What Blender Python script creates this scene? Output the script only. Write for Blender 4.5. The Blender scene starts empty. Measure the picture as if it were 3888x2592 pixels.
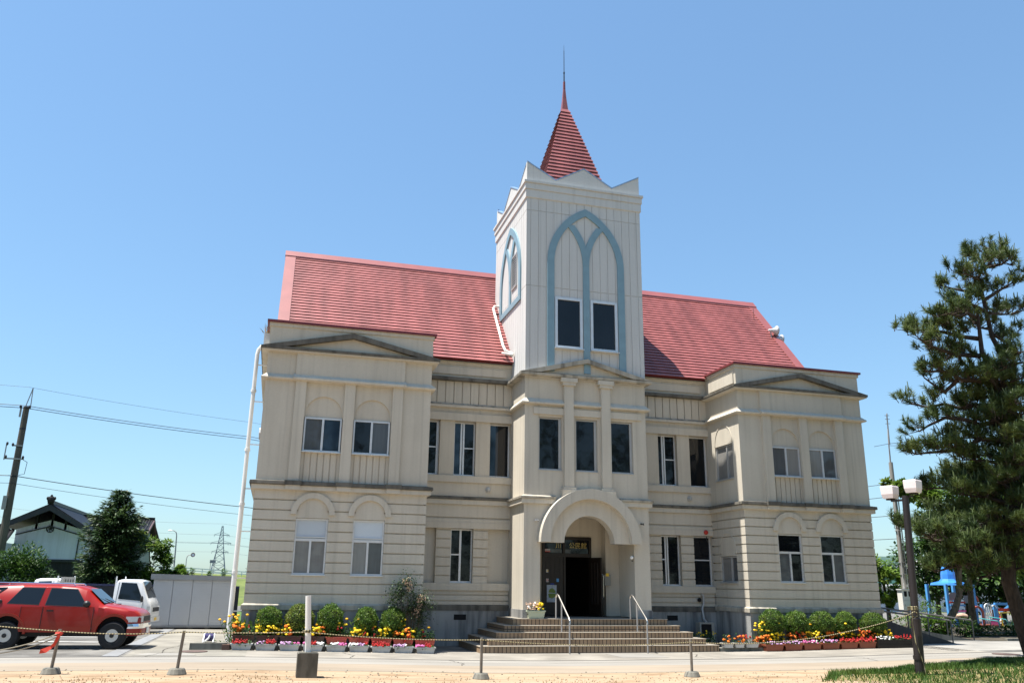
import bpy, math, random
from mathutils import Vector, Matrix
R = math.radians
sc = bpy.context.scene
COL = sc.collection
U = 0.8                      # working units -> metres

# ------------------------------------------------------------------ camera
cam_data = bpy.data.cameras.new("camera")
cam = bpy.data.objects.new("camera", cam_data)
COL.objects.link(cam)
CR_ = Vector((0.96339389, -0.26775464, 0.01340411))
CU_ = Vector((-0.08775771, -0.26772317, 0.95949095))
CF_ = Vector((0.25331956, 0.92554403, 0.2814204))
CLOC = Vector((-11.64365, -30.34512, 1.58882)) * U
M = Matrix((( CR_.x, CU_.x, -CF_.x, CLOC.x), (CR_.y, CU_.y, -CF_.y, CLOC.y), (CR_.z, CU_.z, -CF_.z, CLOC.z), (0, 0, 0, 1)))
cam.matrix_world = M
cam_data.sensor_fit = 'HORIZONTAL'
cam_data.sensor_width = 36.0
cam_data.lens = 36.0 * 3150.0 / 3888.0
cam_data.clip_start = 0.1
cam_data.clip_end = 3000.0
sc.camera = cam

# ------------------------------------------------------------------ sky, sun, exposure
SUN_DIR = Vector((-0.333, 0.010, 1.0)).normalized()
SUN_EL = math.asin(SUN_DIR.z)
SUN_AZ = math.atan2(SUN_DIR.x, SUN_DIR.y)
world = bpy.data.worlds.new("World")
sc.world = world
world.use_nodes = True
wn = world.node_tree.nodes; wl = world.node_tree.links
for n in list(wn): wn.remove(n)
wo = wn.new("ShaderNodeOutputWorld"); wb = wn.new("ShaderNodeBackground"); sky = wn.new("ShaderNodeTexSky")
sky.sky_type = 'NISHITA'; sky.sun_disc = False
sky.sun_elevation = SUN_EL; sky.sun_rotation = SUN_AZ
sky.altitude = 30.0; sky.air_density = 1.3; sky.dust_density = 0.45; sky.ozone_density = 2.2
wb.inputs['Strength'].default_value = 0.075
tint = wn.new("ShaderNodeMix"); tint.data_type = 'RGBA'; tint.blend_type = 'MULTIPLY'; tint.inputs['Factor'].default_value = 1.0; tint.inputs['B'].default_value = (.98, 1.32, 1.60, 1)
gam = wn.new("ShaderNodeGamma"); gam.inputs['Gamma'].default_value = .72
wl.new(sky.outputs[0], gam.inputs['Color']); wl.new(gam.outputs[0], tint.inputs['A']); wl.new(tint.outputs['Result'], wb.inputs['Color']); wl.new(wb.outputs[0], wo.inputs['Surface'])
sun_data = bpy.data.lights.new("sun", 'SUN')
sun_data.energy = 5.0; sun_data.angle = R(0.5); sun_data.color = (1.0, 0.95, 0.87)
sun = bpy.data.objects.new("sun", sun_data); COL.objects.link(sun)
sun.rotation_euler = SUN_DIR.to_track_quat('Z', 'Y').to_euler()
sun.location = (0, 0, 60)
sc.view_settings.view_transform = 'Standard'; sc.view_settings.look = 'None'
sc.view_settings.gamma = 1.0; sc.view_settings.use_curve_mapping = False
sc.view_settings.exposure = 1.28
sc.cycles.max_bounces = 8; sc.cycles.diffuse_bounces = 4; sc.cycles.glossy_bounces = 3
sc.cycles.use_denoising = True

# ------------------------------------------------------------------ mesh helpers
ORG = {}
rng = random.Random(11)

class MB:
    """Collects geometry in working units; build() links it as one mesh object."""
    def __init__(s, sc=U, zs=1.0): s.zs = zs; s.v = []; s.f = []; s.mi = []; s.cur = 0; s.sc = sc; s.sm = []; s.smooth = False
    def add(s, vs, fs):
        b = len(s.v); s.v.extend(vs)
        for f in fs: s.f.append([b + i for i in f]); s.mi.append(s.cur); s.sm.append(s.smooth)
    def quad(s, a, b, c, d): s.add([a, b, c, d], [(0, 1, 2, 3)])
    def poly(s, pts): s.add(list(pts), [tuple(range(len(pts)))])
    def box(s, x0, x1, y0, y1, z0, z1):
        if x0 > x1: x0, x1 = x1, x0
        if y0 > y1: y0, y1 = y1, y0
        if z0 > z1: z0, z1 = z1, z0
        v = [(x0,y0,z0),(x1,y0,z0),(x1,y1,z0),(x0,y1,z0),(x0,y0,z1),(x1,y0,z1),(x1,y1,z1),(x0,y1,z1)]
        s.add(v, [(0,3,2,1),(4,5,6,7),(0,1,5,4),(1,2,6,5),(2,3,7,6),(3,0,4,7)])
    def fbox(s, fr, u0, u1, v0, v1, w0, w1):
        """box in a wall frame: u along the wall, v up, w outwards"""
        P = [fr(u0,v0,w0),fr(u1,v0,w0),fr(u1,v0,w1),fr(u0,v0,w1),fr(u0,v1,w0),fr(u1,v1,w0),fr(u1,v1,w1),fr(u0,v1,w1)]
        s.add(P, [(0,3,2,1),(4,5,6,7),(0,1,5,4),(1,2,6,5),(2,3,7,6),(3,0,4,7)])
    def bar(s, p0, p1, w, h=None, up=(0,0,1)):
        h = w if h is None else h
        p0 = Vector(p0); p1 = Vector(p1); d = (p1 - p0).normalized(); up = Vector(up)
        if abs(d.dot(up)) > .98: up = Vector((0, 1, 0))
        a = d.cross(up).normalized() * (w / 2); b = a.cross(d).normalized() * (h / 2)
        P = []
        for p in (p0, p1): P += [tuple(p - a - b), tuple(p + a - b), tuple(p + a + b), tuple(p - a + b)]
        s.add(P, [(0,1,2,3),(7,6,5,4),(0,4,5,1),(1,5,6,2),(2,6,7,3),(3,7,4,0)])
    def prism(s, pts, fn, w0, w1, caps=True):
        """2D outline pushed from w0 to w1 along the third axis of fn(a,b,w)"""
        n = len(pts); P = [fn(a, b, w0) for a, b in pts] + [fn(a, b, w1) for a, b in pts]
        F = [(i, (i+1) % n, n + (i+1) % n, n + i) for i in range(n)]
        if caps: F += [tuple(range(n-1, -1, -1)), tuple(range(n, 2*n))]
        s.add(P, F)
    def strip(s, inner, outer, fn, w0, w1):
        """band between two polylines with thickness w0..w1"""
        n = len(inner)
        P = [fn(a,b,w1) for a,b in inner] + [fn(a,b,w1) for a,b in outer] + [fn(a,b,w0) for a,b in inner] + [fn(a,b,w0) for a,b in outer]
        F = []
        for i in range(n-1):
            F += [(i,i+1,n+i+1,n+i), (2*n+i,3*n+i,3*n+i+1,2*n+i+1), (i,2*n+i,2*n+i+1,i+1), (n+i,n+i+1,3*n+i+1,3*n+i)]
        F += [(0,n,3*n,2*n), (n-1,3*n-1,4*n-1,2*n-1)]
        s.add(P, F)
    def tube(s, pts, rad, n=8, caps=True):
        pts = [Vector(p) for p in pts]; m = len(pts)
        if not isinstance(rad, (list, tuple)): rad = [rad] * m
        d0 = (pts[1] - pts[0]).normalized()
        ref = Vector((0,0,1)) if abs(d0.z) < .9 else Vector((1,0,0))
        a = d0.cross(ref).normalized(); V = []
        for i, p in enumerate(pts):
            d = (pts[min(i+1,m-1)] - pts[max(i-1,0)]).normalized()
            a = (a - d * a.dot(d)).normalized(); b = d.cross(a)
            for k in range(n):
                t = 2*math.pi*k/n; V.append(tuple(p + (a*math.cos(t) + b*math.sin(t)) * rad[i]))
        F = []
        for i in range(m-1):
            for k in range(n):
                k2 = (k+1) % n; F.append((i*n+k, i*n+k2, (i+1)*n+k2, (i+1)*n+k))
        if caps: F += [tuple(range(n-1,-1,-1)), tuple(range((m-1)*n, m*n))]
        s.add(V, F)
    def cyl(s, p0, p1, r0, r1=None, n=12): s.tube([p0, p1], [r0, r0 if r1 is None else r1], n)
    def lathe(s, prof, c, n=16, axis='z'):
        V = []; m = len(prof)
        for r, h in prof:
            for k in range(n):
                t = 2*math.pi*k/n; x = r*math.cos(t); y = r*math.sin(t)
                if axis == 'z': V.append((c[0]+x, c[1]+y, c[2]+h))
                elif axis == 'y': V.append((c[0]+x, c[1]+h, c[2]+y))
                else: V.append((c[0]+h, c[1]+x, c[2]+y))
        F = []
        for i in range(m-1):
            for k in range(n):
                k2 = (k+1) % n
                q = (i*n+k, i*n+k2, (i+1)*n+k2, (i+1)*n+k)
                F.append(q if axis != 'y' else q[::-1])
        F += [tuple(range(n-1,-1,-1)), tuple(range((m-1)*n, m*n))]
        s.add(V, F)
    def sweep(s, path, prof, side=-1, closed=False):
        """profile [(off,z)] carried along an XY path with mitred corners; off is measured to the right (side=-1) of travel"""
        m = len(path); V = []; n = len(prof)
        for i in range(m):
            p = Vector((path[i][0], path[i][1])); ds = []
            if closed or i > 0: ds.append((p - Vector(path[i-1][:2])).normalized())
            if closed or i < m-1: ds.append((Vector(path[(i+1) % m][:2]) - p).normalized())
            ns = [Vector((d.y, -d.x)) * (-side) for d in ds]
            if len(ns) == 2:
                q = ns[0] + ns[1]; q = q / max(.2, q.dot(ns[0]))
            else: q = ns[0]
            for off, z in prof: V.append((p.x + q.x*off, p.y + q.y*off, z))
        F = []
        for i in range(m if closed else m-1):
            j = (i+1) % m
            for k in range(n): k2 = (k+1) % n; F.append((i*n+k, i*n+k2, j*n+k2, j*n+k))
        if not closed: F += [tuple(range(n-1,-1,-1)), tuple(range((m-1)*n, m*n))]
        s.add(V, F)
    def blob(s, c, r, nu=7, nv=5):
        """low sphere / ellipsoid"""
        rx, ry, rz = r if isinstance(r, (tuple, list)) else (r, r, r); V = [(c[0],c[1],c[2]-rz)]; F = []
        for i in range(1, nv):
            ph = -math.pi/2 + math.pi*i/nv
            for k in range(nu):
                t = 2*math.pi*k/nu; V.append((c[0]+rx*math.cos(ph)*math.cos(t), c[1]+ry*math.cos(ph)*math.sin(t), c[2]+rz*math.sin(ph)))
        V.append((c[0],c[1],c[2]+rz)); L = len(V)-1
        for k in range(nu):
            F.append((0, 1+(k+1) % nu, 1+k)); F.append((L, L-nu+k, L-nu+(k+1) % nu))
            for i in range(nv-2): b = 1+i*nu; F.append((b+k, b+(k+1) % nu, b+nu+(k+1) % nu, b+nu+k))
        s.add(V, F)
    def leaf(s, c, d, up, ln, wd, fold=0.15):
        """one pointed leaf, bent along its length"""
        c = Vector(c); d = Vector(d).normalized(); a = d.cross(Vector(up))
        if a.length < 1e-3: a = d.cross(Vector((1,0,0)))
        a = a.normalized() * wd/2; nn = a.cross(d).normalized()
        p = [c, c + d*ln*.5 + a - nn*ln*fold*.3, c + d*ln - nn*ln*fold, c + d*ln*.5 - a - nn*ln*fold*.3]
        s.add([tuple(x) for x in p], [(0,1,2,3)])
    def build(s, name, mats, parent=None, org=None, smooth=False, local=False, label=None, keepz=False):
        if not isinstance(mats, (list, tuple)): mats = [mats]
        if org is None: org = ORG.get(parent.name, (0,0,0)) if (parent and not local) else (0,0,0)
        if local: org = (0,0,0)
        me = bpy.data.meshes.new(name)
        k = s.sc
        me.from_pydata([((x-org[0])*k, (y-org[1])*k, (z-org[2])*k*s.zs) for x, y, z in s.v], [], s.f)
        for m in mats: me.materials.append(m)
        me.polygons.foreach_set('material_index', s.mi)
        me.polygons.foreach_set('use_smooth', [bool(smooth or q) for q in s.sm])
        me.update()
        o = bpy.data.objects.new(name, me); COL.objects.link(o)
        if parent: o.parent = parent
        else: o.location = (org[0]*U, org[1]*U, org[2]*U)
        ORG[o.name] = org
        if label: o['label'] = label
        return o

def tag(o, label, cat, group=None):
    o['label'] = label; o['category'] = cat
    if group: o['group'] = group
    return o
def struct(o): o['kind'] = 'structure'; return o
def stuff(o): o['kind'] = 'stuff'; return o
def thing(name, loc, label, cat, group=None, rz=0.0):
    o = bpy.data.objects.new(name, None); COL.objects.link(o)
    o.empty_display_size = .3
    o.location = (loc[0]*U, loc[1]*U, loc[2]*U); o.rotation_euler = (0,0,rz)
    ORG[o.name] = tuple(loc)
    return tag(o, label, cat, group)
def copy_tree(o, parent=None):
    c = o.copy(); COL.objects.link(c); ORG[c.name] = ORG.get(o.name, (0,0,0))
    if parent: c.parent = parent
    for ch in list(o.children): copy_tree(ch, c)
    return c

def front(y):   return lambda u, v, w: (u, y - w, v)            # wall facing -Y
def left(x):    return lambda u, v, w: (x - w, -u, v)           # wall facing -X, u = -y
def right_(x):  return lambda u, v, w: (x + w, u, v)            # wall facing +X, u = y

def cells(mb, fr, us, vs, solid, w1, w0):
    us = sorted(set(round(x,5) for x in us)); vs = sorted(set(round(x,5) for x in vs))
    S = [[solid((us[i]+us[i+1])/2, (vs[j]+vs[j+1])/2) for j in range(len(vs)-1)] for i in range(len(us)-1)]
    g = lambda i, j: not (0 <= i < len(us)-1 and 0 <= j < len(vs)-1) or S[i][j]
    for i in range(len(us)-1):
        for j in range(len(vs)-1):
            if not S[i][j]: continue
            a, b, c, d = us[i], us[i+1], vs[j], vs[j+1]
            mb.quad(fr(a,c,w1), fr(b,c,w1), fr(b,d,w1), fr(a,d,w1))
            if not g(i-1,j): mb.quad(fr(a,c,w0), fr(a,c,w1), fr(a,d,w1), fr(a,d,w0))
            if not g(i+1,j): mb.quad(fr(b,c,w1), fr(b,c,w0), fr(b,d,w0), fr(b,d,w1))
            if not g(i,j-1): mb.quad(fr(a,c,w0), fr(b,c,w0), fr(b,c,w1), fr(a,c,w1))
            if not g(i,j+1): mb.quad(fr(a,d,w1), fr(b,d,w1), fr(b,d,w0), fr(a,d,w0))

def wall(mb, fr, u0, u1, v0, v1, openings=(), hg=(), vg=(), back=-.3, gw=.042, gd=.055, w=0.0, gcut=()):
    """wall with rectangular openings and real horizontal / vertical grooves; gcut = boxes where grooves are filled"""
    hit = lambda u, v, Q: any(a < u < b and c < v < d for a, b, c, d in Q)
    ou = [x for o in openings for x in o[:2]]; ov = [x for o in openings for x in o[2:]]
    base_w = w - gd if (hg or vg) else w
    cells(mb, fr, [u0, u1] + [x for x in ou if u0 < x < u1], [v0, v1] + [x for x in ov if v0 < x < v1],
          lambda u, v: not hit(u, v, openings), base_w, back)
    if hg or vg:
        gu = [x for g in gcut for x in g[:2]]; gv = [x for g in gcut for x in g[2:]]
        us = [u0, u1] + [x for x in ou + gu if u0 < x < u1] + [g+q for g in vg for q in (-gw/2, gw/2)]
        vs = [v0, v1] + [x for x in ov + gv if v0 < x < v1] + [g+q for g in hg for q in (-gw/2, gw/2)]
        def solid(u, v):
            if hit(u, v, openings): return False
            if hit(u, v, gcut): return True
            return not any(abs(v-g) < gw/2 for g in hg) and not any(abs(u-g) < gw/2 for g in vg)
        cells(mb, fr, us, vs, solid, w, base_w)

def arc(cx, cz, r, a0, a1, n=24): return [(cx + r*math.cos(a0 + (a1-a0)*i/n), cz + r*math.sin(a0 + (a1-a0)*i/n)) for i in range(n+1)]

# ------------------------------------------------------------------ materials
def mat(name, col, rough=.8, metal=0.0, spec=.4, noise=0.0, nscale=6.0, nstretch=(1,1,1), col2=None, bump=0.0, bscale=60.0, coat=0.0, bevel=0.0, detail=5.0, lo=.35, hi=.7):
    m = bpy.data.materials.new(name); m.use_nodes = True
    nt = m.node_tree; N = nt.nodes; L = nt.links; b = N.get("Principled BSDF")
    b.inputs['Base Color'].default_value = (*col, 1); b.inputs['Roughness'].default_value = rough
    b.inputs['Metallic'].default_value = metal; b.inputs['Specular IOR Level'].default_value = spec
    if coat: b.inputs['Coat Weight'].default_value = coat; b.inputs['Coat Roughness'].default_value = .04
    tc = N.new("ShaderNodeTexCoord")
    if noise or col2:
        mp = N.new("ShaderNodeMapping"); mp.inputs['Scale'].default_value = nstretch
        L.new(tc.outputs['Object'], mp.inputs['Vector'])
        nz = N.new("ShaderNodeTexNoise"); nz.inputs['Scale'].default_value = nscale; nz.inputs['Detail'].default_value = detail
        L.new(mp.outputs[0], nz.inputs['Vector'])
        cr = N.new("ShaderNodeValToRGB"); cr.color_ramp.elements[0].position = lo; cr.color_ramp.elements[1].position = hi
        c2 = col2 if col2 else tuple(c*(1-noise) for c in col)
        c1 = col if col2 else tuple(min(1, c*(1+noise*.5)) for c in col)
        cr.color_ramp.elements[0].color = (*c2, 1); cr.color_ramp.elements[1].color = (*c1, 1)
        L.new(nz.outputs['Fac'], cr.inputs['Fac']); L.new(cr.outputs[0], b.inputs['Base Color'])
    nrm = None
    if bevel:
        bv = N.new("ShaderNodeBevel"); bv.inputs['Radius'].default_value = bevel; bv.samples = 3; nrm = bv.outputs[0]
    if bump:
        nb = N.new("ShaderNodeTexNoise"); nb.inputs['Scale'].default_value = bscale; nb.inputs['Detail'].default_value = 3
        L.new(tc.outputs['Object'], nb.inputs['Vector'])
        bp = N.new("ShaderNodeBump"); bp.inputs['Strength'].default_value = bump; bp.inputs['Distance'].default_value = .02
        L.new(nb.outputs['Fac'], bp.inputs['Height'])
        if nrm: L.new(nrm, bp.inputs['Normal'])
        nrm = bp.outputs[0]
    if nrm: L.new(nrm, b.inputs['Normal'])
    return m

def streaked(name, col, dark, amount=.5, scale=1.0, sx=3.0, sz=.35, rough=.85, bump=.12, big=.08):
    """plaster / concrete with rain streaks that run down and large soft patches (dirt, not shade)"""
    m = mat(name, col, rough=rough, bump=bump, bscale=70, spec=.25); nt = m.node_tree; N = nt.nodes; L = nt.links
    b = N["Principled BSDF"]; tc = [n for n in N if n.type == 'TEX_COORD'][0]
    mp = N.new("ShaderNodeMapping"); mp.inputs['Scale'].default_value = (sx, sx, sz); L.new(tc.outputs['Object'], mp.inputs['Vector'])
    n1 = N.new("ShaderNodeTexNoise"); n1.inputs['Scale'].default_value = scale; n1.inputs['Detail'].default_value = 6; L.new(mp.outputs[0], n1.inputs['Vector'])
    n2 = N.new("ShaderNodeTexNoise"); n2.inputs['Scale'].default_value = .6; n2.inputs['Detail'].default_value = 4; L.new(tc.outputs['Object'], n2.inputs['Vector'])
    n3 = N.new("ShaderNodeTexNoise"); n3.inputs['Scale'].default_value = 22; n3.inputs['Detail'].default_value = 3; L.new(tc.outputs['Object'], n3.inputs['Vector'])
    r1 = N.new("ShaderNodeValToRGB"); r1.color_ramp.elements[0].position = .46; r1.color_ramp.elements[1].position = .74
    r1.color_ramp.elements[1].color = (amount, amount, amount, 1); L.new(n1.outputs['Fac'], r1.inputs['Fac'])
    mx = N.new("ShaderNodeMix"); mx.data_type = 'RGBA'; mx.inputs['A'].default_value = (*col, 1); mx.inputs['B'].default_value = (*dark, 1)
    L.new(r1.outputs[0], mx.inputs['Factor'])
    mr = N.new("ShaderNodeMapRange"); mr.inputs['From Min'].default_value = .3; mr.inputs['From Max'].default_value = .7
    mr.inputs['To Min'].default_value = 1-big; mr.inputs['To Max'].default_value = 1+big*.6; L.new(n2.outputs['Fac'], mr.inputs['Value'])
    m3 = N.new("ShaderNodeMapRange"); m3.inputs['From Min'].default_value = .3; m3.inputs['From Max'].default_value = .7
    m3.inputs['To Min'].default_value = .965; m3.inputs['To Max'].default_value = 1.02; L.new(n3.outputs['Fac'], m3.inputs['Value'])
    mp4 = N.new("ShaderNodeMapping"); mp4.inputs['Scale'].default_value = (7, 7, .16); L.new(tc.outputs['Object'], mp4.inputs['Vector'])
    n4 = N.new("ShaderNodeTexNoise"); n4.inputs['Scale'].default_value = 1.2; n4.inputs['Detail'].default_value = 5; L.new(mp4.outputs[0], n4.inputs['Vector'])
    m4 = N.new("ShaderNodeMapRange"); m4.inputs['From Min'].default_value = .54; m4.inputs['From Max'].default_value = .76
    m4.inputs['To Min'].default_value = 1.0; m4.inputs['To Max'].default_value = .84; L.new(n4.outputs['Fac'], m4.inputs['Value'])
    m5 = N.new("ShaderNodeMath"); m5.operation = 'MULTIPLY'; L.new(m3.outputs[0], m5.inputs[0]); L.new(m4.outputs[0], m5.inputs[1])
    mm = N.new("ShaderNodeMath"); mm.operation = 'MULTIPLY'; L.new(mr.outputs[0], mm.inputs[0]); L.new(m5.outputs[0], mm.inputs[1])
    m2 = N.new("ShaderNodeMix"); m2.data_type = 'RGBA'; m2.blend_type = 'MULTIPLY'; m2.inputs['Factor'].default_value = 1
    L.new(mx.outputs['Result'], m2.inputs['A']); L.new(mm.outputs[0], m2.inputs['B']); L.new(m2.outputs['Result'], b.inputs['Base Color'])
    return m

def leafmat(name, cols, rough=.5, trans=.25, scale=2.5):
    """foliage: light and dark leaves (by noise in the crown), some light through the blade"""
    m = bpy.data.materials.new(name); m.use_nodes = True
    nt = m.node_tree; N = nt.nodes; L = nt.links; b = N["Principled BSDF"]; out = N["Material Output"]
    tc = N.new("ShaderNodeTexCoord"); nz = N.new("ShaderNodeTexNoise"); nz.inputs['Scale'].default_value = scale; nz.inputs['Detail'].default_value = 6
    L.new(tc.outputs['Object'], nz.inputs['Vector'])
    cr = N.new("ShaderNodeValToRGB"); E = cr.color_ramp.elements
    E[0].position = .34; E[1].position = .66; E[0].color = (*cols[0], 1); E[1].color = (*cols[-1], 1)
    if len(cols) > 2:
        e = E.new(.5); e.color = (*cols[1], 1)
    L.new(nz.outputs['Fac'], cr.inputs['Fac']); L.new(cr.outputs[0], b.inputs['Base Color'])
    b.inputs['Roughness'].default_value = rough; b.inputs['Specular IOR Level'].default_value = .3
    tr = N.new("ShaderNodeBsdfTranslucent"); L.new(cr.outputs[0], tr.inputs['Color'])
    mx = N.new("ShaderNodeMixShader"); mx.inputs[0].default_value = trans
    L.new(b.outputs[0], mx.inputs[1]); L.new(tr.outputs[0], mx.inputs[2]); L.new(mx.outputs[0], out.inputs['Surface'])
    return m

M_ = {}
M_['stucco'] = streaked("cream_stucco", (.53,.485,.405), (.35,.31,.25), .26, 1.3, 3.6, .3, big=.08)
M_['panel'] = streaked("pale_panel", (.535,.53,.515), (.44,.42,.385), .2, 1.0, 4.0, .25, big=.04)
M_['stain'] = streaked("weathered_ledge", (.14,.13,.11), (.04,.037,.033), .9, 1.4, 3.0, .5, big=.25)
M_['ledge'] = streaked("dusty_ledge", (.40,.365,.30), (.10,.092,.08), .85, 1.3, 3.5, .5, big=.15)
M_['base'] = streaked("plinth_concrete", (.30,.30,.29), (.05,.05,.055), .95, 1.5, 2.6, .3, big=.25)
M_['roof'] = mat("red_roof_metal", (.275,.085,.08), rough=.44, spec=.5, noise=.26, nscale=1.0, nstretch=(2.4,.45,.45), detail=7)
M_['trimred'] = mat("red_roof_trim", (.245,.075,.07), rough=.4, spec=.5, noise=.1, nscale=2)
M_['fascia'] = mat("dark_red_fascia", (.17,.035,.04), rough=.45, spec=.4, noise=.15, nscale=3)
M_['bluegrey'] = mat("blue_grey_tracery", (.19,.30,.36), rough=.55, noise=.08, nscale=3, bump=.05)
M_['bluecap'] = mat("blue_metal_cap", (.22,.33,.50), rough=.4, spec=.5, noise=.08)
M_['alu'] = mat("aluminium_frame", (.62,.63,.64), rough=.42, metal=.35, noise=.06, nscale=5)
M_['alud'] = mat("weathered_aluminium", (.42,.42,.41), rough=.5, metal=.3, noise=.08, nscale=5)
M_['glass'] = mat("dark_window_glass", (.008,.010,.013), rough=.04, spec=.38, noise=.5, nscale=.8, bump=.10, bscale=1.6)  # noise in the base colour stands in for tree reflections
M_['glassb'] = mat("blue_dark_glass", (.018,.035,.06), rough=.05, spec=.55, noise=.3, nscale=.8)
M_['curtain'] = mat("curtain_behind_glass", (.205,.20,.19), rough=.7, spec=.3, noise=.1, nscale=2.5, nstretch=(6,6,.4), coat=.8)
M_['curtaind'] = mat("dark_curtain_behind_glass", (.075,.08,.085), rough=.7, spec=.3, noise=.15, nscale=2.5, nstretch=(6,6,.4), coat=.8)
M_['blind_backlight'] = mat("white_blind_and_backlight", (.50,.55,.60), rough=.6, noise=.04, nscale=1.5, coat=.6)  # white blinds; also painted patches of window light in the recessed wall
M_['white'] = mat("white_paint", (.80,.80,.78), rough=.45, noise=.05, nscale=2)
M_['pvc'] = mat("white_pipe_plastic", (.72,.71,.69), rough=.4, noise=.07, nscale=1.2, nstretch=(3,3,.4))
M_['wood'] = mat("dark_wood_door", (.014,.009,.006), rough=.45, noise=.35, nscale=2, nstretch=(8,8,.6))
M_['black'] = mat("black_metal", (.015,.015,.016), rough=.45)
M_['dark'] = mat("dark_void", (.008,.008,.009), rough=.9)
M_['steel'] = mat("stainless_steel", (.55,.53,.50), rough=.25, metal=.9)
M_['gold'] = mat("gold_lettering", (.42,.33,.12), rough=.4, metal=.5)
M_['conc'] = streaked("grey_concrete", (.21,.20,.17), (.06,.058,.048), .8, 1.5, 2.5, .6, bump=.2, big=.2)
M_['asphalt'] = mat("asphalt", (.15,.145,.135), rough=.9, noise=.42, nscale=1.3, detail=9, bump=.3, bscale=120, spec=.2)
M_['pave'] = mat("concrete_pavement", (.25,.24,.22), rough=.9, noise=.2, nscale=.9, bump=.15, bscale=90, spec=.2)
M_['line'] = mat("white_road_paint", (.6,.6,.58), rough=.7, noise=.12, nscale=4)
M_['lead'] = mat("grey_pole", (.30,.29,.28), rough=.6, noise=.15, nscale=2)
M_['red'] = mat("red_paint", (.45,.03,.02), rough=.4)
M_['terra'] = mat("terracotta_plastic", (.30,.085,.045), rough=.55, noise=.15, nscale=4)
M_['redpot'] = mat("red_plastic_planter", (.50,.10,.06), rough=.5, noise=.12, nscale=4)
M_['brownpot'] = mat("brown_plastic_planter", (.085,.045,.03), rough=.55, noise=.2, nscale=4)
M_['greypot'] = mat("pale_grey_planter", (.52,.51,.49), rough=.6, noise=.2, nscale=5)
M_['soil'] = mat("potting_soil", (.035,.025,.018), rough=.95, noise=.3, nscale=20)
M_['bark'] = mat("pine_bark", (.05,.036,.028), rough=.95, noise=.5, nscale=5, nstretch=(3,3,1), bump=.6, bscale=25)
M_['bark2'] = mat("grey_bark", (.12,.09,.06), rough=.95, noise=.4, nscale=5, nstretch=(3,3,1), bump=.5, bscale=25)
M_['needle'] = leafmat("pine_needles", [(.026,.050,.016), (.065,.10,.026), (.13,.165,.045)], trans=.25, scale=1.6)
M_['candle'] = leafmat("pine_candles", [(.06,.085,.03), (.10,.13,.05)], trans=.05, scale=2)
M_['bush'] = leafmat("boxwood_leaves", [(.03,.08,.010), (.075,.145,.018), (.14,.205,.03)], trans=.22, scale=3.5)
M_['bushy'] = leafmat("yellowish_boxwood_leaves", [(.05,.10,.012), (.115,.165,.022), (.21,.235,.04)], trans=.22, scale=3.5)
M_['bushcore'] = mat("bush_twigs", (.02,.028,.01), rough=.95)
M_['conif'] = leafmat("conifer_sprays", [(.012,.032,.012), (.032,.066,.022), (.075,.115,.034)], trans=.2, scale=1.4)
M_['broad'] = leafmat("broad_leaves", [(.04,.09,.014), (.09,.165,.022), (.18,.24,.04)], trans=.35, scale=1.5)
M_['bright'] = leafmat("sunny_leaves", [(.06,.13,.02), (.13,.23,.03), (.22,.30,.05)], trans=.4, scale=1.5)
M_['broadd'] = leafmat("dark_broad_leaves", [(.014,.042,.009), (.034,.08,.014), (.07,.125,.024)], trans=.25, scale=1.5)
M_['plant'] = leafmat("flower_leaves", [(.02,.055,.012), (.045,.10,.02), (.09,.15,.03)], trans=.25, scale=5)
M_['stemgreen'] = leafmat("tall_daisy_leaves", [(.05,.11,.015), (.10,.18,.025)], trans=.3, scale=5)
M_['nandina'] = leafmat("nandina_leaves", [(.025,.05,.018), (.06,.10,.035)], trans=.2, scale=4)
for k, c in dict(yel=(.80,.55,.012), org=(.72,.17,.012), redf=(.42,.014,.014), pink=(.62,.14,.36), mauve=(.50,.30,.50), wht=(.75,.74,.72), peach=(.62,.42,.30), deep=(.78,.42,.01)).items():
    M_[k] = mat("petals_" + k, c, rough=.6, noise=.18, nscale=14)
M_['suvred'] = mat("red_car_paint", (.25,.009,.005), rough=.34, spec=.3, coat=.35)
M_['suvgrey'] = mat("dark_underbody", (.02,.02,.021), rough=.7)
M_['carwhite'] = mat("white_car_paint", (.76,.77,.78), rough=.3, coat=.8, noise=.03, nscale=1)
M_['carglass'] = mat("car_glass", (.008,.012,.017), rough=.03, spec=.4)
M_['tyre'] = mat("tyre_rubber", (.016,.016,.017), rough=.85, noise=.2, nscale=20)
M_['rim'] = mat("grey_steel_rim", (.55,.55,.54), rough=.35, metal=.5)
M_['chrome'] = mat("chrome", (.75,.76,.78), rough=.12, metal=1.0)
M_['lampglass'] = mat("headlamp_glass", (.55,.57,.58), rough=.08, spec=.6, coat=.6)
M_['amber'] = mat("amber_lens", (.75,.25,.02), rough=.2)
M_['shed'] = mat("pale_shed_sheet", (.47,.485,.505), rough=.55, noise=.05, nscale=1.2, spec=.4)
M_['shedroof'] = mat("grey_shed_roof", (.26,.27,.28), rough=.5, noise=.1, nscale=1.2)
M_['darkfence'] = mat("dark_fence_sheet", (.022,.026,.032), rough=.6, noise=.2, nscale=1.5, nstretch=(4,4,.5))
M_['navy'] = mat("navy_rail", (.03,.035,.09), rough=.4)
M_['tile'] = mat("glazed_black_tile", (.012,.012,.014), rough=.45, spec=.25, noise=.25, nscale=3)
M_['plaster'] = streaked("white_plaster", (.60,.64,.72), (.40,.42,.44), .4, 1.0, 3, .4, big=.1)
M_['darkwood'] = mat("charred_boards", (.018,.018,.018), rough=.75, noise=.3, nscale=2, nstretch=(6,6,.4))
M_['greyboard'] = mat("grey_barge_board", (.035,.037,.04), rough=.7, noise=.15, nscale=3)
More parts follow.
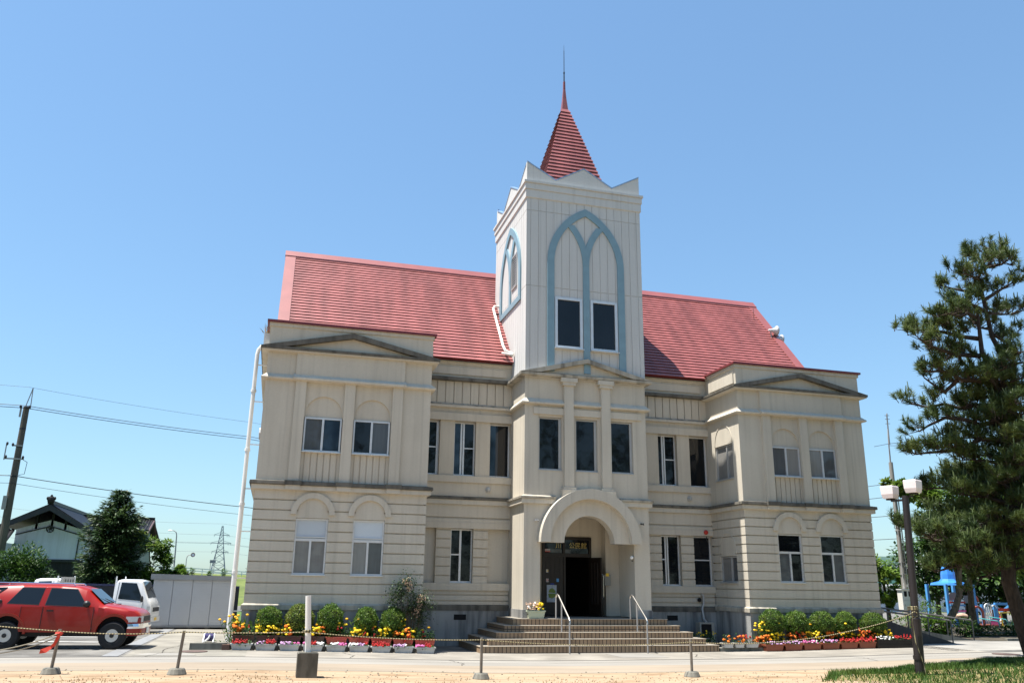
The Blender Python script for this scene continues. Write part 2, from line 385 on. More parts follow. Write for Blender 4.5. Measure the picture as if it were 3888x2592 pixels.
M_['pole'] = streaked("concrete_pole", (.27,.255,.23), (.17,.16,.14), .5, 1.0, 3, .3, big=.12)
M_['dkpole'] = mat("brown_grey_pole", (.085,.075,.06), rough=.8, noise=.25, nscale=2, nstretch=(3,3,.4))
M_['lamppost'] = mat("dark_lamp_post", (.022,.017,.017), rough=.45, noise=.3, nscale=2)
M_['opal'] = mat("opal_lamp_cover", (.74,.66,.66), rough=.3, noise=.03)
M_['boxcream'] = mat("cream_meter_box", (.72,.70,.64), rough=.45, noise=.04)
M_['blue'] = mat("sky_blue_paint", (.08,.30,.62), rough=.4)
M_['yellow'] = mat("yellow_paint", (.75,.50,.05), rough=.45)
M_['turq'] = mat("turquoise_rail", (.10,.42,.42), rough=.4)
M_['skin'] = mat("skin", (.55,.33,.23), rough=.6)
M_['farwhite'] = mat("far_white_wall", (.55,.57,.60), rough=.8, noise=.06, nscale=.3)
M_['fargreen'] = mat("far_green_wall", (.25,.48,.42), rough=.8, noise=.06, nscale=.3)
M_['farwin'] = mat("far_dark_window", (.04,.05,.06), rough=.2)
M_['pylon'] = mat("pylon_steel", (.16,.19,.23), rough=.5, metal=.3)
M_['hillg'] = leafmat("wooded_hill", [(.035,.065,.05), (.06,.10,.07)], trans=0, scale=.05)
M_['wire'] = mat("black_wire", (.02,.02,.025), rough=.6)
M_['wirel'] = mat("grey_wire", (.16,.18,.22), rough=.6)

for k in ('curtain', 'curtaind', 'blind_backlight'):          # every window's cloth has its own tone
    nt = M_[k].node_tree; b = nt.nodes["Principled BSDF"]; src = b.inputs['Base Color'].links[0].from_socket
    oi = nt.nodes.new("ShaderNodeObjectInfo"); mr = nt.nodes.new("ShaderNodeMapRange"); mr.inputs['To Min'].default_value = .72; mr.inputs['To Max'].default_value = 1.25
    mx = nt.nodes.new("ShaderNodeMix"); mx.data_type = 'RGBA'; mx.blend_type = 'MULTIPLY'; mx.inputs['Factor'].default_value = 1
    nt.links.new(oi.outputs['Random'], mr.inputs['Value']); nt.links.new(src, mx.inputs['A']); nt.links.new(mr.outputs[0], mx.inputs['B']); nt.links.new(mx.outputs['Result'], b.inputs['Base Color'])
def zg(x, y=0):
    """height of the ground (the yard is slightly crowned along the facade)"""
    P = [(-60,-.42),(-30,-.44),(-16,-.47),(-12.5,-.49),(-9,-.57),(-6,-.65),(-3,-.69),(3,-.69),(7,-.66),(11,-.58),(16,-.53),(30,-.50),(60,-.5)]
    if x <= P[0][0]: return P[0][1]
    for (a, za), (b, zb) in zip(P, P[1:]):
        if x <= b: return za + (zb-za)*(x-a)/(b-a)
    return P[-1][1]
def sheet(name, x0, x1, ys, m, lift, fn=None, nx=60):
    """ground sheet following zg; ys = (y0,y1) or functions of x"""
    mb = MB(); y0, y1 = ys; V = []; F = []
    xs = sorted(set([x0 + (x1-x0)*i/nx for i in range(nx+1)] + [p for p in (-60,-30,-16,-12.5,-9,-6,-3,3,7,11,16,30,60) if x0 < p < x1]))
    for x in xs:
        a = y0(x) if callable(y0) else y0; b = y1(x) if callable(y1) else y1
        V += [(x, a, zg(x)+lift), (x, b, zg(x)+lift)]
    for i in range(len(xs)-1): F.append((2*i, 2*i+2, 2*i+3, 2*i+1))
    mb.add(V, F)
    return struct(mb.build(name, m))

# =================================================================== THE HALL
hall = thing("community_hall", (0, 3, -.65), "cream two-storey hall with red roof, two wings and a spired tower over the porch", "hall")
CX, WI, WO, YM, YP, YT, TW, TD = 9.49, 6.48, 12.5, 2.7, .665, .62, 2.6, 5.18
COURSE = [4.33 - .347*k for k in range(10)]

def window(fr, u0, u1, v0, v1, w, panes, stiles=(), transoms=(), fm='alu', fw=.055, dep=.05, name="window", sill=True, thick=()):
    """metal frame as the part, one glazing mesh as its sub-part. stiles (u, v0, v1, width), transoms (v, u0, u1, width)"""
    mb = MB()
    mb.fbox(fr, u0, u0+fw, v0, v1, w-dep, w+dep*.6); mb.fbox(fr, u1-fw, u1, v0, v1, w-dep, w+dep*.6)
    mb.fbox(fr, u0+fw, u1-fw, v0, v0+fw, w-dep, w+dep*.6); mb.fbox(fr, u0+fw, u1-fw, v1-fw, v1, w-dep, w+dep*.6)
    for u, a, b, ww in stiles: mb.fbox(fr, u-ww/2, u+ww/2, a+.001, b-.001, w-dep*.8, w+dep*.75)
    for v, a, b, ww in transoms: mb.fbox(fr, a, b, v-ww/2, v+ww/2, w-dep*.7, w+dep*.5)
    if sill: mb.fbox(fr, u0-.02, u1+.02, v0-.035, v0-.002, w-dep, w+dep+.10)
    o = mb.build(name, M_[fm], hall)
    keys = []; pm = MB()
    for k, (a, b, c, d, key) in enumerate(panes):
        if key not in keys: keys.append(key)
        pm.cur = keys.index(key); ww = w - .012 - .004*(k % 3)
        pm.quad(fr(a,c,ww), fr(b,c,ww), fr(b,d,ww), fr(a,d,ww))
    pm.build("pane", [M_[k] for k in keys], o)
    return o

def sliding(fr, u0, u1, v0, v1, w, ka, kb, fm='alu', mid=.5, extra=()):
    um = u0 + (u1-u0)*mid
    panes = [(u0, um, v0, v1, ka), (um, u1, v0, v1, kb)] + list(extra)
    return window(fr, u0, u1, v0, v1, w, panes, stiles=[(um, v0, v1, .075)], fm=fm)

def wing(s):
    c = CX*s; fr = front(0.0); x0, x1 = sorted((WI*s, WO*s))
    lw = [(c+o-.555, c+o+.555, 1.83, 3.74) for o in (-.99, .99)]
    bay = [(c+o-.685, c+o+.685, 4.97, 8.6) for o in (-.875, .875)]
    mb = MB()
    wall(mb, fr, x0, x1, .88, 4.68, lw, hg=COURSE, gcut=[(c+o-.5, c+o+.5, 3.74, 4.35) for o in (-.99, .99)])
    wall(mb, fr, x0, x1, 4.68, 10.6, bay)
    for o in (-.875, .875):                    # arched recess over each upper window, boarded panel beneath
        q = c+o; A = arc(0, 0, .655, 0, math.pi, 28)
        for i in range(28):
            (a1, b1), (a2, b2) = A[i], A[i+1]
            mb.quad(fr(q+a1,7.42+b1,0), fr(q+a1,8.6,0), fr(q+a2,8.6,0), fr(q+a2,7.42+b2,0))
            mb.quad(fr(q+a1,7.42+b1,0), fr(q+a2,7.42+b2,0), fr(q+a2,7.42+b2,-.07), fr(q+a1,7.42+b1,-.07))
        for e in (-1, 1):
            mb.quad(fr(q+e*.655,7.30,0), fr(q+e*.685,7.30,0), fr(q+e*.685,8.6,0), fr(q+e*.655,8.6,0))
            mb.quad(fr(q+e*.655,7.30,0), fr(q+e*.655,7.42,0), fr(q+e*.655,7.42,-.07), fr(q+e*.655,7.30,-.07))
        mb.quad(fr(q-.68,7.28,-.07), fr(q+.68,7.28,-.07), fr(q+.68,8.12,-.07), fr(q-.68,8.12,-.07))
        wall(mb, fr, q-.684, q+.684, 4.98, 6.05, vg=[q-.57+.228*k for k in range(6)], w=-.03, gd=.035)
    # inner side: two windows, arched recess
    inn = left(WI) if s > 0 else right_(-WI); sg = -1 if s > 0 else 1
    def I(a, b): return (min(sg*a, sg*b), max(sg*a, sg*b))
    u0, u1 = I(0.0, YM); wu = I(.60, 2.06); wl_ = I(.78, 2.12)
    wall(mb, inn, u0, u1, .88, 4.68, [(wl_[0], wl_[1], 1.80, 2.86)], hg=COURSE, gcut=[(wl_[0]+.1, wl_[1]-.1, 2.86, 3.6)])
    wall(mb, inn, u0, u1, 4.68, 10.6, [(wu[0], wu[1], 5.98, 7.45)])
    out = right_(WO) if s > 0 else left(-WO)
    ou = (0.0, 15.2) if s > 0 else (-15.2, 0.0)
    wall(mb, out, ou[0], ou[1], .88, 4.68, hg=COURSE); wall(mb, out, ou[0], ou[1], 4.68, 10.6)
    mb.box(x0+.02, x1-.02, 14.9, 15.2, -.6, 10.6)
    mb.box(x0+.3, x1-.3, .3, 3.4, 10.3, 10.45)
    W = mb.build("wing", M_['stucco'], hall)
    path = [(WI*s, YM), (WI*s, 0), (WO*s, 0), (WO*s, 15.2)]
    sd = -1 if s > 0 else 1
    # plinth
    mb = MB(); mb.sweep(path, [(0,-1.2),(.03,-1.2),(.03,.69),(0,.69)], sd); mb.cur = 1
    mb.sweep(path, [(0,.69),(.075,.69),(.075,.84),(0,.90)], sd)
    mb.build("plinth", [M_['base'], M_['ledge']], W)
    # string course with blocks under the pilasters
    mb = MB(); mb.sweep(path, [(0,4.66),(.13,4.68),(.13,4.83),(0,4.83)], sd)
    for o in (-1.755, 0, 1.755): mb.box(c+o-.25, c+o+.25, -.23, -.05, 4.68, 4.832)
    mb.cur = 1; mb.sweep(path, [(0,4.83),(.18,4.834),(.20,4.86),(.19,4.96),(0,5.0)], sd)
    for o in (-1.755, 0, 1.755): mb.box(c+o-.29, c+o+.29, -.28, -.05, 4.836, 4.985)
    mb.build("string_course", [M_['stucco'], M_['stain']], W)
    mb = MB(); mb.sweep(path, [(0,8.57),(.15,8.60),(.165,8.65),(0,8.81)], sd)
    mb.sweep([(c-2.05,0),(c+2.05,0)], [(0,8.563),(.27,8.593),(.28,8.662),(.05,8.845),(0,8.85)], -1)
    mb.build("moulding", M_['stucco'], W)
    mb = MB(); mb.box(c-1.98, c+1.98, -.10, 0, 8.80, 9.63)
    a, b = I(.16, 2.28); mb.fbox(inn, a, b, 9.92, 10.36, 0, .05)
    mb.build("frieze_panel", M_['stucco'], W)
    for o in (-1.755, 0, 1.755):
        mb = MB(); mb.box(c+o-.187, c+o+.187, -.125, 0, 4.99, 8.59); mb.build("pilaster", M_['stucco'], W)
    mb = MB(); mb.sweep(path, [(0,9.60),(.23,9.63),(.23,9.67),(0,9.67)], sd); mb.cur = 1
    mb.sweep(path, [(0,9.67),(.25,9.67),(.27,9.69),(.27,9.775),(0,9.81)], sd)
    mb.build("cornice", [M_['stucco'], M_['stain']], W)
    mb = MB(); f2 = lambda u, v, w: (u, -w, v)
    inner = [(c-2.43, 9.785), (c, 10.30), (c+2.43, 9.785)]; outer = [(c-3.27, 9.772), (c, 10.49), (c+3.27, 9.772)]
    mb.cur = 1; mb.strip(inner, outer, f2, 0, .262); mb.cur = 0
    mb.prism([(c-2.5, 9.78), (c, 10.33), (c+2.5, 9.78)], f2, .0, .07)
    mb.build("pediment", [M_['stucco'], M_['stain']], W)
    mb = MB(); mb.sweep(path, [(0,10.57),(.05,10.58),(.05,10.73),(0,10.73)], sd); mb.cur = 1
    mb.sweep(path, [(-.3,10.70),(.13,10.715),(.13,10.80),(-.3,10.83)], sd)
    mb.build("coping", [M_['stucco'], M_['fascia']], W)
    for o in (-.99, .99):
        mb = MB(); q = c+o
        mb.strip(arc(q, 3.85, .56, 0, math.pi), arc(q, 3.85, .755, 0, math.pi), f2, 0, .085)
        mb.build("window_arch", M_['stucco'], W)
    mb = MB(); ay = 1.33; aa = [(sg*ay + .70*math.cos(t), 7.5 + .80*math.sin(t)) for t in [math.pi*i/24 for i in range(25)]]
    ab = [(sg*ay + .75*math.cos(t), 7.5 + .85*math.sin(t)) for t in [math.pi*i/24 for i in range(25)]]
    mb.strip(aa, ab, lambda u, v, w: inn(u, v, w), 0, .02); mb.build("side_arch", M_['stucco'], W); mb = MB()
    ay = 1.45; aa = [(sg*ay + .66*math.cos(t), 2.95 + .82*math.sin(t)) for t in [math.pi*i/24 for i in range(25)]]
    ab = [(sg*ay + .71*math.cos(t), 2.95 + .87*math.sin(t)) for t in [math.pi*i/24 for i in range(25)]]
    mb.strip(aa, ab, lambda u, v, w: inn(u, v, w), 0, .02)
    mb.build("side_arch", M_['stucco'], W)
    # windows of the wing
    K = (('curtaind','glassb'),('glass','curtaind')) if s < 0 else (('curtaind','curtain'),('curtain','curtaind'))
    for o, (ka, kb) in zip((-.875, .875), K): sliding(fr, c+o-.66, c+o+.66, 6.06, 7.29, -.03, ka, kb)
    KL = (('curtain','curtain'),('curtain','curtaind')) if s < 0 else (('curtaind','glass'),('glass','curtaind'))
    for o, (ka, kb) in zip((-.99, .99), KL):
        u0_, u1_ = c+o-.55, c+o+.55; top = 'blind_backlight' if s < 0 else 'glass'
        window(fr, u0_, u1_, 1.84, 3.73, -.10, [(u0_, c+o, 1.84, 3.0, ka), (c+o, u1_, 1.84, 3.0, kb), (u0_, u1_, 3.0, 3.73, top)],
               stiles=[(c+o, 1.84, 2.98, .07)], transoms=[(3.0, u0_, u1_, .085)] + ([(3.10, u0_+.05, u1_-.05, .03)] if s < 0 else []), fm='alu')
    sliding(inn, wu[0]+.01, wu[1]-.01, 5.99, 7.44, -.08, 'curtain', 'curtain', 'alud', .62)
    sliding(inn, wl_[0]+.01, wl_[1]-.01, 1.81, 2.85, -.08, 'curtain', 'curtaind', 'alud', .62)
wing(-1); wing(1)

def middle(s):
    """recessed wall between wing and porch"""
    x0, x1 = sorted((2.59*s, WI*s)); fr = front(YM)
    edges = [2.6, 3.48, 4.08, 4.98, 5.58, 6.47]
    op = [tuple(sorted((s*edges[k], s*edges[k+1]))) for k in (0, 2, 4)]
    if s < 0: op = op[::-1]                       # left to right
    mb = MB()
    wall(mb, fr, x0, x1, .80, 1.64, hg=[.98, 1.20], w=-.03)
    mb.fbox(fr, x0, x1, 1.37, 1.64, -.02, .05)
    pierz = [1.64 + .347*k + .05 for k in range(6)]
    wall(mb, fr, x0, x1, 1.64, 3.72, [(a, b, 1.64, 3.72) for a, b in op], hg=[1.92+.347*k for k in range(6)])
    mb.fbox(fr, x0, x1, 3.72, 3.95, -.3, .07); mb.fbox(fr, x0, x1, 3.95, 4.08, -.3, .04)
    wall(mb, fr, x0, x1, 4.08, 4.68, hg=[4.14])
    wall(mb, fr, x0, x1, 4.68, 5.81)
    wall(mb, fr, x0, x1, 5.81, 8.03, [(a, b, 5.81, 8.03) for a, b in op])
    mb.fbox(fr, x0, x1, 5.53, 5.79, -.1, .09)
    mb.fbox(fr, x0, x1, 8.03, 8.34, -.3, .10)
    wall(mb, fr, x0, x1, 8.34, 8.72)
    n = 11; pit = (x1-x0)/n
    wall(mb, fr, x0, x1, 8.72, 9.70, vg=[x0 + pit*k for k in range(1, n)])
    wall(mb, fr, x0, x1, 9.70, 10.56)
    mb.fbox(fr, x0+.25, x1-.28, 9.98, 10.30, 0, .05)
    mb.fbox(fr, x0, x1, 10.41, 10.56, 0, .05)
    for k, (a, b) in enumerate(op):               # blank recessed panels of the lower storey
        if s < 0 and k in (0, 2): mb.quad(fr(a,1.64,-.2), fr(b,1.64,-.2), fr(b,3.72,-.2), fr(a,3.72,-.2))
    Wm = mb.build("middle_wall", M_['stucco'], hall)
    path = [(x0, YM), (x1, YM)]
    mb = MB(); mb.sweep(path, [(0,4.64),(.10,4.66),(.10,4.84),(0,4.84)]); mb.cur = 1
    mb.sweep(path, [(0,4.84),(.14,4.842),(.15,4.93),(0,4.98)]); mb.build("string_course", [M_['stucco'], M_['stain']], Wm)
    mb = MB(); mb.sweep(path, [(0,8.54),(.13,8.57),(.13,8.66),(0,8.665)]); mb.cur = 1
    mb.sweep(path, [(0,8.665),(.132,8.665),(.10,8.70),(0,8.76)]); mb.build("moulding", [M_['stucco'], M_['ledge']], Wm)
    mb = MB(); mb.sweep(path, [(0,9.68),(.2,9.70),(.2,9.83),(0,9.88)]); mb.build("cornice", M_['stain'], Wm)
    mb = MB(); mb.sweep(path, [(-.3,10.56),(.14,10.565),(.14,10.66),(-.1,10.74),(-.3,10.74)]); mb.build("eave", M_['fascia'], Wm)
    mb = MB(); mb.sweep(path, [(0,-1.2),(.04,-1.2),(.04,.62),(0,.62)]); mb.cur = 1; mb.sweep(path, [(0,.62),(.06,.62),(.06,.80),(-.02,.84)])
    mb.build("plinth", [M_['base'], M_['stain']], Wm)
    xv = -4.54 if s < 0 else 4.43
    mb = MB(); mb.box(xv-.24, xv+.24, YM-.046, YM-.02, .28, .48); mb.build("floor_vent", M_['dark'], Wm)
    xv = -3.52 if s < 0 else 5.47
    mb = MB(); mb.lathe([(.11,0),(.11,-.05),(.07,-.05),(.07,-.14),(.02,-.15)], (xv, YM, 5.28), 14, 'y'); mb.build("round_vent", M_['alud'], Wm)
    # windows
    for k, (a, b) in enumerate(op):
        w = b - a
        if s < 0:
            if k == 0: window(fr, a, b, 5.82, 8.02, -.24, [(a,b,5.82,8.02,'glass'), (b-.62,b-.22,5.9,6.25,'blind_backlight')], transoms=[(6.95,a,b-.05,.05)], stiles=[(b-.08,5.82,8.02,.06)])  # pale patch low in the pane is painted-in window light
            if k == 1: window(fr, a, b, 5.82, 8.02, -.24, [(a,a+.34,5.82,8.02,'glassb'),(a+.34,b,5.82,8.02,'glass'),(a+.04,a+.12,5.88,6.22,'blind_backlight')], stiles=[(a+.33,5.82,8.02,.07),(a+.43,5.82,8.02,.07)], transoms=[(6.95,a+.46,b-.05,.045)])  # narrow pale patch: light from the back windows, painted on the pane
            if k == 2: window(fr, a, b, 5.82, 8.02, -.24, [(a,a+.4,5.82,8.02,'glassb'),(a+.4,b,5.82,8.02,'glass'),(a+.25,b-.24,5.88,6.0,'blind_backlight')])  # low pale strip on the pane stands for back-window light
            if k == 1: window(fr, a, b, 1.66, 3.71, -.24, [(a,b,1.66,3.71,'glass')], stiles=[(a+.42,1.66,3.71,.08)], transoms=[(2.72,a+.05,a+.38,.05)])
        else:
            window(fr, a, b, 5.82, 8.02, -.24, [(a,b,5.82,8.02,'glass'),(a+.05,a+.25,5.9,7.9,'curtaind')], stiles=[(a+.28,5.82,8.02,.07),(a+.38,5.82,8.02,.06)] if k < 2 else [], transoms=[(6.95,a+.4,b-.05,.045)] if k < 2 else [])
            window(fr, a, b, 1.66, 3.71, -.24, [(a,b,1.66,3.71,'glass')], stiles=[(a+.26,1.66,3.71,.06),(a+.36,1.66,3.71,.06)] if k < 2 else [], transoms=[(2.72,a+.05,a+.24 if k < 2 else b-.05,.05)])
middle(-1); middle(1)

# ------------------------------------------------------------------ porch
frp = front(YP); mb = MB()
PW = [(-2.0, -1.05), (-.46, .46), (1.05, 2.0)]
wall(mb, frp, -2.59, 2.59, .45, 4.62, [(-1.93, 1.93, .45, 3.17), (-1.03, 1.03, 3.17, 4.2)])
wall(mb, frp, -2.59, 2.59, 4.62, 9.9, [(a, b, 5.93, 8.03) for a, b in PW])
for s in (-1, 1):
    f = left(-2.59) if s < 0 else right_(2.59); a, b = (-YM, -YP) if s < 0 else (YP, YM)
    wall(mb, f, a, b, .45, 9.9, back=-.25)
    x = s*1.93; mb.quad((x,YP+.3,.45), (x,2.75,.45), (x,2.75,4.25), (x,YP+.3,4.25))
mb.quad((-1.93,2.75,.45), (1.93,2.75,.45), (1.93,2.75,4.25), (-1.93,2.75,4.25)) if False else None
cells(mb, front(2.75), [-1.93,-1.21,.9,1.93], [.45,3.52,4.25], lambda u, v: not (-1.21 < u < .9 and v < 3.52), 0, -.2)
mb.quad((-1.93,YP+.2,4.25), (1.93,YP+.2,4.25), (1.93,2.75,4.25), (-1.93,2.75,4.25))
mb.box(1.35, 1.93, 2.25, 2.75, .45, 4.25)
porch = mb.build("porch", M_['stucco'], hall)
f2p = lambda u, v, w: (u, YP - w, v)
mb = MB(); mb.strip(arc(0,3.17,1.03,0,math.pi,40), arc(0,3.17,1.66,0,math.pi,40), f2p, -.28, .20)
mb.strip(arc(0,3.17,1.655,0,math.pi,40), arc(0,3.17,2.05,0,math.pi,40), f2p, -.02, .47)
mb.build("arch_hood", M_['stucco'], porch)
pp = [(-2.59, YM), (-2.59, YP), (2.59, YP), (2.59, YM)]
def psweep(path, prof, name, mats, extra=None):
    mb = MB()
    for k, pr in enumerate(prof): mb.cur = k; mb.sweep(path, pr, -1)
    return mb.build(name, mats, porch)
side_l = [(-2.59, YM), (-2.59, YP), (-1.35, YP)]; side_r = [(1.35, YP), (2.59, YP), (2.59, YM)]
for q in (side_l, side_r): psweep(q, [[(0,4.6),(.12,4.62),(.12,4.80),(0,4.80)], [(0,4.80),(.17,4.805),(.18,4.88),(0,4.95)]], "string_course", [M_['stucco'], M_['ledge']])
mb = MB(); mb.sweep(pp, [(0,8.49),(.15,8.52),(.16,8.575),(0,8.76)]); mb.build("moulding", M_['stucco'], porch)
mb = MB(); mb.sweep(pp, [(0,9.62),(.22,9.65),(.24,9.67),(.25,9.76),(0,9.86)]); mb.build("cornice", M_['ledge'], porch)
mb = MB(); mb.cur = 1; mb.strip([(-2.0,9.80),(0,10.32),(2.0,9.80)], [(-2.84,9.775),(0,10.49),(2.84,9.775)], f2p, -.04, .248); mb.cur = 0
mb.prism([(-2.1,9.79),(0,10.36),(2.1,9.79)], f2p, -.03, .06)
mb.quad(f2p(-2.8,9.8,-.04), f2p(0,10.47,-.04), f2p(0,10.47,-.035), f2p(-2.8,9.8,-.035))
mb.build("pediment", [M_['stucco'], M_['ledge']], porch)
for x in (-.79, .79):
    mb = MB(); mb.box(x-.195, x+.195, YP-.17, YP, 5.26, 9.34)
    mb.box(x-.27, x+.27, YP-.24, YP, 9.33, 9.45); mb.box(x-.34, x+.34, YP-.27, YP, 9.46, 9.63); mb.box(x-.30, x+.30, YP-.255, YP, 9.44, 9.47)
    mb.box(x-.26, x+.26, YP-.22, YP, 5.17, 5.265); mb.box(x-.32, x+.32, YP-.26, YP, 4.72, 5.175)
    mb.build("pilaster", M_['stucco'], porch)
mb = MB()
for a, b in ((-2.24,-.985),(-.595,.595),(.985,2.37)): mb.box(a, b, YP-.08, YP, 8.12, 8.385)
mb.build("lintel", M_['stucco'], porch)
mb = MB()
for s in (-1, 1): mb.box(s*1.95, s*2.62, YP-.03, YP+.5, .40, .72)
mb.box(-2.62, -2.585, YP+.5, YM, .40, .72); mb.build("plinth", M_['base'], porch)
for k, (a, b) in enumerate(PW):
    window(frp, a, b, 5.94, 8.02, -.13, [(a,b,5.94,8.02,'glass')], stiles=[(b-.07,5.94,8.02,.07)], fm='alud')

# ------------------------------------------------------------------ tower
mb = MB(); frt = front(YT)
vg = [-2.42 + .345*k for k in range(15)]
TWW = [(-1.35,-.15,10.9,13.11), (.21,1.41,10.9,13.11)]
wall(mb, frt, -TW, TW, 9.6, 17.5, TWW, hg=[13.5, 16.9], vg=vg, gw=.022, gd=.02)
ys0, ys1 = YT, YT+TD
wall(mb, left(-TW), -ys1, -ys0, 9.6, 17.5, hg=[13.5, 16.9], vg=[-ys1+.2+.345*k for k in range(14)], gw=.022, gd=.02)
wall(mb, right_(TW), ys0, ys1, 9.6, 17.5, hg=[13.5, 16.9], gw=.022, gd=.02)
mb.box(-TW+.05, TW-.05, ys1-.2, ys1, 9.6, 17.5)
mb.box(-TW+.1, TW-.1, ys0+.3, ys1-.1, 17.9, 18.1)
tower = mb.build("tower", M_['panel'], hall)
ring = [(-TW, ys0), (TW, ys0), (TW, ys1), (-TW, ys1)]
mb = MB()
for pr in ([(0,17.46),(.05,17.48),(.05,17.84),(0,17.84)], [(0,17.835),(.09,17.86),(.09,18.12),(0,18.12)], [(0,18.115),(.14,18.14),(.14,18.24),(0,18.27)]): mb.sweep(ring, pr, -1, True)
mb.build("cornice", M_['panel'], tower)
def zz(u):
    P = [(-2.6,19.15),(-1.3,18.43),(0,19.17),(1.3,18.43),(2.6,19.15)]
    for (a,za),(b,zb) in zip(P, P[1:]):
        if u <= b: return za + (zb-za)*(u-a)/(b-a)
    return P[-1][1]
mb = MB(); cp = MB(); yc = (ys0+ys1)/2; hy = TD/2
for fn, h, sc_ in ((lambda u, v, w: (u, ys0+w, v), 2.6, 1), (lambda u, v, w: (u, ys1-w, v), 2.6, 1), (lambda u, v, w: (-TW+w, yc+u, v), hy-.13, 2.6/hy), (lambda u, v, w: (TW-w, yc+u, v), hy-.13, 2.6/hy)):
    us = [-h, -1.3/sc_, 0, 1.3/sc_, h]
    mb.prism([(-h,18.2)] + [(u, zz(u*sc_)) for u in us] + [(h,18.2)], fn, 0, .13)
    top = [(u, zz(u*sc_)) for u in us]
    cp.strip(top, [(u, z+.055) for u, z in top], fn, -.025, .155)
mb.build("parapet", M_['panel'], tower); cp.build("parapet_cap", M_['bluecap'], tower)

def tracery(fn, x0, zb, sp, name, side=False):
    """pointed arch with Y-shaped tracery as raised bands"""
    mb = MB(); c, Ri, Ro = 1.13, 2.55, 2.85
    def pol(r, cx, sgn, h0, h1, n=26): return [(x0 + cx + sgn*math.sqrt(max(0, r*r - (h0+(h1-h0)*i/n)**2)), sp + h0+(h1-h0)*i/n) for i in range(n+1)]
    hi_, ho = math.sqrt(Ri*Ri - c*c), math.sqrt(Ro*Ro - c*c)
    for s in (-1, 1):
        # outer arc: centre on the other side
        inner = [(x0 - s*(-c) - s*0, 0)] and [(x0 + s*(-c + math.sqrt(max(0, Ri*Ri - (hi_*i/26)**2))), sp + hi_*i/26) for i in range(27)]
        outer = [(x0 + s*(-c + math.sqrt(max(0, Ro*Ro - (ho*i/26)**2))), sp + ho*i/26) for i in range(27)]
        mb.strip([(x0+s*(Ri-c), zb)] + inner, [(x0+s*(Ro-c), zb)] + outer, fn, 0, .065)
        # branch from the mullion to this side
        cx = s*(.14 + Ri)
        a = [(x0 + cx - s*math.sqrt(Ri*Ri - (1.8*i/20)**2), sp + 1.8*i/20) for i in range(21)]
        b = [(x0 + cx - s*math.sqrt((Ri+.28)**2 - (1.8*i/20)**2), sp + 1.8*i/20) for i in range(21)]
        # the branch belongs to the lancet on side s and leans towards it
        mb.strip(a, b, fn, 0, .058 + .003*s)
    mb.strip([(x0-.14, zb), (x0-.14, sp)], [(x0+.14, zb), (x0+.14, sp)], fn, 0, .054)
    if side: mb.strip([(x0-1.72, zb-.25), (x0+1.72, zb-.25)], [(x0-1.72, zb), (x0+1.72, zb)], fn, 0, .062)
    return mb.build(name, M_['bluegrey'], tower)
tracery(lambda u, v, w: (u, YT-w, v), .035, 9.9, 14.62, "tracery")
fl = left(-TW); sy = -3.05
tracery(lambda u, v, w: fl(u, v, w), sy, 13.35, 14.45, "tracery", True)
mb = MB()
mb.fbox(fl, -2.82, -1.98, 13.95, 14.02, 0, .05); mb.fbox(fl, -2.82, -1.98, 15.42, 15.49, 0, .05)
mb.fbox(fl, -2.82, -2.75, 14.02, 15.42, 0, .05); mb.fbox(fl, -2.05, -1.98, 14.02, 15.42, 0, .05)
for k in range(12): 
    z = 14.07 + .113*k
    mb.quad(fl(-2.75, z, .04), fl(-2.05, z, .04), fl(-2.05, z+.10, .004), fl(-2.75, z+.10, .004))
mb.cur = 1; mb.quad(fl(-2.76,14.0,.003), fl(-2.04,14.0,.003), fl(-2.04,15.45,.003), fl(-2.76,15.45,.003))
mb.build("louvre", [M_['alud'], M_['dark']], tower)
for a, b, c_, d in TWW:
    window(frt, a, b, c_, d, .0, [(a,b,c_,d,'glass')], fw=.11, dep=.09, name="window")

# spire
mb = MB(); CYS = 3.2; hw = lambda z: .14 + (23.65 - z)*.275
N_ = 27; z0 = 18.05; dz = (23.65 - z0)/N_
for k in range(N_):
    za, zb = z0 + dz*k, z0 + dz*(k+1); a, b = hw(za)+.06, hw(zb)+.01; c_ = hw(za) - .02
    P = [(-a,-a,za),(a,-a,za),(a,a,za),(-a,a,za),(-b,-b,zb),(b,-b,zb),(b,b,zb),(-b,b,zb),(-c_,-c_,za+.035),(c_,-c_,za+.035),(c_,c_,za+.035),(-c_,c_,za+.035)]
    mb.add([(x, y+CYS, z) for x, y, z in P], [(0,1,5,4),(1,2,6,5),(2,3,7,6),(3,0,4,7),(8,9,1,0),(9,10,2,1),(10,11,3,2),(11,8,0,3)])
spire = mb.build("spire", M_['roof'], hall)
mb = MB(); P = []
for z, h in ((23.64,.15),(24.3,.085),(24.8,.05),(25.25,.045)): P += [(-h,CYS-h,z),(h,CYS-h,z),(h,CYS+h,z),(-h,CYS+h,z)]
mb.add(P, [(0,1,5,4),(1,2,6,5),(2,3,7,6),(3,0,4,7),(4,5,9,8),(5,6,10,9),(6,7,11,10),(7,4,8,11),(8,9,13,12),(9,10,14,13),(10,11,15,14),(11,8,12,15),(12,13,14,15)])
mb.build("spire_cap", M_['trimred'], spire)
mb = MB(); mb.cyl((0,CYS,25.2), (0,CYS,25.75), .035, .03, 8); mb.cyl((0,CYS,25.75), (0,CYS,27.0), .02, .016, 8); mb.cyl((0,CYS,25.72),(0,CYS,25.80),.04,.04,8); mb.cyl((0,CYS,27.0),(0,CYS,27.35),.012,.004,6)
mb.build("lightning_rod", M_['black'], spire)

